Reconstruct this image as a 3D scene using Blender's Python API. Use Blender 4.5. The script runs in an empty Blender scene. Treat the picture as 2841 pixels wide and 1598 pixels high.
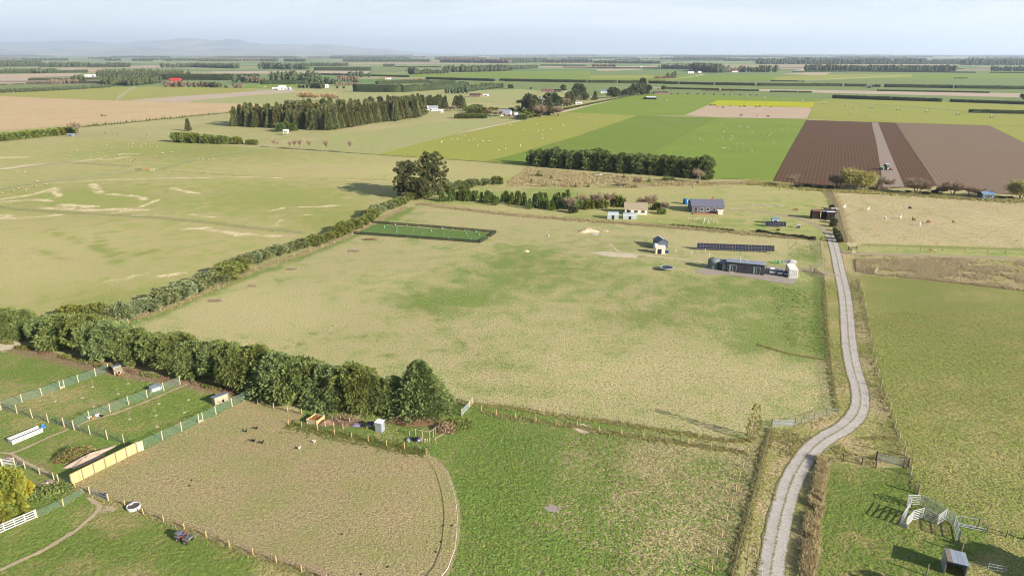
# Farmland seen from a drone 60 m up: paddocks, shelter belts, a gravel drive and a plain that runs to the horizon.
import bpy, math, random
import numpy as np
from mathutils import Vector, Matrix
from mathutils.geometry import delaunay_2d_cdt

sc = bpy.context.scene
COL = sc.collection
R = math.radians

# ------------------------------------------------------------------ camera
FPX, V0, CAM_H = 1894.0, 149.0, 60.0           # focal length and horizon row in photo pixels, flying height in metres
PITCH = math.atan((799.0 - V0) / FPX)
cam_d = bpy.data.cameras.new('camera')
cam_d.sensor_width = 36.0
cam_d.lens = 36.0 * FPX / 2841.0
cam_d.clip_start = 1.0
cam_d.clip_end = 200000.0
cam = bpy.data.objects.new('camera', cam_d)
cam.location = (0, 0, CAM_H)
cam.rotation_euler = (math.pi / 2 - PITCH, 0, 0)
COL.objects.link(cam)
sc.camera = cam

# ------------------------------------------------------------------ sky and sun
SUN_AZ, SUN_EL = R(-34.0), R(21.0)             # direction towards the sun, from +X, and its height
world = bpy.data.worlds.new('World')
sc.world = world
world.use_nodes = True
wn, wl = world.node_tree.nodes, world.node_tree.links
bg = wn['Background']
sky = wn.new('ShaderNodeTexSky')
sky.sky_type = 'NISHITA'
sky.sun_disc = False
sky.sun_elevation = SUN_EL
sky.sun_rotation = math.pi / 2 - SUN_AZ
sky.air_density = 1.0
sky.dust_density = 0.6
sky.ozone_density = 2.5
tc = wn.new('ShaderNodeTexCoord')
mp = wn.new('ShaderNodeMapping'); mp.inputs['Scale'].default_value = (1.1, 1.1, 13.0)
mp.inputs['Rotation'].default_value = (0, R(3), R(20))
cn = wn.new('ShaderNodeTexNoise'); cn.inputs['Scale'].default_value = 1.6; cn.inputs['Detail'].default_value = 9; cn.inputs['Roughness'].default_value = 0.62
cn.inputs['Distortion'].default_value = 0.7
cr = wn.new('ShaderNodeMapRange'); cr.inputs['From Min'].default_value = 0.38; cr.inputs['From Max'].default_value = 0.64
cr.inputs['To Min'].default_value = 0.35; cr.inputs['To Max'].default_value = 1.0
mx = wn.new('ShaderNodeMix'); mx.data_type = 'RGBA'
mx.inputs['B'].default_value = (7.8, 8.3, 9.1, 1)   # thin high cloud, in the sky texture's own units
wl.new(tc.outputs['Generated'], mp.inputs['Vector']); wl.new(mp.outputs['Vector'], cn.inputs['Vector'])
# a thin veil looks denser towards the horizon, where the line of sight runs through more of it
sz = wn.new('ShaderNodeSeparateXYZ'); wl.new(tc.outputs['Generated'], sz.inputs[0])
ab = wn.new('ShaderNodeMath'); ab.operation = 'ABSOLUTE'; wl.new(sz.outputs['Z'], ab.inputs[0])
ad = wn.new('ShaderNodeMath'); ad.operation = 'ADD'; ad.inputs[1].default_value = 0.16; wl.new(ab.outputs[0], ad.inputs[0])
dv = wn.new('ShaderNodeMath'); dv.operation = 'DIVIDE'; dv.inputs[0].default_value = 0.2; dv.use_clamp = True; wl.new(ad.outputs[0], dv.inputs[1])
mu = wn.new('ShaderNodeMath'); mu.operation = 'MULTIPLY'; wl.new(cr.outputs['Result'], mu.inputs[0]); wl.new(dv.outputs[0], mu.inputs[1])
wl.new(cn.outputs['Fac'], cr.inputs['Value']); wl.new(mu.outputs[0], mx.inputs['Factor'])
wl.new(sky.outputs['Color'], mx.inputs['A']); wl.new(mx.outputs['Result'], bg.inputs['Color'])
bg.inputs['Strength'].default_value = 0.05

sun_d = bpy.data.lights.new('sun', 'SUN')
sun_d.energy = 5.0
sun_d.angle = R(0.53)
sun_d.color = (1.0, 0.93, 0.83)
sun = bpy.data.objects.new('sun', sun_d)
sun.rotation_euler = Vector((math.cos(SUN_AZ) * math.cos(SUN_EL), math.sin(SUN_AZ) * math.cos(SUN_EL), math.sin(SUN_EL))).to_track_quat('Z', 'Y').to_euler()
COL.objects.link(sun)

sc.render.engine = 'CYCLES'
sc.view_settings.view_transform = 'Standard'
sc.view_settings.look = 'None'
sc.view_settings.gamma = 1.0
sc.view_settings.use_curve_mapping = False
sc.view_settings.exposure = 1.47
sc.cycles.use_denoising = True
sc.cycles.filter_width = 1.05
sc.cycles.max_bounces = 6
sc.cycles.diffuse_bounces = 2
sc.cycles.glossy_bounces = 2
sc.cycles.transmission_bounces = 2
sc.cycles.transparent_max_bounces = 10
sc.cycles.volume_bounces = 0
sc.cycles.sample_clamp_indirect = 6.0
sc.cycles.use_adaptive_sampling = True
sc.cycles.adaptive_threshold = 0.015
# ------------------------------------------------------------------ places: photo pixel -> point on the ground
CT, ST = math.cos(PITCH), math.sin(PITCH)
def G(u, v, z=0.0):
    x = (u - 1420.5) / FPX; y = -(v - 799.0) / FPX
    dz = -ST + y * CT
    t = (z - CAM_H) / dz
    return (x * t, (CT + y * ST) * t)
_CROP = {'c1': (0, 80, 3.628), 'c2': (700, 80, 3.628), 'c3': (1400, 80, 3.628), 'c4': (2100, 80, 3.476),
         'd1': (0, 380, 3.451), 'd2': (700, 380, 3.451), 'd3': (1400, 380, 3.451), 'd4': (2100, 380, 3.449),
         'e1': (0, 780, 3.451), 'e2': (700, 780, 3.451), 'e3': (1400, 780, 3.451), 'e4': (2100, 780, 3.449),
         'f1': (0, 1180, 3.466), 'f2': (700, 1180, 3.466), 'f3': (1400, 1180, 3.466), 'f4': (2100, 1180, 3.467),
         'n': (0, 0, 1.0), 'o': (0, 0, 0.90672), 'za': (0, 980, 6.586), 'zb': (0, 1200, 6.586), 'zc': (780, 1100, 4.6),
         'zd': (2450, 1330, 5.407), 'ze': (1780, 640, 5.152), 'zf': (1780, 520, 4.6), 'zq': (440, 1440, 16.1), 'zt': (220, 1320, 12.075)}
def K(c, x, y, z=0.0):
    ox, oy, s = _CROP[c]
    return G(ox + x / s, oy + y / s, z)
def KS(c, pts, z=0.0):
    return [K(c, x, y, z) for x, y in pts]
def depth_at(p):
    return p[1] * CT + CAM_H * ST                     # metres along the lens axis
def mpp(p):
    return depth_at(p) / FPX                          # metres per photo pixel there
def dist(a, b): return math.hypot(b[0] - a[0], b[1] - a[1])
def ang(a, b): return math.atan2(b[1] - a[1], b[0] - a[0])
def lerp(a, b, t): return tuple(a[i] + (b[i] - a[i]) * t for i in range(len(a)))

# ------------------------------------------------------------------ objects and their properties
def tag(o, label=None, cat=None, group=None, kind=None):
    if label: o['label'] = label
    if cat: o['category'] = cat
    if group: o['group'] = group
    if kind: o['kind'] = kind
    return o
def link(o, parent=None):
    COL.objects.link(o)
    if parent is not None: o.parent = parent
    return o
def empty(name, loc=(0, 0, 0), rz=0.0, label=None, cat=None, group=None, parent=None):
    o = bpy.data.objects.new(name, None)
    o.empty_display_size = 0.3
    o.location = (loc[0], loc[1], loc[2] if len(loc) > 2 else 0.0)
    o.rotation_euler = (0, 0, rz)
    link(o, parent)
    return tag(o, label, cat, group)
def inst(name, mesh, loc=(0, 0, 0), rz=0.0, s=1.0, parent=None):
    o = bpy.data.objects.new(name, mesh)
    o.location = (loc[0], loc[1], loc[2] if len(loc) > 2 else 0.0)
    o.rotation_euler = (0, 0, rz)
    o.scale = (s, s, s) if not isinstance(s, tuple) else s
    return link(o, parent)
def mesh_np(name, V, F, mat=None, smooth=False, colors=None, cname='tint'):
    """V (n,3); F (m,k) all faces with k corners."""
    V = np.asarray(V, np.float32); F = np.asarray(F, np.int32)
    me = bpy.data.meshes.new(name)
    me.vertices.add(len(V)); me.vertices.foreach_set('co', V.ravel())
    k = F.shape[1]
    me.loops.add(F.size); me.loops.foreach_set('vertex_index', F.ravel())
    me.polygons.add(len(F)); me.polygons.foreach_set('loop_start', np.arange(0, F.size, k, dtype=np.int32))
    me.update(calc_edges=True)
    if smooth: me.polygons.foreach_set('use_smooth', np.ones(len(F), bool))
    if colors is not None:
        a = me.attributes.new(cname, 'FLOAT_COLOR', 'POINT')
        a.data.foreach_set('color', np.asarray(colors, np.float32).ravel())
    if mat is not None:
        for m in (mat if isinstance(mat, (list, tuple)) else [mat]): me.materials.append(m)
    me.update()
    return me

class MB:
    """Collects boxes, prisms, tubes and sheets; build() links them as one mesh object."""
    def __init__(s): s.v = []; s.f = []
    def add(s, vs, fs):
        n = len(s.v); s.v += [tuple(v) for v in vs]; s.f += [tuple(i + n for i in f) for f in fs]; return s
    def box(s, c, d, rz=0.0, rx=0.0, ry=0.0):
        M = Matrix.Rotation(rz, 3, 'Z') @ Matrix.Rotation(ry, 3, 'Y') @ Matrix.Rotation(rx, 3, 'X')
        vs = []
        for z in (-.5, .5):
            for x, y in ((-.5, -.5), (.5, -.5), (.5, .5), (-.5, .5)):
                p = M @ Vector((x * d[0], y * d[1], z * d[2])); vs.append((p.x + c[0], p.y + c[1], p.z + c[2]))
        return s.add(vs, [(3, 2, 1, 0), (4, 5, 6, 7), (0, 1, 5, 4), (1, 2, 6, 5), (2, 3, 7, 6), (3, 0, 4, 7)])
    def bar(s, a, b, w, h=None):
        """A square bar from a to b."""
        h = h or w; a = Vector(a); b = Vector(b); d = b - a; L = d.length
        if L < 1e-6: return s
        d /= L
        up = Vector((0, 0, 1)) if abs(d.z) < .95 else Vector((0, 1, 0))
        x = d.cross(up).normalized(); y = x.cross(d).normalized()
        vs = [a + x * (i * w / 2) + y * (j * h / 2) for i, j in ((-1, -1), (1, -1), (1, 1), (-1, 1))]
        vs += [p + d * L for p in vs]
        return s.add(vs, [(0, 1, 2, 3), (7, 6, 5, 4), (4, 5, 1, 0), (5, 6, 2, 1), (6, 7, 3, 2), (7, 4, 0, 3)])
    def tube(s, pts, rad, n=6, cap=True):
        pts = [Vector(p) for p in pts]; m = len(pts)
        rads = rad if isinstance(rad, (list, tuple)) else [rad] * m
        vs = []
        px = None
        for i, p in enumerate(pts):
            d = (pts[min(i + 1, m - 1)] - pts[max(i - 1, 0)]).normalized()
            if px is None:
                px = d.orthogonal().normalized()
            x = (px - d * px.dot(d)).normalized(); px = x; y = d.cross(x)
            for k in range(n):
                a = 2 * math.pi * k / n
                vs.append(p + (x * math.cos(a) + y * math.sin(a)) * rads[i])
        fs = [(i * n + k, i * n + (k + 1) % n, (i + 1) * n + (k + 1) % n, (i + 1) * n + k) for i in range(m - 1) for k in range(n)]
        if cap: fs += [tuple(range(n - 1, -1, -1)), tuple((m - 1) * n + k for k in range(n))]
        return s.add(vs, fs)
    def cyl(s, c, r, h, n=12, r2=None):
        return s.tube([(c[0], c[1], c[2]), (c[0], c[1], c[2] + h)], [r, r if r2 is None else r2], n)
    def lathe(s, c, prof, n=20, closed=False):
        vs = [(c[0] + r * math.cos(2 * math.pi * k / n), c[1] + r * math.sin(2 * math.pi * k / n), c[2] + z) for r, z in prof for k in range(n)]
        m = len(prof)
        fs = [(i * n + k, i * n + (k + 1) % n, (i + 1) * n + (k + 1) % n, (i + 1) * n + k) for i in range(m - 1) for k in range(n)]
        if closed: fs += [tuple(range(n - 1, -1, -1)), tuple((m - 1) * n + k for k in range(n))]
        return s.add(vs, fs)
    def prism(s, poly, z0, z1):
        """poly: (x,y) counter-clockwise outline."""
        n = len(poly)
        vs = [(x, y, z0) for x, y in poly] + [(x, y, z1) for x, y in poly]
        fs = [tuple(range(n - 1, -1, -1)), tuple(range(n, 2 * n))] + [(i, (i + 1) % n, n + (i + 1) % n, n + i) for i in range(n)]
        return s.add(vs, fs)
    def extr(s, prof, x0, x1):
        """prof: (y,z) outline swept along x."""
        n = len(prof)
        vs = [(x0, y, z) for y, z in prof] + [(x1, y, z) for y, z in prof]
        fs = [tuple(range(n - 1, -1, -1)), tuple(range(n, 2 * n))] + [(i, (i + 1) % n, n + (i + 1) % n, n + i) for i in range(n)]
        return s.add(vs, fs)
    def quad(s, a, b, c, d): return s.add([a, b, c, d], [(0, 1, 2, 3)])
    def mesh(s, name, mat=None, smooth=False):
        me = bpy.data.meshes.new(name); me.from_pydata(s.v, [], s.f); me.update()
        if mat: me.materials.append(mat)
        if smooth: me.polygons.foreach_set('use_smooth', np.ones(len(me.polygons), bool))
        return me
    def build(s, name, mat, parent=None, loc=(0, 0, 0), rz=0.0, smooth=False):
        return inst(name, s.mesh(name, mat, smooth), loc, rz, 1.0, parent)

# ------------------------------------------------------------------ materials
KALB = 0.60                                           # sunlit picture tone -> surface albedo
def lin(c): c /= 255.0; return c / 12.92 if c <= .04045 else ((c + .055) / 1.055) ** 2.4
def col(r, g, b, k=KALB): return (lin(r) * k, lin(g) * k, lin(b) * k, 1.0)
class NT:
    def __init__(s, name):
        s.m = bpy.data.materials.new(name); s.m.use_nodes = True
        s.t = s.m.node_tree; s.n = s.t.nodes; s.b = s.n['Principled BSDF']
        s.b.inputs['Specular IOR Level'].default_value = 0.15
        s.b.inputs['Roughness'].default_value = 0.9
    def node(s, typ, ins=None, **props):
        nd = s.n.new('ShaderNode' + typ)
        for k, v in props.items(): setattr(nd, k, v)
        for k, v in (ins or {}).items(): s.put(nd.inputs[k], v)
        return nd
    def put(s, sock, v):
        if hasattr(v, 'is_output'): s.t.links.new(v, sock)
        else: sock.default_value = v
    def pos(s):
        if not hasattr(s, '_pos'): s._pos = s.node('NewGeometry').outputs['Position']
        return s._pos
    def noise(s, scale, detail=3, rough=.55, vec=None, dist=0.0):
        return s.node('TexNoise', {'Vector': vec or s.pos(), 'Scale': scale, 'Detail': detail, 'Roughness': rough, 'Distortion': dist}).outputs['Fac']
    def math(s, op, a, b=0.0, c=None):
        nd = s.node('Math', operation=op); s.put(nd.inputs[0], a); s.put(nd.inputs[1], b)
        if c is not None: s.put(nd.inputs[2], c)
        return nd.outputs[0]
    def rng(s, v, a, b, c=0.0, d=1.0, smooth=False):
        nd = s.node('MapRange', {'Value': v, 'From Min': a, 'From Max': b, 'To Min': c, 'To Max': d})
        if smooth: nd.interpolation_type = 'SMOOTHSTEP'
        return nd.outputs['Result']
    def mix(s, f, a, b, mode='MIX'):
        nd = s.node('Mix', data_type='RGBA', blend_type=mode)
        s.put(nd.inputs['Factor'], f); s.put(nd.inputs['A'], a); s.put(nd.inputs['B'], b)
        return nd.outputs['Result']
    def attr(s, name): return s.node('Attribute', attribute_name=name)
    def color(s, c): s.put(s.b.inputs['Base Color'], c)
    def bump(s, h, strength=.5, distance=.1):
        s.put(s.b.inputs['Normal'], s.node('Bump', {'Height': h, 'Strength': strength, 'Distance': distance}).outputs['Normal'])
MATS = {}
def paint(name, c, rough=.6, metal=0.0, var=.12, scale=3.0, spec=.3, c2=None):
    """A plain painted, wooden or metal surface with a little uneven tone and wear."""
    if name in MATS: return MATS[name]
    t = NT(name)
    oc = t.node('TexCoord').outputs['Object']
    n1 = t.noise(scale, 4, .6, oc); n2 = t.noise(scale * 7, 2, .5, oc)
    f = t.math('ADD', t.math('MULTIPLY', n1, .65), t.math('MULTIPLY', n2, .35))
    d = c2 or tuple(x * (1 - 2.2 * var) for x in c[:3]) + (1,)
    e = tuple(min(1, x * (1 + var)) for x in c[:3]) + (1,)
    t.color(t.mix(t.rng(f, .3, .7), d, e))
    t.b.inputs['Roughness'].default_value = rough; t.b.inputs['Metallic'].default_value = metal
    t.b.inputs['Specular IOR Level'].default_value = spec
    MATS[name] = t.m
    return t.m
def glassm(name, c, rough=.08):
    if name in MATS: return MATS[name]
    t = NT(name); t.color(c); t.b.inputs['Roughness'].default_value = rough; t.b.inputs['Specular IOR Level'].default_value = .6
    MATS[name] = t.m; return t.m
def netm(name, c, alpha):
    t = NT(name); t.color(c)
    oc = t.node('TexCoord').outputs['Object']
    t.put(t.b.inputs['Alpha'], t.rng(t.noise(1.7, 3, .6, oc), .3, .7, alpha * .75, min(1, alpha * 1.25)))
    MATS[name] = t.m; return t.m
def foliage(name, dark, light, tip=None, vary=.25, trans=.12):
    """Leaves: tone from each leaf's own tint and from each tree's random number."""
    t = NT(name)
    a = t.attr('tint')
    sep = t.node('SeparateColor', {'Color': a.outputs['Color']})
    c = t.mix(sep.outputs['Red'], dark, light)
    if tip: c = t.mix(sep.outputs['Green'], c, tip)
    oi = t.node('ObjectInfo').outputs['Random']
    hs = t.node('HueSaturation', {'Color': c, 'Hue': t.rng(oi, 0, 1, .5 - .035 * vary / .25, .5 + .025 * vary / .25), 'Value': t.rng(oi, 0, 1, 1 - vary, 1 + vary), 'Saturation': t.rng(oi, 0, 1, 1.08, .92)})
    t.color(hs.outputs['Color'])
    t.b.inputs['Roughness'].default_value = .75
    t.b.inputs['Specular IOR Level'].default_value = .12
    if trans:
        out = t.n['Material Output']
        tr = t.node('BsdfTranslucent', {'Color': hs.outputs['Color']})
        ms = t.node('MixShader', {0: trans}); t.t.links.new(t.b.outputs[0], ms.inputs[1]); t.t.links.new(tr.outputs[0], ms.inputs[2])
        t.t.links.new(ms.outputs[0], out.inputs['Surface'])
    MATS[name] = t.m
    return t.m
# ------------------------------------------------------------------ ground materials
def grassm(name, dry, green, pale=None, mud=None, g0=.5, a=(.5, .7, .7), sharp=.22, bump=.35, rows=None, fine=1.0, val=.3):
    t = NT(name)
    p = t.pos()
    sep = t.node('SeparateColor', {'Color': t.attr('paint').outputs['Color']})
    n1 = t.noise(.022, 1, .5); n2 = t.noise(.16, 3, .6, dist=.4); n3 = t.noise(1.15 * fine, 2, .65); n4 = t.noise(3.2 * fine, 1, .6)
    f = t.math('ADD', sep.outputs['Red'], g0)
    for n, k in ((n1, a[0]), (n2, a[1]), (n3, a[2])):
        f = t.math('ADD', f, t.math('MULTIPLY', t.math('SUBTRACT', n, .5), k))
    hue = t.rng(n2, .3, .7, -1, 1)
    c = t.mix(t.rng(f, .5 - sharp, .5 + sharp, smooth=True), dry, green)
    if pale:
        g = t.math('ADD', sep.outputs['Green'], t.math('ADD', t.math('MULTIPLY', t.math('SUBTRACT', n2, .5), .7), t.math('MULTIPLY', t.math('SUBTRACT', n3, .5), .8)))
        c = t.mix(t.rng(g, .3, .62, smooth=True), c, pale)
    if mud:
        g = t.math('ADD', sep.outputs['Blue'], t.math('MULTIPLY', t.math('SUBTRACT', n3, .5), .9))
        c = t.mix(t.rng(g, .3, .6, smooth=True), c, mud)
    if rows:
        an, per, amt, rc = rows
        sx = t.node('SeparateXYZ', {'Vector': p})
        d = t.math('ADD', t.math('MULTIPLY', sx.outputs['X'], math.cos(an)), t.math('MULTIPLY', sx.outputs['Y'], math.sin(an)))
        d = t.math('ADD', d, t.math('MULTIPLY', n1, per * .25))
        s = t.math('SINE', t.math('MULTIPLY', d, 2 * math.pi / per))
        s = t.math('ADD', s, t.math('MULTIPLY', t.math('SUBTRACT', n3, .5), 1.6))
        c = t.mix(t.rng(s, -.9, 1.0, 0, amt), c, rc)
    v = t.math('MULTIPLY', t.rng(t.math('ADD', t.math('MULTIPLY', n1, .6), t.math('MULTIPLY', n2, .4)), .35, .65, .92, 1.08), t.math('MULTIPLY', t.rng(n4, .28, .72, 1 - val, 1 + val), t.rng(n3, .3, .7, 1 - val * .6, 1 + val * .6)))  # speckle: uneven grass tone, with small clump shadows put into the colour
    hs = t.node('HueSaturation', {'Color': c, 'Value': v, 'Hue': t.rng(n2, .25, .75, .488, .512)})
    t.color(hs.outputs['Color'])
    if bump:
        t.bump(t.math('ADD', t.math('MULTIPLY', n3, .7), t.math('MULTIPLY', n4, .3)), bump, .45)
    MATS[name] = t.m
    return t.m

C = col
M_main = grassm('pasture_dry', C(196, 184, 132), C(130, 145, 72), C(222, 202, 160), C(120, 98, 72), g0=.35, a=(.35, 1.1, 1.8), sharp=.26, bump=.55, val=.52, fine=1.15)
M_left = grassm('pasture_left', C(196, 184, 126), C(158, 162, 86), C(236, 213, 172), C(150, 120, 84), g0=.44, a=(.5, .9, 1.3), bump=.5, val=.36)
M_horse = grassm('paddock_worn', C(179, 162, 117), C(160, 152, 100), C(172, 146, 122), C(128, 104, 84), g0=.46, a=(.6, 1.5, 1.7), bump=.5, fine=1.5, val=.46)
M_centre = grassm('pasture_green', C(190, 176, 126), C(118, 138, 62), C(205, 180, 150), C(110, 88, 60), g0=.69, a=(.3, .8, 1.8), bump=.7, val=.5, fine=1.15)
M_lawn = grassm('lawn_green', C(174, 164, 106), C(124, 142, 64), C(200, 178, 145), C(152, 130, 100), g0=.66, a=(.35, 1.0, 1.0), bump=.7)
M_right = grassm('pasture_olive', C(182, 170, 112), C(138, 144, 72), C(196, 178, 136), g0=.6, a=(.3, .7, 1.8), bump=.7, val=.48, fine=1.1)
M_yard = grassm('pasture_yard', C(174, 162, 106), C(118, 136, 60), C(190, 168, 132), C(150, 124, 96), g0=.66, a=(.4, .9, 1.1), bump=.7)
M_rank = grassm('rank_grass', C(196, 176, 130), C(146, 146, 78), C(210, 190, 152), C(130, 108, 80), g0=.46, a=(.3, .9, 1.3), bump=.6, val=.34)
M_alpaca = grassm('pasture_pale', C(212, 193, 148), C(146, 150, 82), C(224, 206, 166), C(146, 120, 84), g0=.32, a=(.2, .7, 1.7), bump=.5, val=.48, fine=1.1)
M_house = grassm('pasture_house', C(192, 182, 122), C(140, 156, 76), C(216, 198, 160), C(150, 118, 88), g0=.4, a=(.4, 1.0, 1.2), bump=.4, val=.36)
M_yel = grassm('pasture_yellow_green', C(178, 174, 90), C(160, 163, 68), g0=.6, bump=.12, fine=.5, val=.1)
M_dgr = grassm('pasture_mid_green', C(160, 160, 86), C(124, 144, 52), g0=.72, a=(.8, .6, .3), bump=.12, fine=.5, val=.1)
M_bri = grassm('pasture_bright_green', C(148, 162, 74), C(132, 153, 56), g0=.8, bump=.1, fine=.5, val=.08)
M_gr3 = grassm('pasture_far_green', C(160, 164, 80), C(134, 154, 54), g0=.75, a=(.7, .5, .3), bump=.1, fine=.4, val=.08)
M_far = grassm('pasture_far_pale_green', C(152, 156, 104), C(130, 146, 82), g0=.7, bump=.05, fine=.3, val=.08)
M_rape = grassm('brassica_crop', C(214, 206, 0), C(176, 184, 0), g0=.5, a=(.2, .6, 1.0), bump=.8, fine=.6, rows=(R(100), 6, .25, C(120, 136, 0)))
M_tan = grassm('bare_tan', C(205, 178, 152), C(196, 176, 140), g0=.4, bump=.1, fine=.4, val=.08)
M_pink = grassm('bare_pink', C(204, 180, 158), C(188, 176, 140), g0=.4, bump=.1, fine=.4, val=.08)
M_lgr = grassm('stubble_green', C(200, 186, 136), C(166, 170, 104), g0=.6, bump=.1, fine=.4, val=.1)
M_oli = grassm('crop_olive', C(178, 172, 92), C(168, 166, 84), g0=.6, bump=.1, fine=.4, val=.08)

def soil(name, c1, c2, an, per, amt, rc, bump=.5):
    return grassm(name, c1, c2, g0=.5, a=(.6, .5, .5), bump=bump, rows=(an, per, amt, rc), fine=.6, val=.16)
_a = ang(K('d4', 370, 10), K('d4', 150, 420)) + math.pi / 2
_b = ang(K('d4', 1400, 0), K('d4', 1715, 470)) + math.pi / 2
_c = ang(K('c1', 600, 740), K('c1', 1000, 930)) + math.pi / 2
M_soil1 = soil('ploughed_dark', C(104, 74, 50), C(88, 62, 42), _a, 1.9, .45, C(130, 100, 72))
M_soil2 = soil('ploughed_light', C(142, 118, 94), C(128, 104, 82), _b, 2.2, .3, C(160, 142, 122))
M_strip = soil('harrowed_strip', C(166, 148, 132), C(154, 136, 122), _a, 1.2, .2, C(180, 162, 146), .3)
M_left_soil = soil('ploughed_tan', C(216, 184, 142), C(206, 178, 136), _c, 14, .34, C(200, 182, 120), .2)

# the plain: near land like dry pasture, far land a patchwork of fields
def plainm():
    t = NT('plain'); p = t.pos()
    rot = t.node('Mapping', {'Vector': p, 'Rotation': (0, 0, R(12)), 'Scale': (1 / 520., 1 / 300., 1)}).outputs[0]
    vo = t.node('TexVoronoi', {'Vector': rot, 'Scale': 1.0, 'Randomness': .55}, distance='CHEBYCHEV').outputs['Color']
    sp = t.node('SeparateColor', {'Color': vo})
    ramp = t.node('ValToRGB', {'Fac': sp.outputs['Red']}); cr = ramp.color_ramp; cr.interpolation = 'CONSTANT'
    stops = [(0, C(126, 150, 88)), (.16, C(150, 160, 100)), (.32, C(190, 170, 136)), (.42, C(112, 140, 80)), (.60, C(168, 164, 112)), (.74, C(196, 172, 146)), (.84, C(118, 142, 84)), (.93, C(150, 128, 112))]
    for i, (x, c) in enumerate(stops):
        e = cr.elements[i] if i < 2 else cr.elements.new(x)
        e.position = x; e.color = c
    n2 = t.noise(.12, 4, .6); n3 = t.noise(1.0, 3, .6); n1 = t.noise(.012, 3, .5)
    near = t.mix(t.rng(t.math('ADD', t.math('MULTIPLY', n1, .7), t.math('MULTIPLY', n2, .5)), .45, .75), C(196, 184, 130), C(164, 166, 100))
    near = t.mix(.25, near, t.mix(t.rng(n3, .3, .7), C(150, 140, 90), C(214, 198, 150)))
    ln = t.node('VectorMath', {0: p}, operation='LENGTH').outputs['Value']
    t.color(t.mix(t.rng(ln, 1250, 1600), near, ramp.outputs['Color']))
    t.bump(n3, .25, .3)
    return t.m
_r = np.concatenate([[0], np.geomspace(30, 49500, 44)]); _n = 72
_V = [(0, 0, 0)] + [(r * math.cos(2 * math.pi * k / _n), r * math.sin(2 * math.pi * k / _n), 0) for r in _r[1:] for k in range(_n)]
_F = [(0, 1 + k, 1 + (k + 1) % _n) for k in range(_n)] + [(1 + i * _n + k, 1 + (i + 1) * _n + k, 1 + (i + 1) * _n + (k + 1) % _n, 1 + i * _n + (k + 1) % _n) for i in range(len(_r) - 2) for k in range(_n)]
_me = bpy.data.meshes.new('ground'); _me.from_pydata(_V, [], _F); _me.materials.append(plainm())
tag(inst('ground', _me), kind='structure')

# ------------------------------------------------------------------ field sheets
def project(P):
    P = np.asarray(P, float); dy = P[:, 1]; dz = -CAM_H
    dep = dy * CT - dz * ST; up = dy * ST + dz * CT
    return 1420.5 + FPX * P[:, 0] / dep, 799 - FPX * up / dep
def _hash(i, j, s):
    h = (i * 374761393 + j * 668265263 + s * 1274126177) & 0xffffffff
    h = ((h ^ (h >> 13)) * 1103515245) & 0xffffffff
    return ((h ^ (h >> 16)) & 0xffff) / 65535.0
def vnoise(x, y, s=0):
    i = np.floor(x).astype(np.int64); j = np.floor(y).astype(np.int64); fx = x - i; fy = y - j
    fx = fx * fx * (3 - 2 * fx); fy = fy * fy * (3 - 2 * fy)
    return (_hash(i, j, s) * (1 - fx) + _hash(i + 1, j, s) * fx) * (1 - fy) + (_hash(i, j + 1, s) * (1 - fx) + _hash(i + 1, j + 1, s) * fx) * fy
def inside(P, poly):
    x, y = P[:, 0], P[:, 1]; r = np.zeros(len(P), bool); n = len(poly); j = n - 1
    for i in range(n):
        xi, yi = poly[i]; xj, yj = poly[j]
        c = ((yi > y) != (yj > y)) & (x < (xj - xi) * (y - yi) / (yj - yi + 1e-12) + xi)
        r ^= c; j = i
    return r
def segdist(P, path):
    d = np.full(len(P), 1e9)
    for (ax, ay), (bx, by) in zip(path[:-1], path[1:]):
        vx, vy = bx - ax, by - ay; L = vx * vx + vy * vy + 1e-9
        t = np.clip(((P[:, 0] - ax) * vx + (P[:, 1] - ay) * vy) / L, 0, 1)
        d = np.minimum(d, np.hypot(P[:, 0] - ax - t * vx, P[:, 1] - ay - t * vy))
    return d
_z = [0.004]
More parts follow.
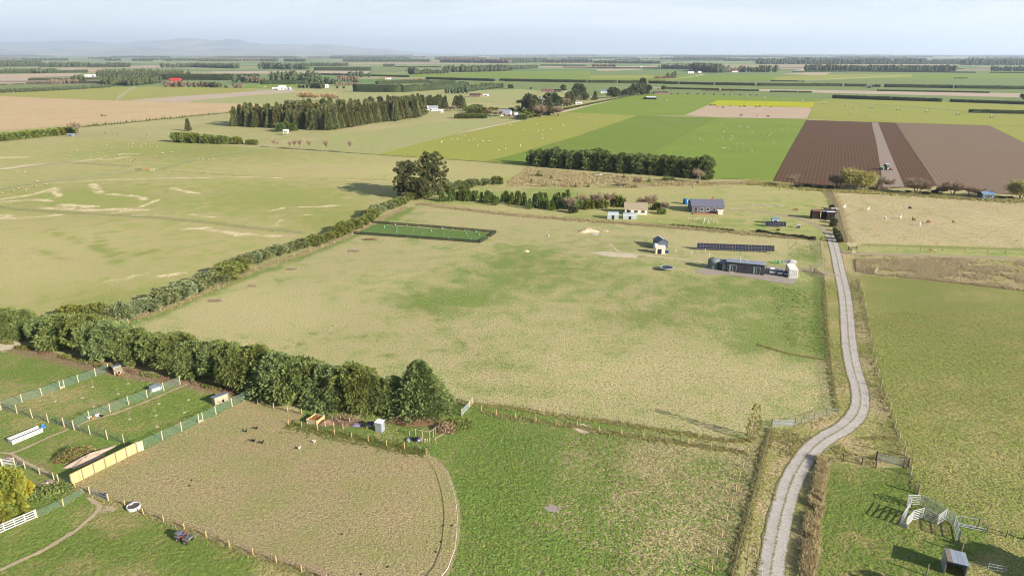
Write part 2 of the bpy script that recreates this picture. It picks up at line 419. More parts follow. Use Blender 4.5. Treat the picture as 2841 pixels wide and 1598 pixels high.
def sheet(name, pts, mat, grid=None, paintfn=None, dz=.004, rough_edge=0.0, seed=1, kind='structure', z=None):
    rng = np.random.default_rng(seed)
    if z is None:
        z = _z[0]; _z[0] += dz
    poly = []
    n = len(pts)
    for i in range(n):
        a, b = pts[i], pts[(i + 1) % n]; L = dist(a, b)
        m = max(1, int(L / (grid * 1.5))) if grid else 1
        for k in range(m):
            q = lerp(a, b, k / m)
            if rough_edge and k: q = (q[0] + rng.normal() * rough_edge, q[1] + rng.normal() * rough_edge)
            poly.append(q)
    if grid is None:
        me = bpy.data.meshes.new(name); me.from_pydata([(x, y, z) for x, y in poly], [], [tuple(range(len(poly)))])
        me.materials.append(mat); me.update()
        if me.polygons[0].normal.z < 0: me.flip_normals()
    else:
        A = np.array(poly); lo, hi = A.min(0), A.max(0)
        gx, gy = np.meshgrid(np.arange(lo[0], hi[0], grid), np.arange(lo[1], hi[1], grid))
        P = np.stack([gx.ravel(), gy.ravel()], 1) + rng.uniform(-.3, .3, (gx.size, 2)) * grid
        P = P[inside(P, poly)]
        P = P[segdist(P, poly + [poly[0]]) > grid * .35]
        ng = len(poly)
        vs = [Vector(q) for q in poly] + [Vector(q) for q in P.tolist()]
        r = delaunay_2d_cdt(vs, [(i, (i + 1) % ng) for i in range(ng)], [], 1, 1e-4)
        V = np.array([(q.x, q.y, z) for q in r[0]]); F = np.array([f for f in r[2] if len(f) == 3])
        x = V[F[:, 0], :2]; y = V[F[:, 1], :2]; w = V[F[:, 2], :2]
        flip = ((y - x)[:, 0] * (w - x)[:, 1] - (y - x)[:, 1] * (w - x)[:, 0]) < 0
        F[flip] = F[flip][:, ::-1]
        cols = None
        if paintfn:
            u, v = project(V[:, :2]); c = np.zeros((len(V), 4)); c[:, 3] = 1
            paintfn(V[:, :2], u * .90672, v * .90672, c); cols = c
        me = mesh_np(name, V, F, mat, colors=cols, cname='paint')
    return tag(inst(name, me), kind=kind)
def blobs(c, ch, u, v, items, nz=None):
    for x, y, rx, ry, w in items:
        g = np.exp(-(((u - x) / rx) ** 2 + ((v - y) / ry) ** 2))
        c[:, ch] += g * w
def streaks(c, ch, P, items, w=1.0):
    for path, width in items:
        d = segdist(P, path); c[:, ch] = np.maximum(c[:, ch], w * np.exp(-(d / (width * 1.35)) ** 2))

# --- far and middle fields
N_ = lambda *p: [G(*q) for q in p]
_zf = [.01]
def far(name, pts, mat):
    _zf[0] += .006; return sheet(name, pts, mat, z=_zf[0])
far('field_green_plain', N_((1180, 208), (1560, 198), (2100, 196), (3300, 196), (3300, 330), (2600, 290), (1700, 270), (1500, 262), (1180, 240)), M_far)
far('field_green_strip', N_((1560, 212), (3200, 203), (3200, 212), (2450, 222), (1560, 225)), M_gr3)
far('field_yellow_strip', KS('c4', [(150, 470), (700, 440), (1500, 440), (1500, 470), (700, 490), (200, 500)]), M_yel)
far('field_brown_strip', KS('c4', [(200, 440), (480, 425), (720, 425), (640, 450)]), M_pink)
far('field_bare_block', KS('c4', [(470, 385), (330, 410), (640, 408), (620, 385)]), M_pink)
far('field_brown_far', KS('c3', [(900, 408), (1400, 402), (1380, 415), (950, 425)]), M_pink)
far('field_yellow_far', KS('c3', [(0, 480), (1500, 470), (1500, 500), (0, 505)]), M_yel)
far('field_tan_strip', KS('c4', [(-1600, 560), (0, 585), (1000, 600), (2576, 625), (3300, 640), (3300, 690), (2576, 665), (700, 622), (0, 602)]), M_pink)
far('field_olive', KS('c1', [(-900, 690), (0, 655), (1100, 592), (1700, 580), (2576, 607), (2576, 630), (1900, 668), (1240, 722), (900, 716), (0, 680), (-900, 670)]), M_oli)
far('field_ploughed_tan', KS('c1', [(-900, 660), (0, 680), (900, 718), (1240, 728), (1900, 745), (2576, 757), (2700, 775), (2340, 838), (1600, 915), (900, 985), (700, 970), (0, 1035), (-900, 1060)]), M_left_soil)
far('field_pale_strip', KS('c1', [(1240, 724), (2576, 630), (2960, 612), (2980, 640), (2576, 668), (1930, 727), (1900, 743)]), M_pink)
far('field_stubble', KS('c1', [(1930, 727), (2576, 668), (2980, 640), (3540, 630), (3900, 655), (3900, 725), (2576, 755), (1900, 745)]), M_lgr)
far('field_green_left', KS('c1', [(-500, 575), (900, 558), (1000, 583), (0, 606), (-500, 640)]), M_far)
far('field_tan_far', KS('c1', [(-400, 465), (850, 450), (700, 482), (-400, 502)]), M_tan)
far('field_pink_far', KS('c1', [(-300, 502), (310, 490), (280, 526), (-300, 526)]), M_pink)
far('field_tan_middle', KS('c1', [(590, 402), (1050, 405), (1050, 432), (640, 428)]), M_tan)
far('field_pink_middle', KS('c2', [(-400, 432), (640, 424), (1180, 430), (1190, 450), (640, 458), (-400, 452)]), M_pink)
far('field_green_middle', KS('c2', [(640, 382), (1570, 372), (1570, 425), (1190, 428), (640, 422)]), M_far)
far('field_green_centre', KS('c2', [(1200, 455), (1570, 462), (2576, 430), (3400, 420), (3400, 500), (2576, 500), (1200, 480)]), M_gr3)
far('field_green_sheep', KS('c2', [(0, 565), (480, 562), (500, 592), (60, 600), (-200, 600)]), M_gr3)
far('field_dry_middle', KS('c2', [(1350, 655), (1700, 635), (2700, 610), (3200, 650), (2900, 720), (2150, 745), (1350, 720)]), M_lgr)
far('paddock_shed', N_((1590, 307), (1735, 270), (1800, 260), (2100, 268), (2310, 275), (2260, 283), (1990, 279), (1962, 293), (1899, 321), (1767, 322), (1565, 312)), M_gr3)
far('crop_brassica', N_((1964, 293), (1990, 279), (2100, 281), (2260, 285), (2255, 299)), M_rape)
far('field_bare_tan', N_((1899, 321), (1964, 293.4), (2255, 299.4), (2238, 331), (1993, 327)), M_tan)
far('paddock_irrigated', N_((2262, 285), (2241, 331), (2484, 341.5), (2750, 349), (3100, 356), (3100, 302), (2841, 293), (2612, 283), (2290, 276)), M_yel)
far('field_ploughed_dark', N_((2238, 334), (2483, 342), (2507, 380), (2598, 517), (2450, 525), (2290, 520), (2143, 503)), M_soil1)
far('field_harrowed_strip', N_((2418, 341), (2436, 341.5), (2459, 400), (2509, 520), (2451, 520), (2432, 400)), M_strip)
far('field_ploughed_light', N_((2485, 342), (2746, 350), (3050, 500), (3050, 552), (2740, 537), (2600, 518), (2509, 380)), M_soil2)
far('paddock_corner', N_((2746, 350), (3100, 357), (3100, 530), (2990, 470)), M_yel)
far('paddock_sheep_yellow', N_((1050, 430), (1224, 384), (1410, 343), (1565, 312), (1767, 322), (1597, 380), (1400, 437), (1345, 450)), M_yel)
far('paddock_mid_green', N_((1400, 437), (1597, 380), (1767, 322), (1993, 327), (1893, 380), (1820, 419), (1880, 488), (1460, 461), (1345, 450.5)), M_dgr)
far('paddock_sheep_bright', N_((1993, 327.4), (2238, 332), (2198, 402), (2143, 503), (2050, 498), (1970, 496), (1880, 488), (1820, 419), (1893, 380)), M_bri)
far('field_dry_strip', N_((770, 412), (960, 372), (1180, 345), (1400, 318), (1440, 330), (1224, 384), (1050, 430)), M_lgr)

# --- near paddocks
def p_left(P, u, v, c):
    S = lambda q, w, cr='d1': (KS(cr, q), w)
    streaks(c, 1, P, [S([(0, 600), (350, 545), (540, 487)], 2.2), S([(0, 625), (300, 602), (480, 612)], 2.6), S([(410, 680), (900, 704), (1100, 690), (1400, 700)], 2.6), S([(950, 748), (1200, 716), (1400, 650), (1500, 602)], 1.7),
        S([(1020, 545), (1330, 572), (1385, 605)], 2.0), S([(0, 780), (300, 775), (570, 747)], 2.0), S([(1850, 742), (2030, 770)], 2.0), S([(1280, 752), (1700, 757)], 1.3), S([(1780, 882), (2000, 868)], 1.8), S([(2000, 885), (2300, 935), (2450, 930)], 2.2),
        S([(1000, 1395), (1400, 1312)], 1.3), S([(1480, 1345), (1750, 1302)], 1.6), S([(0, 310), (380, 262)], 3.5), S([(680, 243), (970, 207)], 2.5), S([(1140, 166), (1320, 162)], 2.5), S([(1000, 222), (1240, 192)], 2.5), S([(0, 200), (250, 195)], 3.5),
        S([(540, 440), (1100, 410), (1600, 395), (2450, 385)], 1.6), S([(880, 450), (960, 540)], 2.2), S([(530, 500), (560, 580)], 2.0), S([(1640, 490), (1880, 545)], 2.0), S([(600, 650), (900, 670)], 2.6), S([(0, 750), (60, 760)], 2.5),
        S([(160, 710), (370, 667)], 1.5, 'd2'), S([(450, 672), (690, 668)], 1.6, 'd2'), S([(130, 868), (240, 840)], 1.4, 'd2'), S([(285, 845), (390, 845)], 1.2, 'd2'), S([(130, 945), (350, 955)], 1.9, 'd2'), S([(740, 655), (900, 665)], 1.3, 'd2'), S([(250, 750), (270, 810)], 1.3, 'd2'), S([(0, 385), (700, 400), (1300, 430)], 1.6, 'd2'), S([(380, 748), (560, 745)], 1.0, 'd2')], .58)
    blobs(c, 0, u, v, [(500, 380, 260, 25, .3), (200, 500, 220, 40, .25), (700, 500, 200, 40, .25), (860, 560, 120, 30, .3), (150, 640, 250, 60, .0), (300, 760, 200, 40, .25)])
    for q in ([(470, 890), (720, 990), (1000, 1090), (1120, 1190)], [(1000, 1090), (960, 990), (950, 940), (1060, 910)], [(310, 1060), (450, 1110), (600, 1180)], [(1120, 1110), (1300, 1130), (1500, 1080)]):
        c[:, 0] += .45 * np.exp(-(segdist(P, KS('d1', q)) / 1.0) ** 2)
    blobs(c, 0, u, v, [(60, 660, 160, 70, -.25), (900, 430, 300, 20, -.2), (260, 600, 120, 30, -.1)])
sheet('paddock_hillside', N_((-260, 424), (0, 397), (200, 381), (478, 394), (710, 411), (990, 429), (1337, 452), (1456, 464), (1404, 507), (1140, 556), (880, 655), (560, 790), (330, 885), (200, 880), (-260, 850)), M_left, grid=3.0, paintfn=p_left, seed=3)
def p_main(P, u, v, c):
    blobs(c, 0, u, v, [(1140, 752, 130, 28, .42), (1060, 770, 90, 20, .25), (1260, 690, 130, 45, .28), (1330, 640, 90, 30, .22), (1480, 690, 170, 50, .22), (1740, 790, 190, 50, .22), (1960, 840, 120, 55, .3), (1990, 745, 90, 40, .28), (1840, 722, 170, 28, .32), (1620, 800, 110, 18, .22),
        (1260, 925, 80, 18, .2), (1900, 870, 90, 30, .2), (1610, 615, 90, 18, .25), (1010, 545, 60, 22, .2), (2030, 640, 40, 20, .3), (1540, 880, 60, 15, .18), (1330, 980, 90, 18, .15), (2030, 880, 50, 50, .15)])
    blobs(c, 0, u, v, [(640, 790, 220, 60, -.25), (1250, 540, 220, 30, -.1), (1700, 930, 330, 60, -.2), (1850, 610, 240, 22, -.25), (1100, 590, 160, 20, .1)])
    blobs(c, 1, u, v, [(760, 735, 150, 30, .16), (1565, 808, 55, 14, .35), (1255, 758, 45, 9, .3), (1300, 785, 60, 14, .2), (1700, 925, 120, 26, .16), (1880, 990, 110, 30, .16), (600, 820, 100, 25, .14), (1570, 641, 42, 6, .6), (860, 680, 60, 12, .1)])
    d = segdist(P, KS('e1', [(1160, 400), (1450, 315), (1680, 215), (2170, 10)]) + KS('d2', [(0, 1300), (550, 1100), (960, 930), (1150, 840), (1450, 700)]))
    c[:, 0] += .45 * np.exp(-((d - 2.2) / 1.6) ** 2)
    for q in ([(460, 515), (640, 505), (900, 470)], [(300, 640), (700, 560), (1300, 500)], [(620, 900), (1300, 700), (2200, 640)], [(1500, 60), (1900, 500), (2400, 900)]):
        c[:, 0] += .3 * np.exp(-(segdist(P, KS('e2', q)) / .6) ** 2)
    d = segdist(P, KS('e4', [(640, 0), (655, 300), (680, 700)])); c[:, 0] += .4 * np.exp(-(d / 3.0) ** 2)
sheet('paddock_house', KS('e1', [(1120, 390), (1430, 310), (1660, 215), (2150, 10)]) + KS('d2', [(0, 1290), (550, 1090), (960, 920), (1140, 830), (1440, 690), (1600, 640), (2450, 742)]) + KS('d3', [(1200, 842), (2200, 922)]) +
      KS('d4', [(150, 962), (560, 982), (600, 992), (615, 1130), (630, 1230), (570, 1272), (640, 1350), (650, 1449)]) + KS('e4', [(690, 700), (740, 1100), (775, 1255), (660, 1288), (360, 1388), (140, 1432)]) +
      KS('f3', [(2360, 160), (2115, 145), (1345, 20)]) + KS('e3', [(627, 1306), (110, 1222)]) + KS('e2', [(1900, 1150), (1700, 1120), (600, 1000), (0, 860)]) + KS('e1', [(1800, 660), (1100, 410)]),
      M_main, grid=2.0, paintfn=p_main, seed=4, rough_edge=.15)
def p_centre(P, u, v, c):
    blobs(c, 0, u, v, [(1700, 1330, 170, 160, -.3), (1750, 1130, 200, 40, -.32), (1560, 1180, 120, 25, -.15), (1880, 1200, 60, 120, -.25), (1480, 1100, 200, 30, .05), (1250, 1250, 80, 180, .25), (1420, 1420, 200, 40, .05), (1190, 1060, 70, 30, .3)])
    blobs(c, 1, u, v, [(1390, 1278, 22, 9, .75), (1465, 1078, 24, 12, .9), (1430, 1105, 26, 3, .5), (1560, 1200, 30, 6, .2), (1310, 1190, 14, 5, .4), (1316, 1202, 8, 3, .5), (1290, 1300, 14, 14, .3)])
    d = segdist(P, KS('f3', [(2455, 230), (2430, 560), (2345, 870), (2240, 1270)])); c[:, 2] += .5 * np.exp(-(d / 1.6) ** 2)
sheet('paddock_green', KS('e2', [(1700, 1180), (1900, 1160)]) + KS('e3', [(110, 1228), (627, 1312)]) + KS('f3', [(1345, 26), (2115, 152), (2380, 175), (2455, 230), (2430, 560), (2390, 700), (2345, 870), (2295, 1060), (2240, 1270), (2180, 1500)]) +
      N_((2000, 1690), (1100, 1690), (840, 1300), (830, 1130), (1000, 1130)), M_centre, grid=1.6, paintfn=p_centre, seed=5, rough_edge=.15)
def p_lawn(P, u, v, c):
    blobs(c, 0, u, v, [(120, 1000, 150, 30, -.28), (60, 1070, 60, 20, -.2), (170, 1060, 120, 20, -.1), (150, 1230, 100, 20, -.05), (330, 1440, 120, 20, -.2), (180, 1370, 130, 30, .2), (480, 1400, 100, 60, .15), (700, 1440, 60, 20, -.3), (250, 1310, 80, 12, -.25)])
    S = lambda q, w, cr='f1': (KS(cr, q), w)
    streaks(c, 1, P, [S([(10, 600), (90, 620)], 3.0, 'e1'), S([(960, 800), (1060, 790)], 1.2)], .75)
    streaks(c, 2, P, [(KS('e1', [(0, 600), (200, 640), (600, 740), (1000, 830), (1400, 910), (1780, 960), (2000, 1000), (2350, 1090), (2440, 1120)]), 2.3), S([(60, 300), (300, 380), (460, 450)], .8)], .7)
sheet('lawn_orchard', N_((-260, 900)) + KS('e1', [(0, 560), (600, 700), (1000, 780), (1400, 850), (1900, 950), (2450, 1050)]) + N_((760, 1130), (1000, 1690), (-300, 1690)), M_lawn, grid=1.5, paintfn=p_lawn, seed=6)
HORSE = (KS('f1', [(690, 578), (1320, 258), (1385, 243), (1565, 147)]) + KS('e1', [(1740, 1438), (1905, 1358), (2070, 1278), (2225, 1203), (2370, 1132)]) + KS('e2', [(55, 1160), (475, 1260), (485, 1290), (380, 1350)]) +
         KS('zc', [(95, 360), (265, 400), (470, 445), (685, 491), (902, 536), (1113, 582), (1347, 632), (1575, 674), (1853, 728)]) +
         KS('f2', [(1790, 325), (1885, 440), (1950, 600), (1990, 750), (2005, 900), (1990, 1100), (1960, 1250), (1900, 1400), (1850, 1490), (1700, 1640), (1300, 1640), (720, 1453), (475, 1413), (235, 1328), (10, 1258)]) +
         KS('f1', [(2205, 1168), (1985, 1083), (1775, 1005), (1575, 930), (1380, 860), (1205, 788), (1045, 735), (860, 658), (720, 603)]))
def p_horse(P, u, v, c):
    c[:, 0] += .22 * (vnoise(P[:, 0] / 6, P[:, 1] / 6, 3) - .5)
    blobs(c, 1, u, v, [(420, 1310, 180, 30, .25), (1060, 1220, 60, 25, .3), (600, 1400, 120, 20, .2), (860, 1170, 60, 14, .12)])
    d = segdist(P, KS('f1', [(720, 610), (1045, 745), (1380, 867), (1985, 1085), (2435, 1255)]) + KS('f2', [(235, 1328), (720, 1453)])); c[:, 1] = np.maximum(c[:, 1], .6 * np.exp(-(d / 1.6) ** 2))
    streaks(c, 2, P, [(KS('f2', [(0, 460), (200, 320), (480, 130)]), .5)], .45)
    d = segdist(P, KS('e2', [(0, 1150), (475, 1255)])); c[:, 2] += .5 * np.exp(-(d / 1.5) ** 2)
sheet('paddock_worn', HORSE, M_horse, grid=1.6, paintfn=p_horse, seed=7, rough_edge=.1)
def p_verge(P, u, v, c):
    c[:, 0] += .35 * (vnoise(P[:, 0] / 5, P[:, 1] / 9, 9) - .5)
    d = segdist(P, ROAD); c[:, 1] += .3 * np.exp(-((d - 2.2) / .8) ** 2)
    P2 = KS('e4', [(700, 0), (740, 400), (780, 800), (870, 1250)]); d = segdist(P, P2); c[:, 0] += .25 * np.exp(-(d / 3) ** 2)
ROAD = KS('d4', [(690, 925), (735, 1040), (760, 1140), (795, 1300)]) + KS('e4', [(835, 100), (860, 300), (875, 520), (895, 690), (935, 880), (975, 1000), (990, 1100), (985, 1200), (940, 1300), (870, 1370), (790, 1430)]) + \
       KS('f4', [(700, 100), (560, 200), (450, 330), (370, 460), (310, 600), (260, 760), (215, 950), (175, 1150), (140, 1350), (105, 1600), (80, 1800)])
sheet('roadside_verge', KS('d4', [(640, 1000), (860, 1000), (955, 1110), (940, 1290), (985, 1320)]) + KS('e4', [(1000, 95), (1050, 355), (1105, 690), (1185, 1015), (1268, 1245), (1320, 1400)]) + KS('f4', [(1365, 150), (1420, 300), (1150, 410), (1000, 390), (690, 370), (640, 710), (560, 1449), (520, 1800), (-160, 1800), (-60, 1000), (0, 540), (90, 190), (140, 30)]) +
      KS('e4', [(360, 1390), (660, 1290), (775, 1257), (740, 1100), (690, 700), (650, 0)]), M_rank, grid=1.5, paintfn=p_verge, seed=8)
def p_right(P, u, v, c):
    c[:, 0] += .2 * (vnoise(P[:, 0] / 14, P[:, 1] / 7, 5) - .5)
    blobs(c, 0, u, v, [(2300, 800, 120, 120, .18), (2450, 900, 200, 60, .1), (2250, 1250, 90, 120, .2), (2500, 1150, 150, 60, -.15)])
sheet('paddock_right', KS('d4', [(985, 1320), (1850, 1402)]) + KS('e4', [(2556, 95)]) + N_((3150, 860), (3150, 1700), (2850, 1700), (2720, 1425)) + KS('f4', [(1930, 890), (1540, 660), (1475, 490), (1420, 300), (1365, 150)]) +
      KS('e4', [(1320, 1400), (1268, 1245), (1185, 1015), (1105, 690), (1050, 355), (1000, 95)]), M_right, grid=2.2, paintfn=p_right, seed=9)
def p_yard(P, u, v, c):
    blobs(c, 0, u, v, [(2230, 1260, 100, 60, .1), (2330, 1400, 200, 60, .1), (2500, 1420, 90, 40, -.35), (2330, 1350, 40, 20, -.15), (2150, 1180, 60, 20, -.1)])
    blobs(c, 1, u, v, [(2340, 1290, 14, 9, .5), (2510, 1400, 50, 12, .35)])
sheet('paddock_stockyard', KS('f4', [(690, 345), (1000, 392), (1140, 412), (1430, 402), (1475, 492), (1540, 662), (1930, 892)]) + N_((2720, 1427), (2850, 1700), (2240, 1700)) + KS('f4', [(560, 1449), (640, 710)]), M_yard, grid=1.6, paintfn=p_yard, seed=10)
def p_alp(P, u, v, c):
    c[:, 0] += .15 * (vnoise(P[:, 0] / 3, P[:, 1] / 12, 15) - .5)
    d = segdist(P, KS('d4', [(1060, 1040), (1600, 1055), (2556, 1085)])); c[:, 0] += .6 * np.exp(-(d / 2.2) ** 2)
    S = lambda q: (KS('d4', q), .35)
    streaks(c, 2, P, [S([(820, 560), (900, 700), (960, 850), (1100, 930)]), S([(900, 560), (1000, 760), (1010, 900)]), S([(980, 640), (1100, 780), (1090, 860)]), S([(1300, 590), (1400, 680)])], .22)
sheet('paddock_alpaca', KS('d4', [(690, 512), (830, 522), (1400, 562), (2000, 602), (2556, 628)]) + N_((3150, 590), (3150, 722)) + KS('d4', [(2556, 1090), (1600, 1062), (1060, 1040), (880, 1060), (850, 980), (790, 760), (740, 600)]), M_alpaca, grid=2.2, paintfn=p_alp, seed=11)
sheet('grass_lane', KS('d4', [(880, 1062), (1060, 1042), (1600, 1064), (2556, 1092)]) + N_((3150, 724), (3150, 765)) + KS('d4', [(2556, 1180), (1500, 1145), (950, 1125)]), M_house, grid=2.2, seed=12)
sheet('rank_grass_strip', KS('d4', [(945, 1127), (1500, 1147), (2556, 1182)]) + N_((3150, 768), (3150, 855)) + KS('e4', [(2556, 92)]) + KS('d4', [(1850, 1400), (985, 1318), (940, 1290)]), M_rank, grid=2.0, seed=13)
def p_hs(P, u, v, c):
    blobs(c, 0, u, v, [(1740, 575, 120, 18, .3), (1960, 600, 120, 20, .2), (1400, 500, 80, 25, .35), (1620, 480, 120, 14, -.1), (1200, 500, 90, 20, .25), (1650, 600, 100, 10, .2)])
    blobs(c, 0, u, v, [(1950, 480, 120, 14, -.1), (1250, 530, 150, 12, -.3)])
    blobs(c, 1, u, v, [(1845, 527, 42, 8, .4), (1450, 575, 10, 4, .3)])
    blobs(c, 2, u, v, [(1300, 522, 100, 5, .35), (1460, 540, 60, 8, .3)])
sheet('homestead_grass', KS('d2', [(1600, 640), (1580, 600), (2450, 440)]) + KS('d3', [(0, 482), (600, 490), (1200, 494), (1800, 474), (2450, 460)]) + KS('d4', [(0, 470), (640, 520), (690, 512), (740, 600), (790, 760), (850, 980), (690, 990), (560, 980), (150, 960)]) + KS('d3', [(2200, 920), (1200, 840)]) + KS('d2', [(2450, 740)]), M_house, grid=2.2, paintfn=p_hs, seed=14)
def p_ro(P, u, v, c):
    c[:, 0] += .5 * (vnoise(P[:, 0] / 7, P[:, 1] / 7, 25) - .45)
sheet('rough_ground', KS('d3', [(215, 290), (850, 345), (1300, 385), (1900, 432), (2450, 422)]) + KS('d4', [(0, 432), (150, 440), (640, 490), (690, 512), (640, 520), (0, 472)]) + KS('d3', [(2450, 460), (1800, 475), (1200, 495), (600, 490), (0, 482)]) + KS('d2', [(2450, 440), (2440, 430)]) + KS('d3', [(20, 430)]), M_rank, grid=2.4, paintfn=p_ro, seed=15)

# ------------------------------------------------------------------ drive, tracks and gravel pads
def gravelm(name, c1, c2, grass=None, centre=.0):
    """Gravel; two wheel tracks worn pale, stones and a little grass on the crown between them."""
    t = NT(name)
    sp = t.node('SeparateColor', {'Color': t.attr('paint').outputs['Color']})
    n2 = t.noise(.5, 4, .6); n3 = t.noise(2.6, 3, .6); n4 = t.noise(9, 2, .6)
    c = t.mix(t.rng(t.math('ADD', t.math('MULTIPLY', n2, .5), t.math('MULTIPLY', n3, .5)), .35, .65), c1, c2)
    a = t.math('ADD', sp.outputs['Red'], t.math('MULTIPLY', t.math('SUBTRACT', n3, .5), .9))
    if grass:
        c = t.mix(t.rng(a, .35, .75, smooth=True), c, grass)
    hs = t.node('HueSaturation', {'Color': c, 'Value': t.rng(n4, .3, .7, .8, 1.18)})
    t.color(hs.outputs['Color']); t.bump(n4, .4, .08)
    MATS[name] = t.m
    return t.m
M_gravel = gravelm('gravel_drive', C(212, 204, 194), C(184, 175, 164), C(140, 132, 88))
M_track = gravelm('dirt_track', C(190, 172, 146), C(170, 152, 122), C(160, 150, 96))
M_pad = gravelm('gravel_pad', C(184, 170, 158), C(164, 152, 140))
M_chalk = gravelm('pale_gravel', C(226, 208, 180), C(206, 190, 160), C(170, 164, 104))
def smooth_path(pts, step):
    P = [Vector((p[0], p[1], 0)) for p in pts]; out = []
    for i in range(len(P) - 1):
        p0, p1, p2, p3 = P[max(i - 1, 0)], P[i], P[i + 1], P[min(i + 2, len(P) - 1)]
        m = max(1, int((p2 - p1).length / step))
        for k in range(m):
            s = k / m
            q = .5 * ((2 * p1) + (p2 - p0) * s + (2 * p0 - 5 * p1 + 4 * p2 - p3) * s * s + (3 * p1 - p0 - 3 * p2 + p3) * s ** 3)
            out.append((q.x, q.y))
    out.append((P[-1].x, P[-1].y))
    return out
def ribbon(name, pts, w, mat, z, prof, step=.8, jit=.07, seed=2, fade=None):
    """prof: list of (across -1..1, height, grass amount)."""
    rng = random.Random(seed); path = smooth_path(pts, step); n = len(path); k = len(prof); V = []; Cc = []
    for i, p in enumerate(path):
        a = path[max(i - 1, 0)]; b = path[min(i + 1, n - 1)]; L = dist(a, b) or 1; nx, ny = (b[1] - a[1]) / L, -(b[0] - a[0]) / L
        ww = w[0] + (w[1] - w[0]) * i / (n - 1) if isinstance(w, tuple) else w
        for j, (s, h, g) in enumerate(prof):
            e = rng.gauss(0, jit) if j in (0, k - 1) else 0
            V.append((p[0] + nx * (s * ww / 2 + e), p[1] + ny * (s * ww / 2 + e), z + h)); Cc.append((g, 0, 0, 1))
    F = [(i * k + j, (i + 1) * k + j, (i + 1) * k + j + 1, i * k + j + 1) for i in range(n - 1) for j in range(k - 1)]
    F = [f[::-1] for f in F]
    me = mesh_np(name, V, F, mat, colors=Cc, cname='paint')
    if me.polygons[0].normal.z < 0: me.flip_normals()
    return tag(inst(name, me), kind='structure')
ZR = _z[0] + .01
PROF = [(-1.3, 0, .95), (-1.0, .012, .36), (-.8, .012, .1), (-.46, .0, -.2), (-.24, .015, .3), (0, .025, .68), (.24, .015, .3), (.46, .0, -.2), (.8, .012, .1), (1.0, .012, .36), (1.3, 0, .95)]
ribbon('gravel_drive', ROAD, 2.6, M_gravel, ZR, PROF)
ribbon('gravel_turnoff', KS('d4', [(800, 1330), (730, 1325), (640, 1300), (520, 1278), (390, 1270), (280, 1262), (95, 1245)]), 2.4, M_track, ZR - .004, PROF)
ribbon('homestead_track', KS('d4', [(720, 990), (690, 925), (620, 870), (530, 830), (380, 780), (200, 745), (0, 715)]) + KS('d3', [(2300, 705), (2130, 700)]), 2.4, M_track, ZR - .003, PROF)
ribbon('lane_track', KS('d4', [(830, 1115), (960, 1112), (1150, 1122), (1700, 1142), (2556, 1170)]) + N_((3100, 760)), 2.2, M_track, ZR - .002, PROF)
ribbon('farm_road', KS('c3', [(-900, 1140), (0, 960), (400, 880), (600, 835), (900, 760), (1220, 700), (1380, 672)]), 5.0, M_chalk, ZR + .05, [(-1, 0, .3), (-.6, 0, 0), (.6, 0, 0), (1, 0, .3)], step=6)
ribbon('far_road', KS('c3', [(1620, 512), (1850, 490), (2010, 460)]), 9.0, M_chalk, ZR + .1, [(-1, 0, .3), (-.6, 0, 0), (.6, 0, 0), (1, 0, .3)], step=20)
ribbon('chalk_path', KS('d3', [(820, 1115), (900, 1118), (1020, 1130), (1160, 1120), (1290, 1128), (1450, 1150), (1600, 1160), (1750, 1180), (1900, 1195)]), .8, M_chalk, ZR - .005, [(-1.3, 0, .6), (-.6, 0, .1), (0, .01, .0), (.6, 0, .1), (1.3, 0, .6)], step=.7, jit=.2)
ribbon('chalk_footpath', KS('d3', [(1000, 1020), (1040, 1060), (1085, 1095), (1120, 1110)]), .5, M_chalk, ZR - .006, [(-1.3, 0, .7), (-.6, 0, .25), (.6, 0, .25), (1.3, 0, .7)], step=.6, jit=.15)
sheet('chalk_clearing', [(q[0] + random.Random(i).uniform(-.4, .4), q[1] + random.Random(i + 9).uniform(-.4, .4)) for i, q in enumerate(KS('d3', [(830, 1110), (960, 1098), (1080, 1112), (1180, 1112), (1280, 1135), (1260, 1158), (1150, 1158), (1060, 1150), (960, 1140)]))], M_chalk, z=ZR - .009)
sheet('gravel_yard', KS('ze', [(905, 515), (960, 535), (1210, 570), (1760, 600), (1790, 540), (2100, 560), (2235, 560), (2230, 660), (2180, 770), (1940, 745), (1500, 670), (1190, 625), (1060, 632), (930, 628), (800, 600), (765, 565), (850, 550)]), M_pad, grid=1.2, rough_edge=.12, z=ZR - .008)
PP = [(-1.6, 0, .9), (-.8, .004, .35), (0, .006, .05), (.8, .004, .35), (1.6, 0, .9)]
for _p, _w in [(KS('f1', [(-40, 1410), (160, 1320), (350, 1232), (480, 1165), (600, 1090), (720, 1020), (800, 950), (870, 890), (960, 800), (930, 750), (850, 690)]), .55), (KS('f1', [(660, 40), (480, 110), (250, 215), (100, 268), (-40, 250)]), .45), (KS('e1', [(1800, 985), (1640, 1050), (1500, 1112), (1150, 1250), (860, 1335), (700, 1410)]), .5), (KS('f1', [(100, 268), (200, 330), (330, 400), (460, 455)]), .4)]:
    ribbon('dirt_path', _p, _w, gravelm('worn_earth', C(204, 184, 154), C(184, 164, 134), C(140, 142, 72)), ZR - .01, PP, .5, .12)
for _i, (_c, _x, _y, _a, _b) in enumerate([('e3', 752, 1412, 1.5, .9), ('f3', 460, 800, 1.1, .5), ('e1', 60, 615, 3.2, 1.6)]):
    _q = K(_c, _x, _y); sheet('bare_patch', [(_q[0] + _a * math.cos(t * .449) * (1 + .2 * math.sin(t * 2.1 + _i)), _q[1] + _b * 1.6 * math.sin(t * .449) * (1 + .2 * math.cos(t * 1.7))) for t in range(14)], M_pad if _i == 1 else M_chalk, grid=.6, rough_edge=.12, z=ZR - .012)
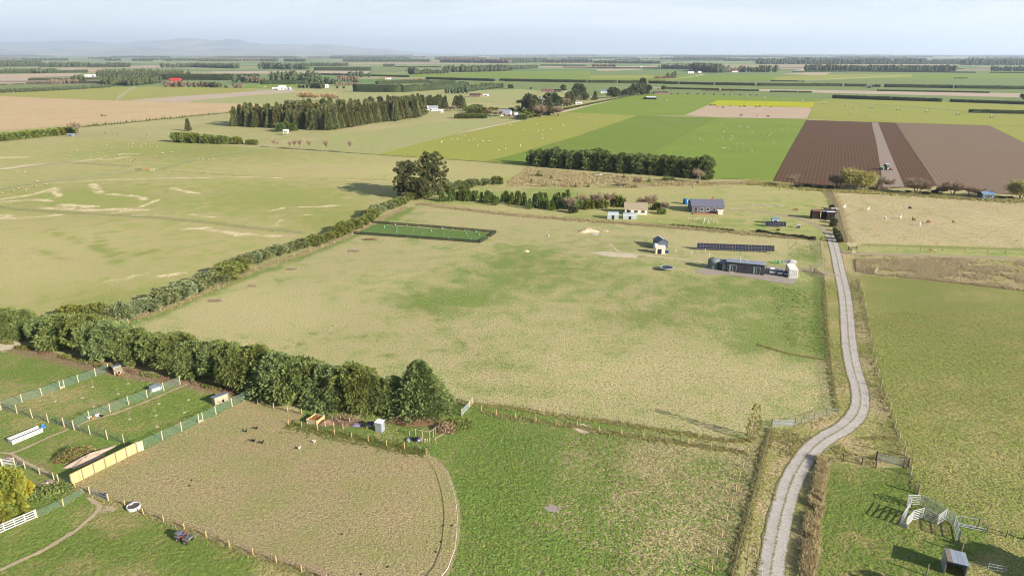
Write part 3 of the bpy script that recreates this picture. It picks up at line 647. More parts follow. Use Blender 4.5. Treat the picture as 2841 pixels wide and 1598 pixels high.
# ------------------------------------------------------------------ plant shapes
def unit(a): return a / (np.linalg.norm(a, axis=-1, keepdims=True) + 1e-9)
def rdir(rng, n): return unit(rng.normal(size=(n, 3)))
def leafset(rng, P, A, L, W, tint, droop=.12):
    """Kite-shaped leaves or sprays: P foot, A direction, L length, W width."""
    n = len(P); A = unit(A); S = unit(np.cross(A, rdir(rng, n)))
    L = np.broadcast_to(L, (n,))[:, None]; W = np.broadcast_to(W, (n,))[:, None]
    V = np.stack([P, P + A * L * .55 + S * W * .5, P + A * L - np.array([0, 0, 1.]) * L * droop, P + A * L * .55 - S * W * .5], 1).reshape(-1, 3)
    F = np.arange(4 * n).reshape(-1, 4)
    Cc = np.zeros((n, 4, 4)); Cc[..., 3] = 1; Cc[..., 0] = np.clip(tint, 0, 1)[:, None]; Cc[:, 2, 1] = .5; Cc[:, 1, 1] = .15; Cc[:, 3, 1] = .15
    return V, F, Cc.reshape(-1, 4)
def ballset(c, r, n=7, m=5, rng=None, rough=.12):
    th = np.linspace(0, 2 * np.pi, n, endpoint=False); ph = np.linspace(.12, np.pi - .12, m)
    V = np.array([(math.sin(p) * math.cos(t), math.sin(p) * math.sin(t), math.cos(p)) for p in ph for t in th])
    if rng is not None: V = V * (1 + rng.uniform(-rough, rough, (len(V), 1)))
    V = V * np.asarray(r) + np.asarray(c)
    F = [(i * n + k, (i + 1) * n + k, (i + 1) * n + (k + 1) % n, i * n + (k + 1) % n) for i in range(m - 1) for k in range(n)]
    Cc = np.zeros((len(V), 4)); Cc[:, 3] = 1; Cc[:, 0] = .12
    return V, np.array(F), Cc
def merge(sets):
    V = []; F = []; Cc = []; o = 0
    for v, f, c in sets:
        V.append(v); F.append(f + o); Cc.append(c); o += len(v)
    return np.concatenate(V), np.concatenate(F), np.concatenate(Cc)
def clumps(rng, ctr, out, rad, per, L, W, lift=.15, spread=.8, droop=.12):
    m = len(ctr); k = m * per
    ci = np.repeat(np.arange(m), per); d = rdir(rng, k); d = unit(d + out[ci] * .55)
    P = ctr[ci] + d * (rad[ci] * rng.uniform(.35, 1.0, k))[:, None]
    A = out[ci] * .7 + d * spread + rng.normal(size=(k, 3)) * .3 + np.array([0, 0, lift])
    tint = .45 + .28 * rng.normal(size=m)[ci] * .6 + .22 * rng.normal(size=k)
    s = rng.uniform(.7, 1.3, k)
    return leafset(rng, P, A, L * s, W * s, tint, droop)
def trunkset(rng, h, r, lean=.03, limbs=(), n=6):
    mb = MB()
    top = (rng.normal() * lean * h, rng.normal() * lean * h, h)
    mb.tube([(0, 0, -.1), (top[0] * .3, top[1] * .3, h * .45), top], [r, r * .7, r * .18], n)
    for a, b, rr in limbs: mb.tube([a, ((a[0] + b[0]) / 2, (a[1] + b[1]) / 2, (a[2] + b[2]) / 2 + .1), b], [rr, rr * .7, rr * .3], 4)
    return mb
# each maker gives (trunk MB, crown set)
def mk_mound(seed, w=7.5, h=7.0, nc=170, per=70, L=.5, W=.19, flat=.25, lob=7):
    rng = np.random.default_rng(seed)
    sets = []
    lobes = [(np.array([0, 0, h * .48]), np.array([w * .40, w * .40, h * .44]))]
    for i in range(lob):
        a = rng.uniform(0, 6.28); t = rng.uniform(.15, .78); rr = w * .5 * (1 - .45 * t)
        lobes.append((np.array([math.cos(a) * rr * .55, math.sin(a) * rr * .55, h * t]), np.array([w * .24, w * .24, h * .22]) * rng.uniform(.85, 1.2)))
    ctr = []; out = []
    while len(ctr) < nc:
        c, r = lobes[rng.integers(len(lobes))]; d = unit(rng.normal(size=3)); d[2] = d[2] * .8 + .18
        p = c + d * r
        if p[2] < .35: continue
        if any((((p - c2) / (r2 * .82)) ** 2).sum() < 1 for c2, r2 in lobes): continue
        ctr.append(p); out.append(unit(d / r))
    ctr = np.array(ctr); out = np.array(out)
    sets.append(clumps(rng, ctr, out, rng.uniform(.55, 1.05, nc) * w / 8.5, per, L, W, .12))
    for c, r in lobes: sets.append(ballset(c, r * .76, rng=rng))
    return trunkset(rng, h * .6, w * .035), merge(sets)
def mk_conifer(seed, h=16, r=3.1, nc=110, per=15, L=1.5, W=.6, base=.06, pw=.85, lift=.3, rad=.8, core=True):
    rng = np.random.default_rng(seed)
    t = np.sort(rng.uniform(0, 1, nc) ** 1.15); z = h * (base + (1 - base) * t)
    rr = r * (1 - t) ** pw * rng.uniform(.7, 1.1, nc) + .1; a = np.arange(nc) * 2.39996 + rng.uniform(-.3, .3, nc)
    out = unit(np.stack([np.cos(a), np.sin(a), np.full(nc, .15)], 1))
    ctr = np.stack([np.cos(a) * rr, np.sin(a) * rr, z], 1)
    sets = [clumps(rng, ctr, out, np.maximum(.18, (rad * (1 - .65 * t)) * r / 3.1), per, L, W, lift, .7)]
    for k in range(4 if core else 0):
        tt = .08 + .22 * k
        sets.append(ballset((0, 0, h * (base + (1 - base) * tt)), np.array([r * (1 - tt) ** pw * .62] * 2 + [h * .16]), 6, 4, rng))
    return trunkset(rng, h * .97, r * .07), merge(sets)
def mk_column(seed, h=13, r=3.0, nc=120, per=22, L=1.0, W=.42, top=.35):
    """Tall shelter-belt cypress: straight sides, ragged top."""
    rng = np.random.default_rng(seed)
    t = rng.uniform(.03, 1, nc); a = rng.uniform(0, 6.283, nc)
    pr = np.where(t < 1 - top, 1.0, np.sqrt(np.clip(1 - ((t - 1 + top) / top) ** 2, 0.02, 1)))
    lob = 1 + .16 * np.sin(a * 3 + seed) + .1 * np.sin(t * 17 + a * 2)
    rr = r * pr * lob * rng.uniform(.85, 1.05, nc)
    ctr = np.stack([np.cos(a) * rr, np.sin(a) * rr, h * t], 1); out = unit(np.stack([np.cos(a), np.sin(a), .25 + t * .6], 1))
    sets = [clumps(rng, ctr, out, rng.uniform(.5, 1.0, nc) * r / 3, per, L, W, .35)]
    for k in range(4): sets.append(ballset((0, 0, h * (.14 + .22 * k)), np.array([r * .78, r * .78, h * .17]) * (1 if k < 3 else .8), 7, 4, rng))
    return trunkset(rng, h * .8, r * .09), merge(sets)
def mk_broad(seed, h=11, r=4.2, nc=95, per=24, L=.9, W=.5, base=.28, lob=9):
    """Round-headed tree with separate billows and sky between them."""
    rng = np.random.default_rng(seed); sets = []; limbs = []; ctr = []; out = []
    L0 = []
    for i in range(lob):
        a = i * 2.4 + rng.uniform(-.4, .4); t = rng.uniform(base + .12, .86); rr = r * .62 * rng.uniform(.5, 1.1) * (1.15 - .5 * t)
        c = np.array([math.cos(a) * rr, math.sin(a) * rr, h * t]); q = r * rng.uniform(.36, .52); L0.append((c, q))
        limbs.append(((0, 0, h * (base + .1)), tuple(c), r * .03)); sets.append(ballset(c, q * .72, 6, 4, rng))
    for i in range(nc):
        c, q = L0[i % lob]; d = unit(rng.normal(size=3) + np.array([0, 0, .25])); ctr.append(c + d * q * rng.uniform(.85, 1.1)); out.append(d)
    sets.append(clumps(rng, np.array(ctr), np.array(out), rng.uniform(.4, .8, nc) * r / 4.2, per, L, W, .1))
    return trunkset(rng, h * .62, r * .07, .04, limbs), merge(sets)
def mk_pine(seed, h=20, r=6.0, nc=180, per=56, L=.75, W=.26):
    """Old open pine: bare limbs show between dark billows, flat-topped."""
    rng = np.random.default_rng(seed); sets = []; limbs = []; ctr = []; out = []
    nb = 34
    for i in range(nb):
        t = .10 + .88 * (i / nb) ** .9; a = i * 2.4 + rng.uniform(-.5, .5)
        rr = r * (.55 + .55 * math.sin(math.pi * min(1, t * .95 + .08))) * rng.uniform(.5, 1.05)
        z = h * t; e = np.array([math.cos(a) * rr, math.sin(a) * rr, z + rr * .22]); limbs.append(((0, 0, z - .4), tuple(e), .13))
        q = r * rng.uniform(.2, .31); sets.append(ballset(e, np.array([q, q, q * .75]) * .62, 6, 4, rng))
        for k in range(max(3, nc // nb)):
            d = unit(rng.normal(size=3) + np.array([0, 0, .4])); ctr.append(e + d * q * rng.uniform(.7, 1.2)); out.append(d)
        if rr > r * .6:
            e2 = e * np.array([.5, .5, 1]); sets.append(ballset(e2, np.array([q, q, q * .7]) * .6, 6, 4, rng))
            for k in range(2):
                d = unit(rng.normal(size=3) + np.array([0, 0, .3])); ctr.append(e2 + d * q); out.append(d)
    ctr = np.array(ctr); out = np.array(out)
    sets.append(clumps(rng, ctr, out, rng.uniform(.5, 1.0, len(ctr)), per, L, W, .2))
    return trunkset(rng, h * .95, r * .085, .02, limbs, 7), merge(sets)
def mk_bare(seed, h=8, r=3.5, nb=26, tw=26, leaf=0, L=1.3, W=.05, up=.8, leafL=.3, stems=3):
    """Leafless tree: stems, limbs and a haze of twigs; leaf > 0 hangs some young leaves on it."""
    rng = np.random.default_rng(seed); mb = MB(); tips = []; dirs = []
    for i in range(stems):
        a = i * 6.283 / stems + rng.uniform(-.4, .4); b = (math.cos(a) * r * .22, math.sin(a) * r * .22, h * .4)
        mb.tube([(math.cos(a) * .12, math.sin(a) * .12, -.1), (b[0] * .6, b[1] * .6, h * .2), b], [r * .05, r * .04, r * .028], 5)
        for j in range(nb // stems):
            a2 = a + rng.normal() * 1.1; e = np.array([math.cos(a2) * r * rng.uniform(.35, .8), math.sin(a2) * r * rng.uniform(.35, .8), h * rng.uniform(.45, .86)])
            mb.tube([b, tuple((np.array(b) + e) / 2 + np.array([0, 0, h * .04])), tuple(e)], [r * .024, r * .016, r * .007], 3)
            for s in (.45, .7, 1.0): tips.append(np.array(b) * (1 - s) + e * s); dirs.append(unit(e - np.array([0, 0, h * .2])))
    tips = np.array(tips); dirs = np.array(dirs); k = len(tips) * tw; ci = np.repeat(np.arange(len(tips)), tw)
    A = dirs[ci] * .8 + rng.normal(size=(k, 3)) * .5 + np.array([0, 0, up])
    tint = .5 + .25 * rng.normal(size=k)
    tset = leafset(rng, tips[ci] + rng.normal(size=(k, 3)) * .12, A, L * rng.uniform(.5, 1.4, k), W, tint, 0)
    lset = None
    if leaf:
        k = len(tips) * leaf; ci = np.repeat(np.arange(len(tips)), leaf)
        lset = leafset(rng, tips[ci] + rng.normal(size=(k, 3)) * L * .5 + np.array([0, 0, .3]), rng.normal(size=(k, 3)) + np.array([0, 0, -.3]), leafL * rng.uniform(.6, 1.4, k), leafL * .5, .5 + .25 * rng.normal(size=k), .1)
    return mb, tset, lset

M_bark = paint('bark', C(120, 100, 80), .9, var=.25, scale=2)
M_barkp = paint('bark_pale', C(170, 150, 128), .9, var=.2, scale=2)
F_mac = foliage('cypress_foliage', C(64, 84, 42), C(148, 164, 92), C(172, 180, 108), .13)
F_olive = foliage('hedge_olive_foliage', C(78, 94, 42), C(144, 152, 76), C(164, 164, 92), .16)
F_blue = foliage('hedge_blue_foliage', C(90, 106, 62), C(154, 162, 108), C(174, 178, 128), .14)
F_pine = foliage('pine_foliage', C(58, 68, 38), C(116, 120, 66), C(140, 134, 80), .14)
F_plant = foliage('plantation_foliage', C(68, 82, 48), C(138, 144, 84), C(156, 152, 94), .2)
F_young = foliage('young_conifer_foliage', C(70, 92, 40), C(124, 142, 66), C(140, 148, 76), .2)
F_bri = foliage('bright_shrub_foliage', C(84, 104, 44), C(144, 156, 74), C(160, 164, 84), .2)
F_broad = foliage('broadleaf_foliage', C(58, 72, 46), C(104, 114, 74), C(124, 126, 86), .22)
F_willow = foliage('willow_foliage', C(156, 158, 84), C(202, 198, 120), C(212, 206, 134), .1, .25)
F_wattle = foliage('wattle_foliage', C(104, 124, 58), C(152, 160, 76), C(212, 202, 92), .1, .2)
F_twig = foliage('twig', C(130, 108, 84), C(186, 162, 132), C(196, 172, 140), .12, 0)
F_twigo = foliage('twig_orange', C(178, 148, 106), C(214, 188, 142), C(222, 196, 150), .08, 0)
F_twigg = foliage('twig_grey', C(132, 112, 92), C(184, 162, 134), C(190, 168, 142), .12, 0)
F_dead = foliage('dead_brush', C(124, 100, 74), C(178, 148, 114), C(188, 160, 124), .12, 0)
F_gorse = foliage('gold_shrub_foliage', C(140, 140, 46), C(196, 184, 70), C(206, 192, 80), .14, .15)

SPEC = {}
def species(key, fmat, bark, variants):
    out = []
    for i, v in enumerate(variants):
        tm = v[0].mesh(key + '_trunk', bark, True)
        cm = mesh_np(key + '_crown', v[1][0], v[1][1], fmat, colors=v[1][2])
        lm = mesh_np(key + '_leaves', v[2][0], v[2][1], v[3], colors=v[2][2]) if len(v) > 3 and v[2] is not None else None
        # one-piece version for trees too far off to show their parts
        tv = np.array([q for q in v[0].v]); nv = len(tv)
        me = bpy.data.meshes.new(key); vs = np.concatenate([tv, v[1][0]]); fs = list(v[0].f) + [tuple(int(j) + nv for j in q) for q in v[1][1]] if len(v[1][1]) < 5200 else None
        if fs:
            me.from_pydata(vs.tolist(), [], fs); me.materials.append(bark); me.materials.append(fmat)
            me.polygons.foreach_set('material_index', np.array([0] * len(v[0].f) + [1] * len(v[1][1]), np.int32))
            a = me.attributes.new('tint', 'FLOAT_COLOR', 'POINT'); cc = np.concatenate([np.tile([0, 0, 0, 1.], (nv, 1)), v[1][2]]); a.data.foreach_set('color', cc.astype(np.float32).ravel())
            me.update()
        h = float(vs[:, 2].max())
        out.append((tm, cm, lm, me, h))
    SPEC[key] = out
species('mac', F_mac, M_bark, [mk_mound(11), mk_mound(12, 8.2, 7.4), mk_conifer(15, 8.2, 4.2, 190, 60, .55, .21, .03, .5, .15, 1.05), mk_mound(13, 7.2, 6.6), mk_mound(14, 7.8, 7.0), mk_conifer(16, 8.6, 3.9, 190, 60, .55, .21, .03, .58, .2, 1.05)])
species('mac_tall', F_mac, M_bark, [mk_conifer(19, 9.0, 3.9, 230, 60, .55, .2, .02, .85, .2, 1.0)])
species('shrub_olive', F_olive, M_bark, [mk_mound(21, 4.6, 3.4, 70, 32, .5, .22, lob=4), mk_mound(22, 4.2, 3.0, 64, 32, .5, .22, lob=4)])
species('shrub_blue', F_blue, M_bark, [mk_mound(23, 4.8, 3.2, 70, 32, .5, .2, lob=4), mk_mound(24, 4.4, 3.5, 64, 32, .5, .2, lob=4)])
species('pine_old', F_pine, M_barkp, [mk_pine(31), mk_pine(36, 17, 6.6)])
species('plantation', F_plant, M_bark, [mk_conifer(41, 16, 3.0, 120, 16, 1.25, .45), mk_conifer(42, 17.5, 2.8, 120, 16, 1.25, .45), mk_conifer(43, 14.5, 3.2, 120, 16, 1.25, .45)])
species('belt', F_mac, M_bark, [mk_column(51), mk_column(52, 13.6, 3.2), mk_column(53, 12.4, 2.9)])
species('hedge_cut', F_bri, M_bark, [mk_column(56, 5.5, 2.4, 70, 16, .9, .4, .25), mk_column(57, 5.0, 2.6, 70, 16, .9, .4, .3)])
species('young', F_young, M_bark, [mk_conifer(61, 5.6, 1.5, 64, 12, .7, .28, .02, .75, .35, .7), mk_conifer(62, 4.6, 1.7, 64, 12, .7, .28, .02, .7, .35, .7)])
species('sapling', F_young, M_bark, [mk_conifer(65, 2.6, .95, 26, 8, .6, .26, .02, .8, .3, .6)])
species('broad', F_broad, M_bark, [mk_broad(71), mk_broad(72, 10, 4.6), mk_broad(73, 12.5, 4.0)])
species('bush', F_bri, M_bark, [mk_mound(76, 5.0, 3.6, 60, 16, .8, .4, lob=4), mk_mound(77, 4.4, 3.2, 60, 16, .8, .4, lob=4)])
species('bush_dark', F_broad, M_bark, [mk_mound(78, 5.0, 3.6, 60, 16, .8, .4, lob=4)])
species('wattle', F_wattle, M_bark, [mk_mound(81, 7.5, 6.4, 230, 44, .5, .26, lob=9)])
species('gold', F_gorse, M_bark, [mk_mound(82, 4.0, 3.2, 50, 16, .6, .3, lob=4)])
def _b(*a, **k):
    x = mk_bare(*a, **k); return (x[0], x[1])
species('bare', F_twig, M_barkp, [_b(91), _b(92, 7, 3.6)])
species('bare_gold', F_twigo, M_barkp, [_b(99, 9, 4.2, 30, 40, L=1.6, W=.08)])
species('bare_grey', F_twigg, M_bark, [_b(93, 7.5, 4.0, 36, 44, L=1.7, W=.055), _b(94, 6.5, 4.2, 36, 44, L=1.7, W=.055)])
species('poplar_bare', F_twig, M_barkp, [_b(95, 11, 2.2, 30, 6, stems=1, W=.03, L=2.2, up=1.0), _b(96, 10, 2.4, 30, 6, stems=1, W=.03, L=1.8, up=1.2)])
_w = mk_bare(97, 9.5, 5.2, 42, 26, leaf=80, L=1.5, W=.05, leafL=.7)
species('willow', F_twigo, M_barkp, [(_w[0], _w[1], _w[2], F_willow)])
species('slim_tree', foliage('slim_foliage', C(128, 128, 64), C(176, 168, 96), C(190, 180, 110), .1, .3), M_barkp, [mk_conifer(98, 8.0, 1.15, 80, 12, .36, .14, .06, .5, .4, .8, False)])

TR = random.Random(77)
def height_for(p, v, c='n'):
    """How tall a thing at ground point p is if its top shows in photo row v."""
    ox, oy, s = _CROP[c]; y = -(oy + v / s - 799.0) / FPX
    return CAM_H + p[1] * (-ST + y * CT) / (CT + y * ST)
def plant(key, p, h=None, label=None, cat='tree', group=None, name=None, wide=None, parts=True, var=None, rz=None, z=0.0):
    S = SPEC[key]; i = TR.randrange(len(S)) if var is None else var; tm, cm, lm, me, h0 = S[i]
    s = (h or h0) / h0; w = s * (wide or TR.uniform(.92, 1.1))
    rz = TR.uniform(0, 6.28) if rz is None else rz
    name = name or key
    if parts:
        o = empty(name, (p[0], p[1], z), rz, label, cat, group); o.scale = (w, w, s)
        for nm, m in (('trunk', tm), ('crown', cm), ('leaves', lm)):
            if m: link(bpy.data.objects.new(nm, m), o)
    else:
        o = inst(name, me, (p[0], p[1], z), rz, (w, w, s)); tag(o, label, cat, group)
    return o
# ------------------------------------------------------------------ near hedges and trees
def shift(p, d, a): return (p[0] + d * math.cos(a), p[1] + d * math.sin(a))
# the big cypress hedge across the foreground
_top = {'e1': [(0, 262), (600, 335), (1100, 405), (1500, 505), (2000, 560), (2450, 650)], 'e2': [(0, 650), (500, 720), (700, 830), (1000, 815), (1300, 880), (1420, 860)]}
_fg = [('e1', x, y) for x, y in [(-260, 490), (-60, 535), (110, 575), (300, 615), (500, 660), (720, 710), (940, 765), (1170, 805), (1410, 850), (1640, 890), (1880, 935), (2130, 995), (2360, 1055)]] + [('e2', x, y) for x, y in [(110, 1125), (360, 1185), (610, 1225), (860, 1265), (1090, 1290), (1300, 1300)]]
_pts = [K(*q) for q in _fg]
for i, (q, p) in enumerate(zip(_fg, _pts)):
    a = ang(_pts[max(i - 1, 0)], _pts[min(i + 1, len(_pts) - 1)]) + math.pi / 2
    c = shift(p, 3.6, a)
    tx, ty = zip(*_top[q[0]]); h = height_for(c, float(np.interp(q[1], tx, ty)), q[0])
    if i:
        c2 = shift(lerp(_c0, c, .5), TR.uniform(-1.2, 1.0), a)
        plant('mac', c2, h * TR.uniform(.78, 1.02) * (.86 if i > 16 else 1), 'dark green cypress standing in the thick hedge above the pens', 'tree', 'cypresses of the foreground hedge', 'cypress_tree', wide=TR.uniform(1.0, 1.25))
    _c0 = c
    plant('mac', c, h * TR.uniform(.9, 1.08) * (.86 if i > 16 else 1), 'dark green cypress standing in the thick hedge above the pens', 'tree', 'cypresses of the foreground hedge', 'cypress_tree', wide=TR.uniform(1.1, 1.4))
p = shift(K('e2', 1570, 1290), 2.6, R(80))
plant('mac_tall', p, height_for(p, 768, 'e2') * 1.05, 'tall cone shaped cypress ending the foreground hedge', 'tree', None, 'cypress_tree', wide=1.25, var=0)
plant('slim_tree', K('f3', 2385, 130), 6.6, 'slender young tree with thin yellowish leaves at the corner of the dry paddock', 'tree', None, 'young_tree', var=0)
# the long hedge running away to the two pines
_base = KS('e1', [(640, 420), (900, 410), (1150, 375), (1380, 325), (1560, 265), (1800, 165), (2000, 80), (2200, 0)]) + KS('d2', [(0, 1235), (200, 1170), (400, 1105), (580, 1055), (760, 1005), (900, 930), (1010, 880), (1140, 825), (1240, 745), (1340, 700), (1430, 665), (1500, 628), (1550, 605)])
_path = smooth_path(_base, 2.3)
for i in range(0, len(_path)):
    a = ang(_path[max(i - 1, 0)], _path[min(i + 1, len(_path) - 1)]) + math.pi / 2
    c = shift(_path[i], 2.0 + TR.uniform(-.3, .3), a); t = i / len(_path)
    blue = vnoise(np.array([t * 13.0]), np.array([.5]), 4)[0] > .63
    plant('shrub_blue' if blue else 'shrub_olive', c, TR.uniform(2.6, 4.1) * (1.12 if t < .3 else 1), 'blue grey leaved shrub in the long boundary hedge' if blue else 'olive green leaved shrub in the long boundary hedge', 'shrub', 'blue grey shrubs of the boundary hedge' if blue else 'olive shrubs of the boundary hedge', 'hedge_shrub', wide=1.3)
_path = smooth_path(KS('d2', [(1640, 600), (1780, 560), (1880, 530), (2000, 505), (2120, 485), (2240, 468), (2350, 455)]), 4.0)
for i, q in enumerate(_path):
    c = shift(q, 1.6, R(110)); plant('shrub_blue' if i % 3 else 'shrub_olive', c, TR.uniform(3.6, 4.6), 'grey green shrub in the hedge beyond the two old pines', 'shrub', 'shrubs of the hedge beyond the pines', 'hedge_shrub', wide=1.2)
c = K('d2', 1500, 575); plant('pine_old', c, height_for(c, 215, 'd2'), 'broad dark pine, left of the two old pines by the hedge', 'tree', None, 'pine_tree', wide=1.12, var=1, rz=.6)
c = K('d2', 1730, 555); plant('pine_old', c, height_for(c, 122, 'd2'), 'tallest dark pine with pale bare limbs, right of the two old pines', 'tree', None, 'pine_tree', wide=1.05, var=0, rz=2.0)
c = K('d2', 1630, 600); plant('pine_old', c, 10.0, 'low pine growing at the foot of the two old pines', 'tree', None, 'pine_tree', wide=1.1, var=1, rz=4.0)
# shelter belt beyond the homestead
for i in range(22):
    t = i / 21; x = 255 + t * 1660; p = K('d3', x, 268 + t * 125 + (8 if i % 2 else -8)); top = float(np.interp(x, [230, 300, 560, 740, 950, 1000, 1300, 1500, 1800, 1960], [105, 95, 95, 110, 105, 150, 128, 160, 175, 165]))
    plant('belt', p, height_for(p, top + TR.uniform(-10, 22), 'd3'), 'tall dark cypress in the shelter belt behind the homestead', 'tree', 'cypresses of the homestead shelter belt', 'shelter_tree', wide=TR.uniform(1.1, 1.3))
p = K('d3', 1930, 400); plant('belt', p, height_for(p, 230, 'd3'), 'lower yellowish cypress at the near end of the shelter belt', 'tree', None, 'shelter_tree', wide=1.3)
p = K('d3', 1855, 440); plant('bare', p, height_for(p, 295, 'd3'), 'bare fan shaped tree in front of the shelter belt end', 'tree', None, 'bare_tree', wide=1.15)
p = K('d3', 1270, 485); plant('bare', p, height_for(p, 360, 'd3'), 'bare low tree on the rough ground below the shelter belt', 'tree', None, 'bare_tree', wide=1.1)
for x, y in [(320, 378), (352, 380), (255, 440), (1380, 432), (1525, 425), (1545, 425), (1572, 422), (1608, 415), (445, 405), (1140, 400), (680, 480), (800, 482)]:
    plant('sapling', K('d3', x, y), TR.uniform(1.6, 3.2), 'small green conifer sapling on the rough ground', 'tree', 'saplings on the rough ground', 'conifer_sapling')
# young conifers beside the homestead
for x, y in [(1820, 620), (1895, 620), (1930, 610), (1965, 605), (2000, 612), (2030, 600), (2065, 615), (2100, 610), (2120, 575), (2150, 590), (2195, 625), (2255, 630), (2290, 600), (2320, 655), (2345, 640), (2400, 620), (2430, 610), (2010, 565), (2060, 560), (1940, 590)]:
    p = K('d2', x, y); plant('young', p, TR.uniform(3.0, 5.6), 'young conifer in the plantation left of the homestead', 'tree', 'young conifers left of the homestead', 'young_conifer', wide=.85)
for x, y in [(15, 620), (70, 650), (130, 630), (185, 650), (240, 690), (290, 670), (335, 680), (385, 640), (400, 690), (455, 705), (490, 675), (510, 630), (560, 640), (600, 640), (520, 690)]:
    p = K('d3', x, y); plant('young', p, TR.uniform(4.0, 7.0), 'young conifer in the plantation left of the homestead', 'tree', 'young conifers left of the homestead', 'young_conifer', wide=.85)
# trees along the stream, behind the alpaca paddock
for x, y, t, k, w in [(330, 480, 345, 'bare', 1.0), (770, 500, 340, 'bare_grey', 1.1), (1150, 500, 360, 'bare_grey', 1.1), (1260, 505, 385, 'bare', 1.0), (1530, 555, 385, 'bare_grey', 1.25), (1760, 560, 455, 'bare_grey', 1.0), (1870, 565, 410, 'bare_grey', 1.15), (2030, 585, 455, 'bare', 1.25), (2120, 590, 470, 'bare', 1.1)]:
    p = K('d4', x, y); plant(k, p, height_for(p, t, 'd4'), 'leafless willow along the stream below the ploughed field', 'tree', 'leafless willows along the stream', 'bare_willow', wide=w * 1.2)
p = K('d4', 930, 515); plant('willow', p, height_for(p, 295, 'd4'), 'pale yellow green willow by the stream, beside the tractor field', 'tree', None, 'willow_tree', var=0, wide=1.35)
p = K('d4', 1045, 520); plant('willow', p, height_for(p, 330, 'd4'), 'smaller yellow green willow leaning beside the larger one', 'tree', None, 'willow_tree', var=0, wide=1.0, rz=2)
p = K('d4', 2520, 605); plant('willow', p, height_for(p, 395, 'd4'), 'yellow green willow at the right edge beside the blue roofed shed', 'tree', None, 'willow_tree', var=0, wide=1.3, rz=1)
for x, y in [(680, 505), (600, 500), (700, 498), (1100, 512), (1700, 545), (1740, 520), (1450, 540), (1620, 562), (2340, 598), (2420, 600), (380, 488), (560, 495), (480, 490)]:
    plant('bush_dark', K('d4', x, y), TR.uniform(1.2, 2.2), 'dark scrub bush along the stream bank', 'shrub', 'bushes on the stream bank', 'stream_bush', wide=1.5)
for i, (x, y) in enumerate([(725, 860), (745, 900), (760, 940), (775, 980), (790, 1010), (735, 825), (720, 690), (735, 740)]):
    plant('bush_dark', K('d4', x, y), TR.uniform(1.0, 2.0), 'dark bush beside the drive near the two log sheds', 'shrub', 'bushes beside the drive', 'roadside_bush', wide=1.1)
# homestead garden: the house stands among olive and brown trees
for x, y, h, k in [(620, 700, 6.0, 'bare_grey'), (680, 690, 5.0, 'bush'), (740, 680, 6.5, 'bare'), (800, 690, 4.5, 'bush'), (870, 680, 7.0, 'bare_grey'), (930, 685, 4.5, 'bush'), (1000, 670, 7.0, 'bare'), (1080, 660, 5.0, 'bush'), (1330, 690, 6.0, 'bare_grey'), (1400, 690, 6.5, 'bare'), (1460, 700, 3.5, 'bush'), (1530, 710, 4.5, 'bare_grey'), (660, 730, 3.0, 'bush_dark'), (1500, 740, 2.5, 'bush')]:
    plant(k, K('d3', x, y), h, {'bare': 'leafless pale tree in the homestead garden', 'bare_grey': 'leafless grey tree in the homestead garden', 'bush': 'bright green bush in the homestead garden', 'bush_dark': 'dark green bush in the homestead garden', 'broad': 'dark leafy tree in the homestead garden'}[k], 'tree', 'garden trees, ' + k.replace('_', ' '), 'garden_tree')
for i in range(13):
    plant('bush', K('d3', 1620 + i * 46, 850 + i * 4.2), .8, 'low clipped box bush in the row along the homestead fence', 'shrub', 'low bushes along the homestead fence', 'low_bush', wide=1.6)
for i in range(16):
    plant('bush_dark', K('d4', 20 + i * 34, 915 + i * 4.5 + TR.uniform(-4, 4)), TR.uniform(.7, 1.2), 'scrubby flax bush along the fence behind the solar panels', 'shrub', 'scrub along the solar paddock fence', 'scrub_bush', wide=1.5)
plant('gold', K('d4', 200, 900), 1.0, 'small yellow flowering bush by the garden solar panels', 'shrub', None, 'flowering_bush')
# wattle, brush heaps
p = K('f1', 20, 880); plant('wattle', p, height_for(p, 445, 'f1'), 'yellow flowering wattle at the left edge beside the white rails', 'tree', None, 'wattle_tree', wide=.85, rz=.5)
p = K('f1', 190, 700); plant('gold', p, 3.4, 'round golden green bush behind the wattle', 'shrub', None, 'golden_bush', wide=.8)
for c, x, y in [('c1', 1898, 1030)]:
    p = K(c, x, y); plant('plantation', p, height_for(p, 898, c), 'lone pointed conifer behind the clipped hedge', 'tree', None, 'lone_conifer', wide=1.3)
# clipped hedge pieces below it
def hedge_run(c, a, b, top, n, label, group, key='hedge_cut', wide=1.0):
    for i in range(n):
        t = (i + .5) / n; q = lerp(a, b, t); p = K(c, *q)
        tp = top[0] + (top[1] - top[0]) * t
        plant(key, p, height_for(p, tp + TR.uniform(-4, 4), c), label, 'tree', group, 'hedge_tree', wide=wide, parts=False)
hedge_run('c1', (1755, 1140), (1995, 1152), (1035, 1045), 7, 'clipped cypress in the left block of the broken hedge', 'clipped hedge, left block', wide=.95)
hedge_run('c1', (2055, 1155), (2150, 1158), (1050, 1062), 3, 'clipped cypress in the second block of the broken hedge', 'clipped hedge, second block')
hedge_run('c1', (2190, 1160), (2300, 1160), (1062, 1070), 3, 'clipped cypress in the third block of the broken hedge', 'clipped hedge, third block')
hedge_run('c1', (2350, 1160), (2420, 1162), (1075, 1085), 2, 'clipped cypress in the fourth block of the broken hedge', 'clipped hedge, fourth block')
hedge_run('c1', (2490, 1165), (2590, 1170), (1105, 1120), 3, 'clipped cypress at the right end of the broken hedge', 'clipped hedge, right end')
hedge_run('c1', (-60, 1140), (740, 1055), (1050, 975), 17, 'rounded shrub in the tall hedge at the left edge', 'rounded hedge at the left edge', 'bush', 1.3)
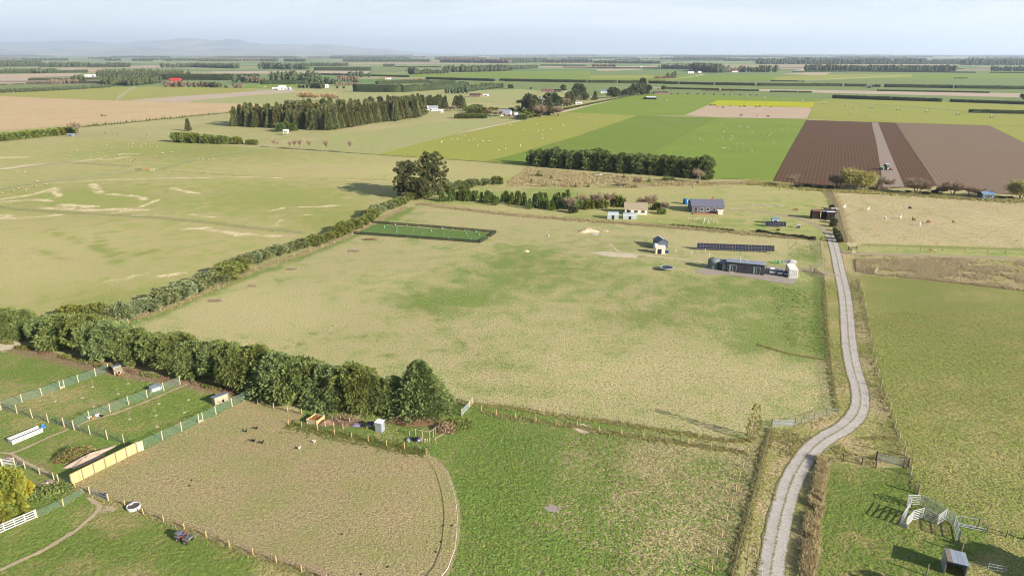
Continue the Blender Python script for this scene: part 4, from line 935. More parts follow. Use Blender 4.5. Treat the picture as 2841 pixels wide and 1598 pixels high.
for x, y, t in [(790, 1075, 905), (1060, 1095, 1020), (1185, 1100, 1030), (1480, 1115, 1040), (720, 1050, 940)]:
    p = K('c1', x, y); plant('poplar_bare' if x > 900 else 'bare', p, height_for(p, t, 'c1'), 'leafless pale tree at the end of the left hedge', 'tree', 'leafless trees by the left hedge', 'bare_tree', parts=False)
for x, y, t in [(215, 108, 0), (365, 120, 20), (400, 122, 10), (450, 125, 0), (555, 132, -5), (705, 142, -5), (722, 142, 20), (955, 158, -5), (240, 108, 20)]:
    p = K('d2', x, y); plant('poplar_bare', p, height_for(p, t, 'd2'), 'bare orange poplar in the row along the paddock fence', 'tree', 'bare orange poplars along the fence', 'bare_poplar', parts=False, wide=1.5)
for i in range(52):
    t = i / 51; p = K('c1', 830 + t * 1510, 995 - t * 148 + TR.uniform(-3, 3)); plant('sapling', p, TR.uniform(1.8, 3.0), 'young conifer in the planted line along the ploughed field', 'tree', 'young conifers along the ploughed field', 'young_conifer', parts=False)
for _x, _y, _h in [(3080, 1650, 6.0), (2720, 1720, 5.0)]:
    plant('bush_dark', G(_x, _y), _h, 'garden tree just outside the right edge by the stockyard', 'tree', 'trees outside the right edge', 'garden_tree', wide=.8)
# ------------------------------------------------------------------ plantations and trees of the middle distance
def scatter_poly(poly, step, seed=0, jit=.28):
    rng = random.Random(seed); A = np.array(poly); lo, hi = A.min(0), A.max(0); out = []
    a = ang(poly[0], poly[1]); ca, sa = math.cos(a), math.sin(a); c = A.mean(0); Rm = max(hi - lo) * .8
    n = int(Rm / step)
    for i in range(-n, n + 1):
        for j in range(-n, n + 1):
            x = (i + rng.uniform(-jit, jit)) * step; y = (j + rng.uniform(-jit, jit)) * step
            out.append((c[0] + x * ca - y * sa, c[1] + x * sa + y * ca))
    P = np.array(out); return [tuple(q) for q in P[inside(P, poly)]]
_fl, _fr, _rb = K('c2', -200, 985), K('c2', 800, 1030), K('c2', 1390, 930)
_bl = (_fl[0] + (_rb[0] - _fr[0]) * .85, _fl[1] + (_rb[1] - _fr[1]) * .85)
_q = scatter_poly([_fl, _fr, _rb, (_bl[0] + 60, _bl[1] + 25), _bl], 6.9, 5)
for p in _q[:290]:
    plant('plantation', p, TR.uniform(12, 20), 'dark conifer in the large pine plantation', 'tree', 'conifers of the large plantation', 'plantation_conifer', parts=False, wide=TR.uniform(.95, 1.25))
for p in scatter_poly(KS('c2', [(1400, 938), (1640, 905), (1735, 870), (1700, 850), (1560, 850), (1420, 880)]), 7.5, 6):
    plant('plantation', p, TR.uniform(16, 21), 'dark conifer in the smaller block right of the plantation', 'tree', 'conifers of the smaller block', 'plantation_conifer', parts=False, wide=1.25)
for i in range(24):
    p = K('c2', 1370 + i * 25, 800 + (6 if i % 2 else -4)); plant('plantation', p, height_for(p, TR.uniform(645, 690), 'c2'), 'dark conifer in the row behind the smaller block', 'tree', 'conifers of the rear row', 'plantation_conifer', parts=False, wide=1.1)
def put(c, items, key, label, group, name='farm_tree', cat='tree', wide=1.0):
    for x, y, t in items:
        p = K(c, x, y); plant(key, p, height_for(p, t, c), label, cat, group, name, parts=False, wide=wide * TR.uniform(.9, 1.12))
put('c2', [(280, 1035, 945), (340, 1030, 935), (400, 1028, 950)], 'young', 'bright conifer in the small clump before the plantation', 'conifers before the plantation', wide=1.7)
put('c2', [(1195, 790, 680), (1290, 800, 675), (1330, 800, 720)], 'broad', 'round dark tree between the two pine blocks', 'round trees between the pine blocks')
put('c2', [(1190, 800, 735), (1260, 800, 755)], 'bush', 'light green bush between the two pine blocks', 'bushes between the pine blocks', cat='shrub')
put('c2', [(520, 735, 625), (570, 735, 620), (625, 735, 640), (745, 735, 640), (800, 735, 635), (840, 735, 650)], 'bare_gold', 'bare orange tree rising behind the plantation', 'bare trees behind the plantation', wide=1.6)
put('c2', [(2055, 805, 670), (2100, 805, 662), (2125, 800, 690)], 'plantation', 'dark pine standing by the white farm sheds', 'pines by the white sheds', wide=1.6)
put('c2', [(2000, 830, 770), (2030, 830, 765), (1960, 830, 790), (2390, 880, 800), (2450, 890, 820), (2490, 885, 810)], 'bare_grey', 'leafless garden tree by the farm houses', 'leafless trees by the farm houses')
put('c2', [(2180, 830, 770), (2230, 820, 760), (2290, 820, 755), (2200, 850, 790), (2260, 850, 790), (2330, 850, 780), (2400, 830, 785), (2450, 820, 790), (2350, 870, 830)], 'bush', 'green garden tree by the farm houses', 'garden trees by the farm houses', wide=1.3)
put('c2', [(2460, 860, 830), (2520, 850, 815)], 'gold', 'yellow shrub by the white farm house', 'yellow shrubs by the farm house', cat='shrub', wide=1.3)
for i in range(14): put('c2', [(2065 + i * 21, 905, 850)], 'hedge_cut', 'clipped cypress in the hedge beside the farm house', 'hedge by the farm house', 'hedge_tree', wide=1.2)
put('c2', [(858, 618, 572), (922, 620, 576)], 'broad', 'one of two small round trees alone in the stubble', 'two lone trees', wide=.8)
# farmhouse trees in the centre
put('c3', [(250, 870, 640), (330, 830, 680), (470, 850, 630), (520, 850, 650), (700, 740, 600), (760, 720, 540), (590, 640, 560), (820, 740, 640)], 'broad', 'tall dark tree round the central farm houses', 'tall trees round the central farm', wide=1.0)
put('c3', [(230, 820, 650), (290, 880, 700), (440, 870, 680), (630, 780, 630), (665, 760, 625), (720, 700, 545), (910, 720, 625), (800, 720, 600)], 'plantation', 'pointed conifer round the central farm houses', 'conifers round the central farm', wide=1.6)
put('c3', [(400, 870, 740), (540, 880, 770), (600, 790, 690), (360, 890, 760)], 'bare_grey', 'leafless tree beside the central farm road', 'leafless trees by the central farm road', wide=1.2)
put('c3', [(720, 740, 670), (760, 740, 670), (870, 720, 690), (1040, 700, 640)], 'bare', 'pale leafless tree behind the roadside hedge', 'leafless trees behind the roadside hedge', wide=1.1)
put('c3', [(1080, 705, 582), (1120, 700, 600), (1180, 690, 620), (1220, 690, 600), (1260, 685, 590), (1300, 680, 560), (1390, 670, 540), (1430, 665, 560), (1350, 675, 535), (1600, 635, 570)], 'broad', 'broad tree in the grove at the end of the roadside hedge', 'grove at the end of the roadside hedge', wide=1.15)
put('c3', [(1385, 665, 490), (1290, 670, 540)], 'plantation', 'tallest conifer of the grove by the road', 'conifers of the roadside grove', wide=1.6)
put('c3', [(60, 605, 558), (265, 610, 590), (145, 752, 715), (200, 750, 722)], 'bush_dark', 'round dark tree in the dry field left of the farm houses', 'round trees in the dry field', wide=1.1)
put('c3', [(180, 915, 850), (230, 905, 830), (290, 890, 815), (335, 870, 815), (160, 830, 790), (210, 850, 800), (60, 830, 790), (130, 800, 770)], 'bush', 'green shrub screening the white farm house', 'shrubs screening the farm house', cat='shrub', wide=1.4)
put('c3', [(50, 905, 850), (20, 900, 860), (90, 900, 855)], 'bare', 'pale leafless tree in front of the white farm house', 'leafless trees before the white house', wide=1.3)
for i in range(34):
    t = i / 33; put('c3', [(590 + t * 610, 822 - t * 128, 795 - t * 112)], 'hedge_cut', 'clipped cypress in the roadside hedge', 'roadside hedge', 'hedge_tree', wide=1.5)
put('c3', [(1545, 640, 580), (1670, 640, 595), (1790, 640, 600), (1890, 640, 605), (2250, 655, 625), (2490, 665, 635)], 'poplar_bare', 'bare poplar in the line beyond the hay shed', 'bare poplars beyond the hay shed', wide=2.0)
put('c3', [(1480 + i * 88 + (i % 3) * 12, 655 + i * 1.6, 644 + i * 1.6) for i in range(13)], 'bush_dark', 'small clipped bush in the line beyond the hay shed', 'small bushes beyond the hay shed', cat='shrub', wide=1.4)
put('c4', [(2560, 690, 625)], 'broad', 'dark round tree at the right edge behind the hedges', None, wide=1.2)

# ------------------------------------------------------------------ far hedges, woods and shelter belts
F_farw = foliage('far_wood_foliage', C(68, 80, 52), C(112, 120, 78), C(126, 128, 86), .2, 0)
F_farb = foliage('far_bare_wood', C(112, 94, 76), C(160, 138, 108), C(170, 150, 116), .15, 0)
F_hedge = foliage('clipped_hedge_foliage', C(44, 56, 32), C(84, 94, 50), C(96, 100, 56), .2, 0)
def wood(name, pts, hts, label, mat=None, shape='round', per=26, cat='wood', kind='stuff'):
    """A belt or wood merged into one mass: pts ground points, hts heights."""
    seed = int(abs(pts[0][0] * 7 + pts[0][1] * 3)) % 99991; rng = np.random.default_rng(seed); sets = []
    for (x, y), h in zip(pts, hts):
        w = h * rng.uniform(.26, .4); nl = per
        if shape == 'cone':
            t = rng.uniform(.02, 1, nl); a = rng.uniform(0, 6.28, nl); rr = w * .95 * (1 - t) + .15; out = np.stack([np.cos(a), np.sin(a), np.full(nl, .5)], 1)
            ctr = np.stack([np.cos(a) * rr, np.sin(a) * rr, h * t * .92], 1)
            sets.append(ballset((x, y, h * .32), np.array([w * .7, w * .7, h * .4]), 5, 4, rng))
        else:
            d = rdir(rng, nl); d[:, 2] = np.abs(d[:, 2]) * 1.0 - .35; out = d
            ctr = d * np.array([w, w, h * .46]) * rng.uniform(.8, 1.1, (nl, 1)) + np.array([0, 0, h * .5]); ctr[:, 2] = np.maximum(ctr[:, 2], .05 * h)
            sets.append(ballset((x, y, h * .45), np.array([w * .85, w * .85, h * .46]), 6, 4, rng, .2))
        s = h * rng.uniform(.16, .3, nl)
        sets.append(leafset(rng, ctr + np.array([x, y, 0]), out + rng.normal(size=(nl, 3)) * .4 + np.array([0, 0, .35]), s, s * .55, .45 + .25 * rng.normal() + .2 * rng.normal(size=nl), .0))
    V, F, Cc = merge(sets); c = V[:, :2].mean(0); V = V - np.array([c[0], c[1], 0])
    return tag(inst(name, mesh_np(name, V, F, mat or F_farw, colors=Cc), (c[0], c[1], 0)), label, cat, None, kind)
def belt(c, x0, y0, x1, y1, hpx, label, shape='round', mat=None, rows=2, dens=1.0, name='shelter_belt', gap=None):
    a, b = K(c, x0, y0), K(c, x1, y1); L = dist(a, b); s = _CROP[c][2]
    h = hpx / s * mpp(lerp(a, b, .5)) * 1.05
    step = max(h * .42 / dens, L / 70); n = max(3, int(L / step)); pts = []; hts = []
    r = random.Random(int(x0 * 31 + y0)); na = ang(a, b) + math.pi / 2
    for k in range(rows):
        for i in range(n):
            t = (i + r.uniform(-.4, .4)) / max(1, n - 1); q = lerp(a, b, t); q = shift(q, (k + r.uniform(-.3, .3)) * h * .5, na)
            if gap and gap(t): continue
            pts.append(q); hts.append(h * r.uniform(.72, 1.08))
    return wood(name, pts, hts, label, mat, shape, per=22 if n < 40 else 14)
def cut_hedge(c, x0, y0, x1, y1, hpx, label, group='long clipped hedges on the plain', w=3.2):
    """A long trimmed hedge: straight, dark and box shaped, with a shaggy skin."""
    a, b = K(c, x0, y0), K(c, x1, y1); L = dist(a, b); m = mpp(lerp(a, b, .5)); h = hpx / _CROP[c][2] * m
    w = max(w, h * .55); rng = np.random.default_rng(int(x0 * 13 + y0 * 7) % 9973)
    n = max(6, int(L / (h * .9))); prof = [(-.5, 0), (-.53, .5), (-.45, .93), (0, 1.0), (.45, .93), (.53, .5), (.5, 0)]; k = len(prof)
    V = np.array([(i * L / n, y * w + rng.normal() * w * .05, z * h * (1 + rng.normal() * .05)) for i in range(n + 1) for y, z in prof])
    F = np.array([(i * k + j, (i + 1) * k + j, (i + 1) * k + j + 1, i * k + j + 1) for i in range(n) for j in range(k - 1)] + [(0, 1, 5, 6), (1, 2, 4, 5), (n * k, n * k + 6, n * k + 5, n * k + 1), (n * k + 1, n * k + 5, n * k + 4, n * k + 2)])
    Cc = np.tile([.3, 0, 0, 1.], (len(V), 1)); Cc[:, 0] = rng.uniform(.1, .45, len(V))
    nl = min(2600, int(n * 12)); t = rng.uniform(0, L, nl); u = rng.uniform(-1, 1, nl)
    side = np.sign(u) * (np.abs(u) > .35); P = np.stack([t, np.where(side != 0, side * w * .5, u * w * 1.3), np.where(side != 0, rng.uniform(0, 1, nl) * h * .95, h * .97)], 1)
    A = np.stack([rng.normal(size=nl) * .6, side + rng.normal(size=nl) * .3, .5 + rng.uniform(0, .6, nl)], 1)
    V, F, Cc = merge([(V, F, Cc), leafset(rng, P, A, h * rng.uniform(.14, .3, nl), h * .16, .45 + .25 * rng.normal(size=nl), 0)])
    return tag(inst('clipped_hedge', mesh_np('clipped_hedge', V, F, F_hedge, colors=Cc), (a[0], a[1], 0), ang(a, b)), label, 'hedge', group)
H = cut_hedge
H('c3', 0, 530, 828, 545, 26, 'dark clipped hedge, left piece of the line behind the central farm')
H('c3', 836, 545, 1130, 547, 26, 'dark clipped hedge, second piece behind the central farm')
H('c3', 1142, 549, 1400, 552, 26, 'dark clipped hedge, third piece running to the roadside grove')
H('c3', 1450, 552, 1750, 560, 24, 'dark clipped hedge just right of the roadside grove')
H('c3', 1760, 560, 2110, 568, 24, 'dark clipped hedge, second piece right of the roadside grove')
H('c3', 2120, 568, 2520, 575, 26, 'dark clipped hedge in the middle of the right hand line')
H('c3', 1630, 607, 2160, 620, 16, 'low clipped hedge, left piece below the long line')
H('c3', 2180, 622, 2560, 630, 16, 'low clipped hedge, middle piece below the long line')
H('c4', 0, 552, 820, 556, 26, 'clipped hedge left of the white pump shed')
H('c4', 842, 557, 1060, 560, 24, 'short clipped hedge just left of the white pump shed')
H('c4', 1120, 562, 1190, 563, 22, 'very short clipped hedge right of the white pump shed')
H('c4', 1225, 565, 1888, 576, 30, 'clipped hedge right of the white pump shed')
H('c4', 1902, 577, 2900, 590, 30, 'clipped hedge running off the right edge, farthest of the three')
H('c4', 1155, 602, 2240, 622, 14, 'long low clipped hedge beside the bare tan strip')
H('c4', 125, 612, 390, 616, 14, 'low clipped hedge left of the bare tan strip')
H('c4', 398, 617, 528, 618, 14, 'short low clipped hedge at the start of the bare tan strip')
H('c4', 725, 672, 1305, 692, 32, 'tall near clipped hedge, left half')
H('c4', 1308, 692, 1785, 708, 32, 'tall near clipped hedge, right half')
H('c4', 1857, 708, 2900, 742, 28, 'tall clipped hedge at the right, above the pivot irrigator')
H('c4', 2040, 812, 2900, 832, 34, 'nearest dark clipped hedge at the right edge')
H('c4', 130, 508, 460, 512, 10, 'thin clipped hedge far out in the green fields')
H('c4', 340, 420, 900, 418, 9, 'thin far hedge below the long poplar belt, left piece')
H('c4', 900, 415, 2110, 428, 10, 'thin far hedge below the long poplar belt, right piece')
H('c4', 2245, 428, 2800, 432, 10, 'thin far hedge at the right edge below the dark wood')
H('c3', 590, 392, 900, 396, 8, 'thin far hedge in the centre of the plain')
H('c3', 900, 402, 1560, 405, 12, 'far hedge in front of the bare trees on the plain')
H('c3', 360, 373, 820, 376, 10, 'far hedge in the centre, below the grey tree line')
H('c1', 285, 520, 1040, 512, 16, 'dark hedge beyond the green strip at the left')
H('c1', 640, 552, 1040, 552, 22, 'dark hedge before the left wood')
H('c1', 0, 455, 880, 445, 20, 'long dark hedge below the far left wood')
H('c2', 85, 560, 560, 560, 40, 'tall clipped hedge left of the white silos')
H('c2', 1030, 635, 1500, 640, 70, 'thick dark hedge block in the middle distance', w=14)
H('c2', 1505, 640, 2150, 595, 60, 'thick green hedge running back from the dark block', w=14)
H('c2', 1250, 560, 1780, 545, 30, 'dark hedge behind the thick block', w=8)
H('c2', 1790, 552, 2040, 545, 24, 'short dark hedge behind the thick green hedge')
H('c2', 1750, 510, 2440, 530, 22, 'dark hedge along the far road')
H('c2', 2490, 525, 2576, 527, 20, 'short dark hedge by the far road')
H('c2', 640, 465, 1580, 490, 16, 'long low hedge before the far fields')
H('c2', 625, 425, 1195, 425, 34, 'tall dark hedge by the far red roofed barn')
H('c2', 1440, 388, 1900, 388, 9, 'thin far hedge left of the grey wood')
H('c1', 1650, 515, 2600, 520, 55, 'wide dark hedge behind the red barn', w=18)
# woods at the left
def wood_poly(c, poly, step, hpx, label, shape='round', mat=None, seed=1, n=220, name='wood'):
    P = KS(c, poly); q = scatter_poly(P, step, seed)[:n]; r = random.Random(seed); m = mpp(P[0]); h = hpx / _CROP[c][2] * m
    return wood(name, q, [h * r.uniform(.75, 1.08) for _ in q], label, mat, shape, per=18)
wood_poly('c1', [(1050, 580), (1640, 576), (1640, 535), (1280, 520), (1050, 545)], 13, 85, 'mixed dark wood in front of the left plantation', seed=3, n=160)
wood_poly('c1', [(980, 485), (1250, 515), (1900, 500), (1940, 470), (1500, 452), (1000, 458)], 22, 62, 'large even plantation at the left below the hills', 'cone', seed=4, n=200)
B = belt
B('c1', -80, 652, 560, 625, 42, 'bushy brown green hedge beside the olive field, left half', dens=1.2, rows=1)
B('c1', 560, 625, 1110, 592, 40, 'bushy brown green hedge beside the olive field, right half', dens=1.2, rows=1)
B('c1', 1665, 588, 2080, 592, 62, 'leafless brown trees in front of the red barn', mat=F_farb, rows=1)
B('c1', 2080, 592, 2200, 595, 55, 'small dark wood beside the bare trees by the red barn')
B('c1', 2370, 600, 2430, 600, 55, 'clump of brown green trees right of the red barn', mat=F_farb, rows=1)
B('c1', 2270, 597, 2285, 597, 35, 'small green tree pair right of the red barn', rows=1)
B('c1', 510, 555, 780, 552, 55, 'leafless pale shrubs before the left wood', mat=F_farb, rows=1)
B('c1', 750, 552, 850, 550, 80, 'dark trees left of the left wood')
B('c1', 280, 560, 520, 556, 22, 'low dark scrub at the far left', rows=1)
B('c1', 0, 568, 60, 568, 12, 'low bushes at the left edge of the green strip', rows=1)
B('c1', 130, 565, 240, 563, 12, 'low bushes on the green strip', rows=1)
B('c1', -50, 452, 400, 448, 45, 'far left tree belt above the tan strip')
B('c1', 380, 452, 560, 448, 55, 'dark clump in the far left tree belt')
B('c1', 560, 448, 880, 442, 30, 'right part of the far left tree belt')
B('c1', -50, 385, 420, 380, 45, 'hazy wood at the far left', rows=3)
B('c1', 420, 388, 880, 386, 48, 'hazy plantation left of centre', rows=3)
B('c1', 880, 392, 1300, 390, 40, 'hazy tree belt next to the hazy plantation')
B('c1', 1080, 372, 1310, 370, 30, 'small hazy belt behind it')
B('c1', 1630, 395, 1900, 392, 45, 'hazy trees behind the large plantation')
B('c1', 1915, 390, 2365, 402, 48, 'dark far belt right of the large plantation', rows=3)
B('c1', 0, 345, 420, 342, 30, 'very hazy tree belt below the hills at the left')
B('c1', 1070, 325, 1210, 325, 26, 'small dark hazy wood below the hills')
B('c1', 1330, 328, 1530, 328, 28, 'second small hazy wood below the hills')
B('c1', 1660, 328, 1720, 328, 28, 'tiny hazy clump below the hills')
B('c1', 2000, 330, 2420, 330, 26, 'hazy trees below the hills, centre left')
B('c1', 2380, 545, 2600, 545, 85, 'grey gum trees right of the red barn')
B('c2', -60, 545, 130, 548, 60, 'grey trees at the left of the farm wood', mat=F_farb, rows=1)
B('c2', 190, 545, 630, 545, 115, 'tall grey green gum wood by the silos', rows=3)
B('c2', 560, 600, 690, 605, 65, 'dark trees right of the silos')
B('c2', 470, 595, 520, 598, 34, 'dark bushes beside the silos', rows=1)
B('c2', 675, 558, 860, 560, 72, 'dark wood before the pink bare trees')
B('c2', 880, 530, 1060, 528, 55, 'pinkish leafless trees in the middle distance', mat=F_farb)
B('c2', 970, 490, 1120, 488, 55, 'dark clump behind the pinkish trees')
B('c2', 980, 560, 1080, 562, 55, 'green shrubs before the pinkish trees', rows=1)
B('c2', 840, 575, 1060, 570, 35, 'bare hedge before the lone trees', mat=F_farb, rows=1)
B('c2', 800, 470, 855, 470, 25, 'round bush pair in the far fields', rows=1)
B('c2', 880, 470, 915, 470, 25, 'round bush pair beside them', rows=1)
B('c2', 1145, 490, 1180, 490, 42, 'lone grey tree pair in the far fields', rows=1)
B('c2', 85, 410, 270, 410, 65, 'far dark wood, left part', rows=3)
B('c2', 285, 412, 540, 413, 58, 'far dark wood, right part', rows=3)
B('c2', 540, 380, 720, 380, 38, 'far belt behind the dark wood')
B('c2', 740, 380, 960, 378, 34, 'far belt near the tower')
B('c2', 1330, 385, 1425, 385, 32, 'far dark clump below the water tower')
B('c2', 1570, 460, 1640, 462, 75, 'tall grey trees at the left end of the grey wood')
B('c2', 1640, 458, 1960, 452, 48, 'grey wood in the centre, near part', rows=2)
B('c2', 1960, 440, 2150, 438, 70, 'dark tall part of the centre wood', rows=3)
B('c2', 2150, 438, 2600, 425, 60, 'dark right part of the centre wood', rows=3)
B('c2', 920, 335, 1780, 335, 30, 'long hazy belt in the centre', rows=3)
B('c2', 80, 332, 240, 332, 30, 'hazy clump above the far wood')
B('c2', 320, 332, 520, 334, 30, 'hazy clump right of it')
B('c2', 1900, 340, 2580, 350, 42, 'hazy red brown wood right of centre', mat=F_farb, rows=2)
B('c2', 1960, 655, 2150, 655, 65, 'dark trees left of the brick bungalow')
B('c2', 2140, 640, 2420, 605, 62, 'brown green wood above the brick bungalow', rows=2)
B('c2', 2410, 605, 2520, 598, 50, 'right end of the wood above the bungalow')
B('c2', 1470, 545, 1700, 535, 30, 'brown bare thicket beside the gold shrubs', mat=F_farb, rows=1)
B('c2', 1640, 530, 1710, 530, 30, 'gold leaved shrubs in the middle distance', mat=F_gorse, rows=1)
B('c2', 1270, 515, 1340, 515, 18, 'small gold shrubs by the far cottage', mat=F_gorse, rows=1)
B('c2', 1770, 450, 1810, 450, 30, 'gold poplars before the grey wood', mat=F_gorse, rows=1)
B('c3', 0, 415, 330, 400, 38, 'grey wood left of the far centre')
B('c3', 0, 345, 420, 340, 42, 'hazy red brown wood in the far centre', rows=2)
B('c3', 430, 345, 880, 345, 34, 'hazy dark belt in the far centre', rows=2)
B('c3', 880, 385, 1120, 388, 30, 'orange bare trees on the far plain', mat=F_farb, rows=1)
B('c3', 900, 352, 1560, 356, 34, 'hazy belt behind the orange trees', rows=2)
B('c3', 1560, 405, 1880, 410, 52, 'dark plantation in the far right centre', 'cone', rows=3)
B('c3', 1880, 420, 2080, 445, 78, 'tall dark wood by the far white house', rows=3)
B('c3', 2080, 445, 2240, 440, 65, 'mixed trees right of the far white house', rows=2)
B('c3', 2240, 440, 2420, 438, 60, 'grey trees by the far barn', mat=F_farb, rows=1)
B('c3', 2420, 440, 2620, 440, 58, 'dark wood by the far barn', rows=2)
B('c3', 1650, 500, 1710, 500, 70, 'dark trees beside the far road', rows=1)
B('c3', 1510, 505, 1720, 500, 25, 'low brown hedge beside the far road', mat=F_farb, rows=1)
B('c3', 1280, 530, 1620, 532, 18, 'gold and brown shrubs along the far stream', mat=F_gorse, rows=1)
B('c4', 475, 410, 800, 411, 62, 'poplar belt on the plain, left part', rows=2, dens=1.5)
B('c4', 800, 411, 1250, 413, 58, 'poplar belt on the plain, middle part', rows=2, dens=1.5)
B('c4', 1250, 413, 1700, 414, 58, 'poplar belt on the plain, right part', rows=2, dens=1.5)
B('c4', 1700, 414, 1905, 415, 64, 'right end of the poplar belt on the plain', rows=2, dens=1.4)
B('c4', 0, 418, 190, 420, 62, 'dark wood left of the poplar belt', rows=2)
B('c4', 2285, 412, 2800, 415, 52, 'dark wood at the right edge', rows=2)
B('c4', 20, 345, 520, 345, 55, 'hazy wood on the plain at right, first', rows=3)
B('c4', 520, 345, 1000, 345, 48, 'hazy wood on the plain at right, second', rows=3)
B('c4', 1000, 346, 1600, 346, 55, 'hazy wood on the plain at right, third', rows=3)
B('c4', 1600, 345, 1990, 345, 40, 'hazy wood on the plain at right, fourth', rows=2)
B('c4', 2000, 352, 2900, 352, 55, 'hazy wood at the right edge', rows=3)
B('c4', 2050, 310, 2900, 305, 30, 'long hazy belt near the horizon at right', rows=2)
B('c4', 1920, 395, 1990, 396, 12, 'small bushes right of the poplar belt', rows=1)
B('c4', 1900, 482, 2030, 482, 10, 'low dark thicket in the far green field', rows=1)
# belts that fade out towards the horizon
_r = random.Random(5)
for i in range(64):
    v = 156.5 + 17 * _r.random() ** 1.4; u = _r.uniform(-150, 2990); Lp = _r.uniform(60, 330)
    hp = _r.uniform(2.0, 4.5) * (1 + (v - 156) / 16); B('n', u, v, u + Lp, v + _r.uniform(-.3, .3), hp, 'faint tree belt near the horizon', rows=2, dens=.8, mat=F_farb if _r.random() < .2 else None)
for u0, u1, v in [(1000, 1500, 152.8), (1500, 2000, 152.4), (2000, 2500, 151.8), (2500, 3000, 151.4), (1400, 1900, 154.2), (2050, 2600, 153.6), (500, 1000, 153.4), (0, 500, 154.0)]:
    B('n', u0, v, u1, v, 3.2, 'unbroken blue tree line on the horizon', rows=2, dens=1.2)

# ------------------------------------------------------------------ hills behind the haze
def hills(name, prof, D, rough, mat, seed, thick):
    rng = np.random.default_rng(seed); us = np.arange(prof[0][0], prof[-1][0] + 1, 8.0); px, py = zip(*prof)
    top = np.interp(us, px, py); nrow = 12; V = []
    for i, u in enumerate(us):
        x = (u - 1420.5) / FPX
        for j in range(nrow):
            t = j / (nrow - 1); Y = D - thick * (1 - t); dep = Y * CT + CAM_H * ST
            hz = height_for((0, D), top[i]) * (1 if t == 1 else (t ** .8) * (.78 + .3 * vnoise(np.array([u / 60.]), np.array([t * 3.]), seed)[0])) 
            hz = max(hz, 0) + (0 if t in (0, 1) else rng.normal() * rough)
            V.append((x * dep, Y, hz if t else -.5))
    n = len(us); F = [(i * nrow + j, (i + 1) * nrow + j, (i + 1) * nrow + j + 1, i * nrow + j + 1) for i in range(n - 1) for j in range(nrow - 1)]
    o = inst(name, mesh_np(name, V, F, mat, True)); tag(o, kind='structure'); return o
M_hill = grassm('hill_grass', C(176, 164, 120), C(110, 124, 84), g0=.5, a=(2.2, .2, .1), bump=0, fine=.05)
_n = NT('hill_slopes'); _f = _n.noise(.0007, 6, .6); _n.color(_n.mix(_n.rng(_f, .4, .62), C(186, 168, 124), C(96, 110, 74))); M_hill = _n.m
hills('hills', [(-400, 140), (-200, 122), (0, 117), (60, 118), (130, 116), (200, 113), (260, 115), (310, 120), (345, 121), (390, 114), (470, 113), (510, 106), (560, 108), (600, 114), (640, 109), (665, 110), (700, 119), (740, 124), (770, 122), (800, 124), (820, 121.5), (850, 126), (880, 122), (900, 125), (920, 124), (960, 128), (1000, 133), (1040, 136), (1080, 136), (1110, 142), (1150, 144), (1180, 148), (1210, 152)], 33000, 16, M_hill, 5, 7000)
hills('hills_low', [(-400, 146), (-100, 138), (0, 136), (150, 139), (300, 137), (400, 133), (520, 139), (620, 136), (760, 141), (850, 144), (950, 146), (1050, 149.5), (1100, 152)], 25000, 9, M_hill, 8, 4000)

# ------------------------------------------------------------------ the air
def haze():
    m = bpy.data.materials.new('haze'); m.use_nodes = True; t = m.node_tree; t.nodes.clear()
    o = t.nodes.new('ShaderNodeOutputMaterial'); pv = t.nodes.new('ShaderNodeVolumePrincipled')
    pv.inputs['Color'].default_value = (.70, .83, 1.0, 1); pv.inputs['Density'].default_value = 5.4e-5; pv.inputs['Anisotropy'].default_value = .2
    t.links.new(pv.outputs[0], o.inputs['Volume'])
    mb = MB(); mb.box((0, 0, 450), (100000, 100000, 902)); ob = mb.build('haze', m); tag(ob, kind='stuff')
haze()
# ------------------------------------------------------------------ fences, gates and yards
W_new = paint('new_timber', C(216, 184, 128), .8, var=.12, scale=4)
W_pale = paint('pale_timber', C(214, 196, 160), .8, var=.12, scale=4)
W_old = paint('weathered_timber', C(150, 138, 120), .9, var=.2, scale=4)
W_dark = paint('dark_timber', C(96, 82, 66), .9, var=.2, scale=4)
P_white = paint('white_paint', (.44, .44, .42, 1), .6, var=.06)
P_galv = paint('galvanised_steel', C(186, 190, 194, .75), .5, .3, .1, 5, .5)
P_wire = paint('fence_wire', C(120, 116, 108), .6, .4, .05)
P_tape = paint('electric_tape', (.46, .46, .44, 1), .6, var=.03)
N_green = netm('green_netting', C(124, 152, 136), .24)
N_wire = netm('wire_netting', C(122, 126, 112), .2)
N_dark = netm('windbreak_cloth', C(62, 64, 54), .86)
N_mesh = netm('weld_mesh', C(176, 184, 178), .3)
_pm = {}
def post_mesh(h, r, mat, sq=False):
    k = (round(h, 2), round(r, 3), mat.name, sq)
    if k not in _pm:
        mb = MB()
        if sq: mb.box((0, 0, h / 2 - .05), (r * 2, r * 2, h + .1))
        else: mb.tube([(0, 0, -.1), (0, 0, h - .02), (0, 0, h)], [r, r * .95, r * .7], 6)
        _pm[k] = mb.mesh('post', mat)
    return _pm[k]
FR = random.Random(3)
